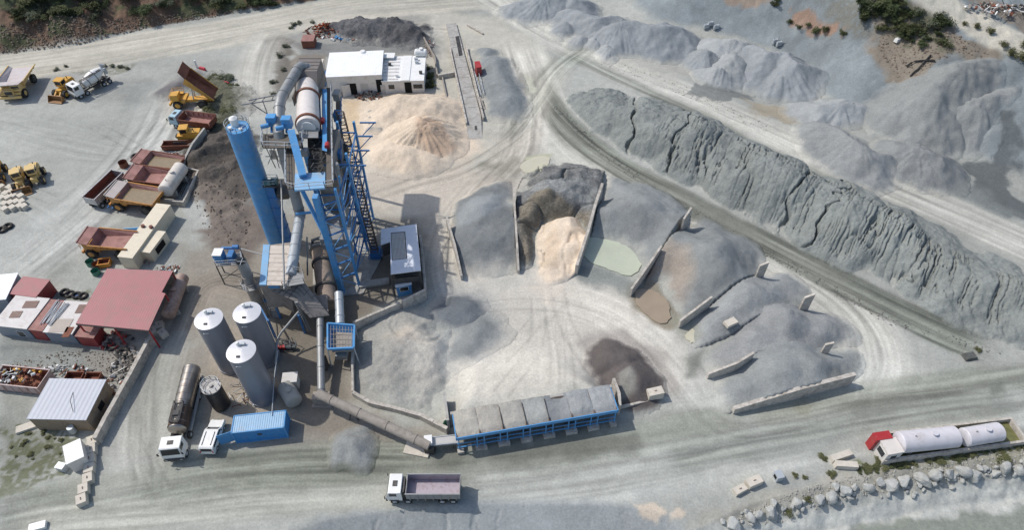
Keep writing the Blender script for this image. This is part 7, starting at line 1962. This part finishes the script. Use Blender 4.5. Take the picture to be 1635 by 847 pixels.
wall('thin light kerb at the start of the weighing lane by the top road', [(746,38,.5),(771,52,.5)], th=.4)
box_hut('site_cabin', 'narrow dark red cabin right of the weighing lane', 'cabin', [(760, 108), (769, 107), (766, 97), (758, 98)], 2.5, REDC, REDP, ov=.03)
def fence_lane():
    r0 = up(764, 122); r = thing('guard_rail', 'short grey ladder like railing below the dark red cabin', 'railing', tuple(r0))
    b = MB(); b.rail([up(758, 122, 0), up(768, 158, 0)], 1.2, .05); b.rail([up(764, 121, 0), up(773, 156, 0)], 1.2, .05); b.build('bars', LGREY, r, world=True)
    q = MB(); a, e = up(764, 155, 1), up(772, 175, .3); q.beam(a, e, .9, .08); q.build('plank', DUSTY, r, world=True)
fence_lane()
def mark(label, px, py, m, d=(.9, .5, .5), name='marker_block', cat='block', group=None, rz=0.3):
    p = gup(px, py); r = thing(name, label, cat, tuple(p), rz, group)
    b = MB(); b.box((0, 0, d[2] / 2), d, taper=.85); b.build('block', m, r); return r
mark('orange marker on the sandy pad left of the weighing lane', 714, 178, paint('orange_paint', (214,146,60)), (.8, .5, .4))
gpst = 'pale steel supports lying on the far slope'
for i, (px, py) in enumerate([(1127, 46), (1134, 42), (1143, 47), (1237, 70), (1243, 74)]):
    p = gup(px, py); r = thing('steel_support', 'pale steel support standing on the far grey slope, ' + ['first', 'second', 'third', 'fourth', 'last'][i] + ' counted from the left', 'support', tuple(p + V((0, 0, .2))), .3, gpst)
    b = MB(); b.box((0, 0, .5), (1.3, .5, .9)); b.build('housing', LGREY, r)
    b = MB(); b.beam((-.5, .1, -.6), (-.5, .1, 2.0), .1); b.beam((.5, .1, -.6), (.5, .1, 1.8), .1); b.build('post', LGREY, r)
for i, pts in enumerate([[(1446, 108), (1460, 100), (1492, 99)], [(1447, 136), (1470, 127), (1500, 124), (1524, 124)], [(1452, 124), (1465, 112), (1485, 90)]]):
    P = [gup(*p) + V((0, 0, .35)) for p in pts]
    c = P[0]; r = thing('black_hose', ['upper, short', 'lower, long', 'steeply rising'][i] + ' black rubber belt strip lying on the grey slope', 'hose', tuple(c), 0, 'black belt strips on the slope')
    Q = [P[0]]
    for a, e in zip(P[:-1], P[1:]): Q += [a.lerp(e, .5) + V((0, 0, .15)), e]
    b = MB(); b.tube(Q, .16, n=8); b.build('strip', BLACK, r, world=True)
junk('white and brown building debris beyond the top road in the corner', (1600, 14), 7.0, 2.4, .8, 120, [WHITE, DUSTY, RUST, DGREY], 30, size=1.0)
mark('small white block on the crest beside the dark shrubs', 1432, 66, WHITE, (1.2, .8, .7), rz=.5)
mark('yellow pipe end standing out of the scrub mound', 310, 125, YEL, (.5, .4, 2.2), name='pipe_stub', cat='pipe')
mark('white post standing at the top of the scrub mound', 315, 108, WHITE, (.4, .4, 1.8), name='white_post', cat='post')
for i, (px, py, a) in enumerate([(324, 112, 0), (362, 135, .3)]):
    mark('red plastic barrier piece in the scrub, ' + ['upper left', 'lower right'][i] + ' one', px, py, paint('red_plastic', (196,70,80), damt=.1), (1.6, .5, .7), name='road_barrier', cat='barrier', rz=-.4)
# kiosk near the tanks
r, L, D, h = box_hut('kiosk', 'white kiosk with a cross barred window at the left end of the walled basin', 'kiosk', [(1418, 728), (1443, 722), (1432, 699), (1406, 702)], 2.5, WALLW, paint('cream_roof', (214,208,200), damt=.15), ov=.05, windows=(('l', 0, 1.2, .9, 1.9, 'window'), ('f', 0, .8, 1.0, 1.8, 'window')))
box_hut('electric_cabinet', 'bright red box standing behind the white kiosk', 'box', [(1397, 705), (1424, 700), (1421, 688), (1396, 691)], 2.6, REDP, REDP, ov=.03)
r, L, D, h = box_hut('electric_cabinet', 'small grey cabinet with dark window on the verge above the boulders', 'cabinet', [(1240, 766), (1252, 763), (1248, 750), (1239, 752)], 1.2, LGREY, LGREY, ov=.03, windows=(('l', 0, .5, .4, .9, 'opening'),))
# dark stones and small bits on the lanes
def rock_mesh(seed, detail=3):
    bm_ = __import__('bmesh').new()
    __import__('bmesh').ops.create_icosphere(bm_, subdivisions=detail, radius=1)
    rr = np.random.RandomState(seed)
    pl_ = [(V(rr.normal(size=3)).normalized(), rr.uniform(.5, .9)) for _ in range(10)]
    for v in bm_.verts:
        n_ = v.co.normalized(); d = 1.0
        for p, k in pl_:
            c = n_.dot(p)
            if c > 1e-3: d = min(d, k / c)
        v.co = n_ * d
        x, y, z = v.co
        s = 1 + .10 * float(fbm(np.array([x * 3 + z * 2]), np.array([y * 3 - z]), 1, 3, seed)[0])
        v.co = v.co * s
    me = bpy.data.meshes.new('boulder'); bm_.to_mesh(me); bm_.free()
    me.materials.append(mat('boulder_stone', (176,178,174), rough=.9, var=.16, scale=1.5, dirt=(140,138,130), damt=.4, dscale=1.2, bump=.05, bscale=5))
    return me
RM = [rock_mesh(i + 1) for i in range(6)]
def boulder(px, py, s, label, group, i=0, name='boulder', m=None):
    p = gup(px, py)
    o = bpy.data.objects.new(name, RM[i % 6]); COL.objects.link(o)
    o.location = (p.x, p.y, p.z + s * .35); o.scale = (s, s * random.uniform(.7, 1), s * random.uniform(.65, .85)); o.rotation_euler = (random.uniform(-.3, .3), random.uniform(-.3, .3), random.uniform(0, 6))
    return tag(o, label, 'boulder', group)
random.seed(21)
big = [(255,590,12),(340,560,9),(372,545,8),(430,530,10),(445,490,7),(557,485,9),(657,470,12),(712,455,9),(778,425,12),(800,458,7),(890,415,10),(1000,400,12),(1060,382,12),(1150,380,14),(1203,358,10),(1270,345,8),(1335,340,11),(1395,358,10),(1495,345,8),(1540,320,11),(1605,325,9),(950,385,7),(740,410,6),(830,410,6),(1425,320,7),(1640,300,9)]
for i, (x, y, s) in enumerate(big):
    boulder(1085 + x / 2.97, 642 + y / 2.97, s / 13.5 * random.uniform(1.1, 1.5), 'large pale grey boulder in the row bordering the lower right road', 'large boulders bordering the lower right road', i)
for i in range(90):
    t = random.random(); px = 1150 + t * 500; py = 838 - (px - 1150) * .193 + random.gauss(0, 7)
    boulder(px, py, random.uniform(.18, .5), 'small grey stone among the boulders of the lower right verge', 'small stones on the lower right verge', i, 'stone')
def stone_scatter(label, L, n, smin, smax, seed, m, z=0):
    """many small stones, too many to count: one mesh"""
    rr = random.Random(seed); b = MB()
    pts = [gup(*p) for p in L]
    xs_ = [p.x for p in pts]; ys_ = [p.y for p in pts]; PP = [(p.x, p.y) for p in pts]
    R_ = np.random.RandomState(seed); cx, cy = [], []
    while len(cx) < n:
        X_ = R_.uniform(min(xs_), max(xs_), 4000); Y_ = R_.uniform(min(ys_), max(ys_), 4000)
        k = polysd(X_, Y_, PP) > 0
        cx += list(X_[k]); cy += list(Y_[k])
    cx, cy = cx[:n], cy[:n]
    zz = gh(np.array(cx), np.array(cy))
    for x, y, z_ in zip(cx, cy, zz):
        s = smin + (smax - smin) * rr.random() ** 3
        vs_ = [(x + rr.uniform(.6, 1) * s * dx, y + rr.uniform(.6, 1) * s * dy, z_ + s * .3 + rr.uniform(.5, 1) * s * dz) for dx, dy, dz in ((1, 0, 0), (0, 1, 0), (-1, 0, 0), (0, -1, 0), (0, 0, .8), (0, 0, -.8))]
        b.add(vs_, [(0, 1, 4), (1, 2, 4), (2, 3, 4), (3, 0, 4), (1, 0, 5), (2, 1, 5), (3, 2, 5), (0, 3, 5)])
    o = b.build('loose_stones', m); o['kind'] = 'stuff'; o['label'] = label; o['category'] = 'stones'
ST = mat('stone_grey', (168,166,158), rough=.95, var=.25); STB = mat('stone_brown', (132,118,104), rough=.95, var=.3)
stone_scatter('loose stones on the verge between the two right hand roads', [(1150,845),(1220,800),(1340,765),(1500,738),(1640,718),(1640,750),(1500,770),(1350,798),(1250,835)], 1600, .04, .22, 1, ST)
stone_scatter('stones and rubble on the slope among the dark shrubs', [(1380,-5),(1450,10),(1540,60),(1600,100),(1540,85),(1490,100),(1465,150),(1475,260),(1450,240),(1440,150),(1410,90)], 1500, .06, .35, 2, STB)
stone_scatter('rubble on the brown hillside in the top left corner', [(-20,95),(0,88),(120,72),(250,42),(430,12),(430,0),(200,30),(0,40)], 2600, .06, .4, 3, STB)
stone_scatter('rubble along the fissured ridge top lane', [(940,85),(1080,130),(1230,200),(1230,215),(1070,145),(950,100)], 500, .04, .2, 4, ST)
stone_scatter('small stones on the dug brown earth beside the blue silo', [(300,210),(380,200),(405,300),(395,400),(330,380),(290,260)], 900, .05, .35, 5, STB)
stone_scatter('scattered grit at the foot of the fissured ridge', [(870,160),(900,190),(960,250),(1080,330),(1240,420),(1420,520),(1600,570),(1600,560),(1420,505),(1240,405),(1080,318),(960,236),(900,175)], 1200, .04, .22, 6, mat('stone_dark', (120,122,116), rough=.95, var=.25))
stone_scatter('debris on the scrap yard ground between the workshops and the skips', [(20,575),(120,560),(210,560),(200,600),(100,590),(20,585)], 500, .04, .2, 7, STB)
mark('dark lump of mud lying on the wide lane at the right', 1547, 571, mat('dark_mud', (92,94,90), rough=.9, var=.3), (1.8, 1.2, .5), name='mud_lump', cat='mud lump', rz=.2)

# ---------------------------------------------------------------- shrubs
LEAFM = []
for i, c in enumerate([(72,82,54), (86,92,62), (104,106,74), (96,102,84)]):
    m = mat('leaves_%s' % ['dark', 'green', 'olive', 'grey'][i], c, rough=.8, var=.35, scale=3, spec=.2); LEAFM.append(m)
def shrub_mesh(seed, m, n=900):
    rr = random.Random(seed); b = MB(); clumps = [(rr.uniform(-.6, .6), rr.uniform(-.6, .6), rr.uniform(.2, .7), rr.uniform(.3, .55)) for _ in range(8)]
    for i in range(n):
        cx, cy, cz, cr = rr.choice(clumps)
        d = V((rr.gauss(0, 1), rr.gauss(0, 1), rr.gauss(0, 1))).normalized() * cr * rr.random() ** .4
        p = V((cx, cy, cz)) + d
        if p.z < .02: p.z = abs(p.z) + .02
        s = rr.uniform(.05, .11); a = V((rr.gauss(0, 1), rr.gauss(0, 1), rr.gauss(0, .6))).normalized(); c = a.cross(V((rr.random(), rr.random(), 1))).normalized()
        b.add([p - a * s, p + c * s * .6, p + a * s, p - c * s * .6], [(0, 1, 2, 3)])
    me = bpy.data.meshes.new('foliage'); me.from_pydata(b.v, [], b.f); me.materials.append(m)
    return me
SM = [[shrub_mesh(10 * j + i, LEAFM[j]) for i in range(3)] for j in range(4)]
stem = MB()
for i in range(5): stem.cyl((0, 0, -.1), (.35 * math.cos(i * 1.3), .35 * math.sin(i * 1.3), .6), .04, .02, n=6)
stem_o = None
def shrub(px, py, s, kind, label, group, i=0, hz=1.0):
    global stem_o
    p = gup(px, py)
    r = thing('shrub', label, 'shrub', tuple(p), random.uniform(0, 6), group); r.scale = (s, s, s * hz)
    o = bpy.data.objects.new('foliage', SM[kind][i % 3]); COL.objects.link(o); o.parent = r
    if stem_o is None: stem_o = stem.build('stem', mat('bark', (92,78,62), rough=.95), r)
    else: q = stem_o.copy(); COL.objects.link(q); q.parent = r
random.seed(5)
for i in range(52):
    while True:
        px, py = random.uniform(1375, 1510), random.uniform(-5, 75)
        c = (px - 1380) * .42
        if c - 22 < py < c + 38: break
    shrub(px, py, random.uniform(.9, 2.4), random.choice([0, 0, 1, 3]), 'dark green shrub on the stony slope below the top right road', 'dark shrubs on the stony slope at the top right', i, .7)
for i, (px, py, s) in enumerate([(1236,12,1.2),(1240,4,1.0),(1262,38,1.0),(1275,45,.9),(1300,52,1.3),(1320,50,1.2),(1345,55,1.0),(1290,42,.8)]):
    shrub(px, py, s, 1, 'small green bush along the orange scar on the grey slope', 'small bushes along the orange scar', i)
for i, (px, py, s) in enumerate([(1385,178,.8),(1458,172,.7),(1462,190,.8),(1457,205,.7),(1470,218,1.0),(1384,196,.8),(1630,95,1.6),(1615,88,1.3),(1638,78,1.4),(1580,52,1.0),(1560,44,.9),(1600,74,1.0),(1540,40,.7)]):
    shrub(px, py, s, 2, 'sparse olive tuft on the bare grey slope at the right', 'sparse olive tufts on the right slopes', i)
for i in range(70):
    px = random.uniform(-5, 500); py = random.uniform(-8, 30) - max(0, px - 250) * .09
    shrub(px, py, random.uniform(.9, 2.6), random.choice([0, 1, 2, 3, 0]), 'low scrub bush on the hillside across the top left of the photo', 'scrub bushes on the top left hillside', i, .7)
for i in range(44):
    a = random.uniform(0, 6.28); q = random.random() ** .5; px = 352 + 22 * q * math.cos(a); py = 160 + 48 * q * math.sin(a)
    shrub(px, py, random.uniform(.9, 1.8), random.choice([1, 3, 3, 2]), 'grey green weed on the scrubby mound behind the tipped dumper', 'weeds on the scrubby mound', i, .6)
for i in range(16):
    shrub(random.uniform(-5, 100), random.uniform(690, 750) , random.uniform(.2, .55), 2, 'small dry weed on the bare plot left of the white hut', 'weeds on the bare plot', i, .6)
for i, (px, py, s) in enumerate([(90,112,.7),(105,106,.6),(165,107,.8),(180,106,.7),(195,108,.8),(203,110,.6),(470,40,.9),(478,38,.8),(500,36,.7),(465,45,.7),(438,132,.9),(452,112,.8),(446,90,1.0),(458,75,.9),(436,150,.7)]):
    shrub(px, py, s, 3, 'grey green weed tuft beside the upper yard road', 'weed tufts beside the upper yard road', i, .8)
for i, (px, py) in enumerate([(684,112),(688,122),(687,132),(690,140),(684,126),(683,138)]):
    shrub(px, py, 1.0, 1, 'green creeper growing against the right end of the white office', 'creepers against the white office', i)
for i in range(46):
    px = random.uniform(1372, 1640); py = 751 - (px - 1372) * .145 + random.uniform(-2, 5)
    if 1400 < px < 1640: py -= 0
    shrub(px, py, random.uniform(.3, .8), random.choice([1, 2]), 'green weed on the verge in front of the walled basin', 'weeds in front of the walled basin', i, .5)
for i, (px, py, s) in enumerate([(1310,729,.5),(1317,735,.5),(1325,760,.6),(1330,757,.5),(1270,760,.5),(1285,763,.4),(1257,820,.8),(1290,800,.6),(1400,736,.6),(1600,735,1.1),(1603,742,.9),(1560,560,.6)]):
    shrub(px, py, s, 2, 'olive weed tuft on the stony verge left of the kiosk', 'weed tufts on the stony verge', i, .6)
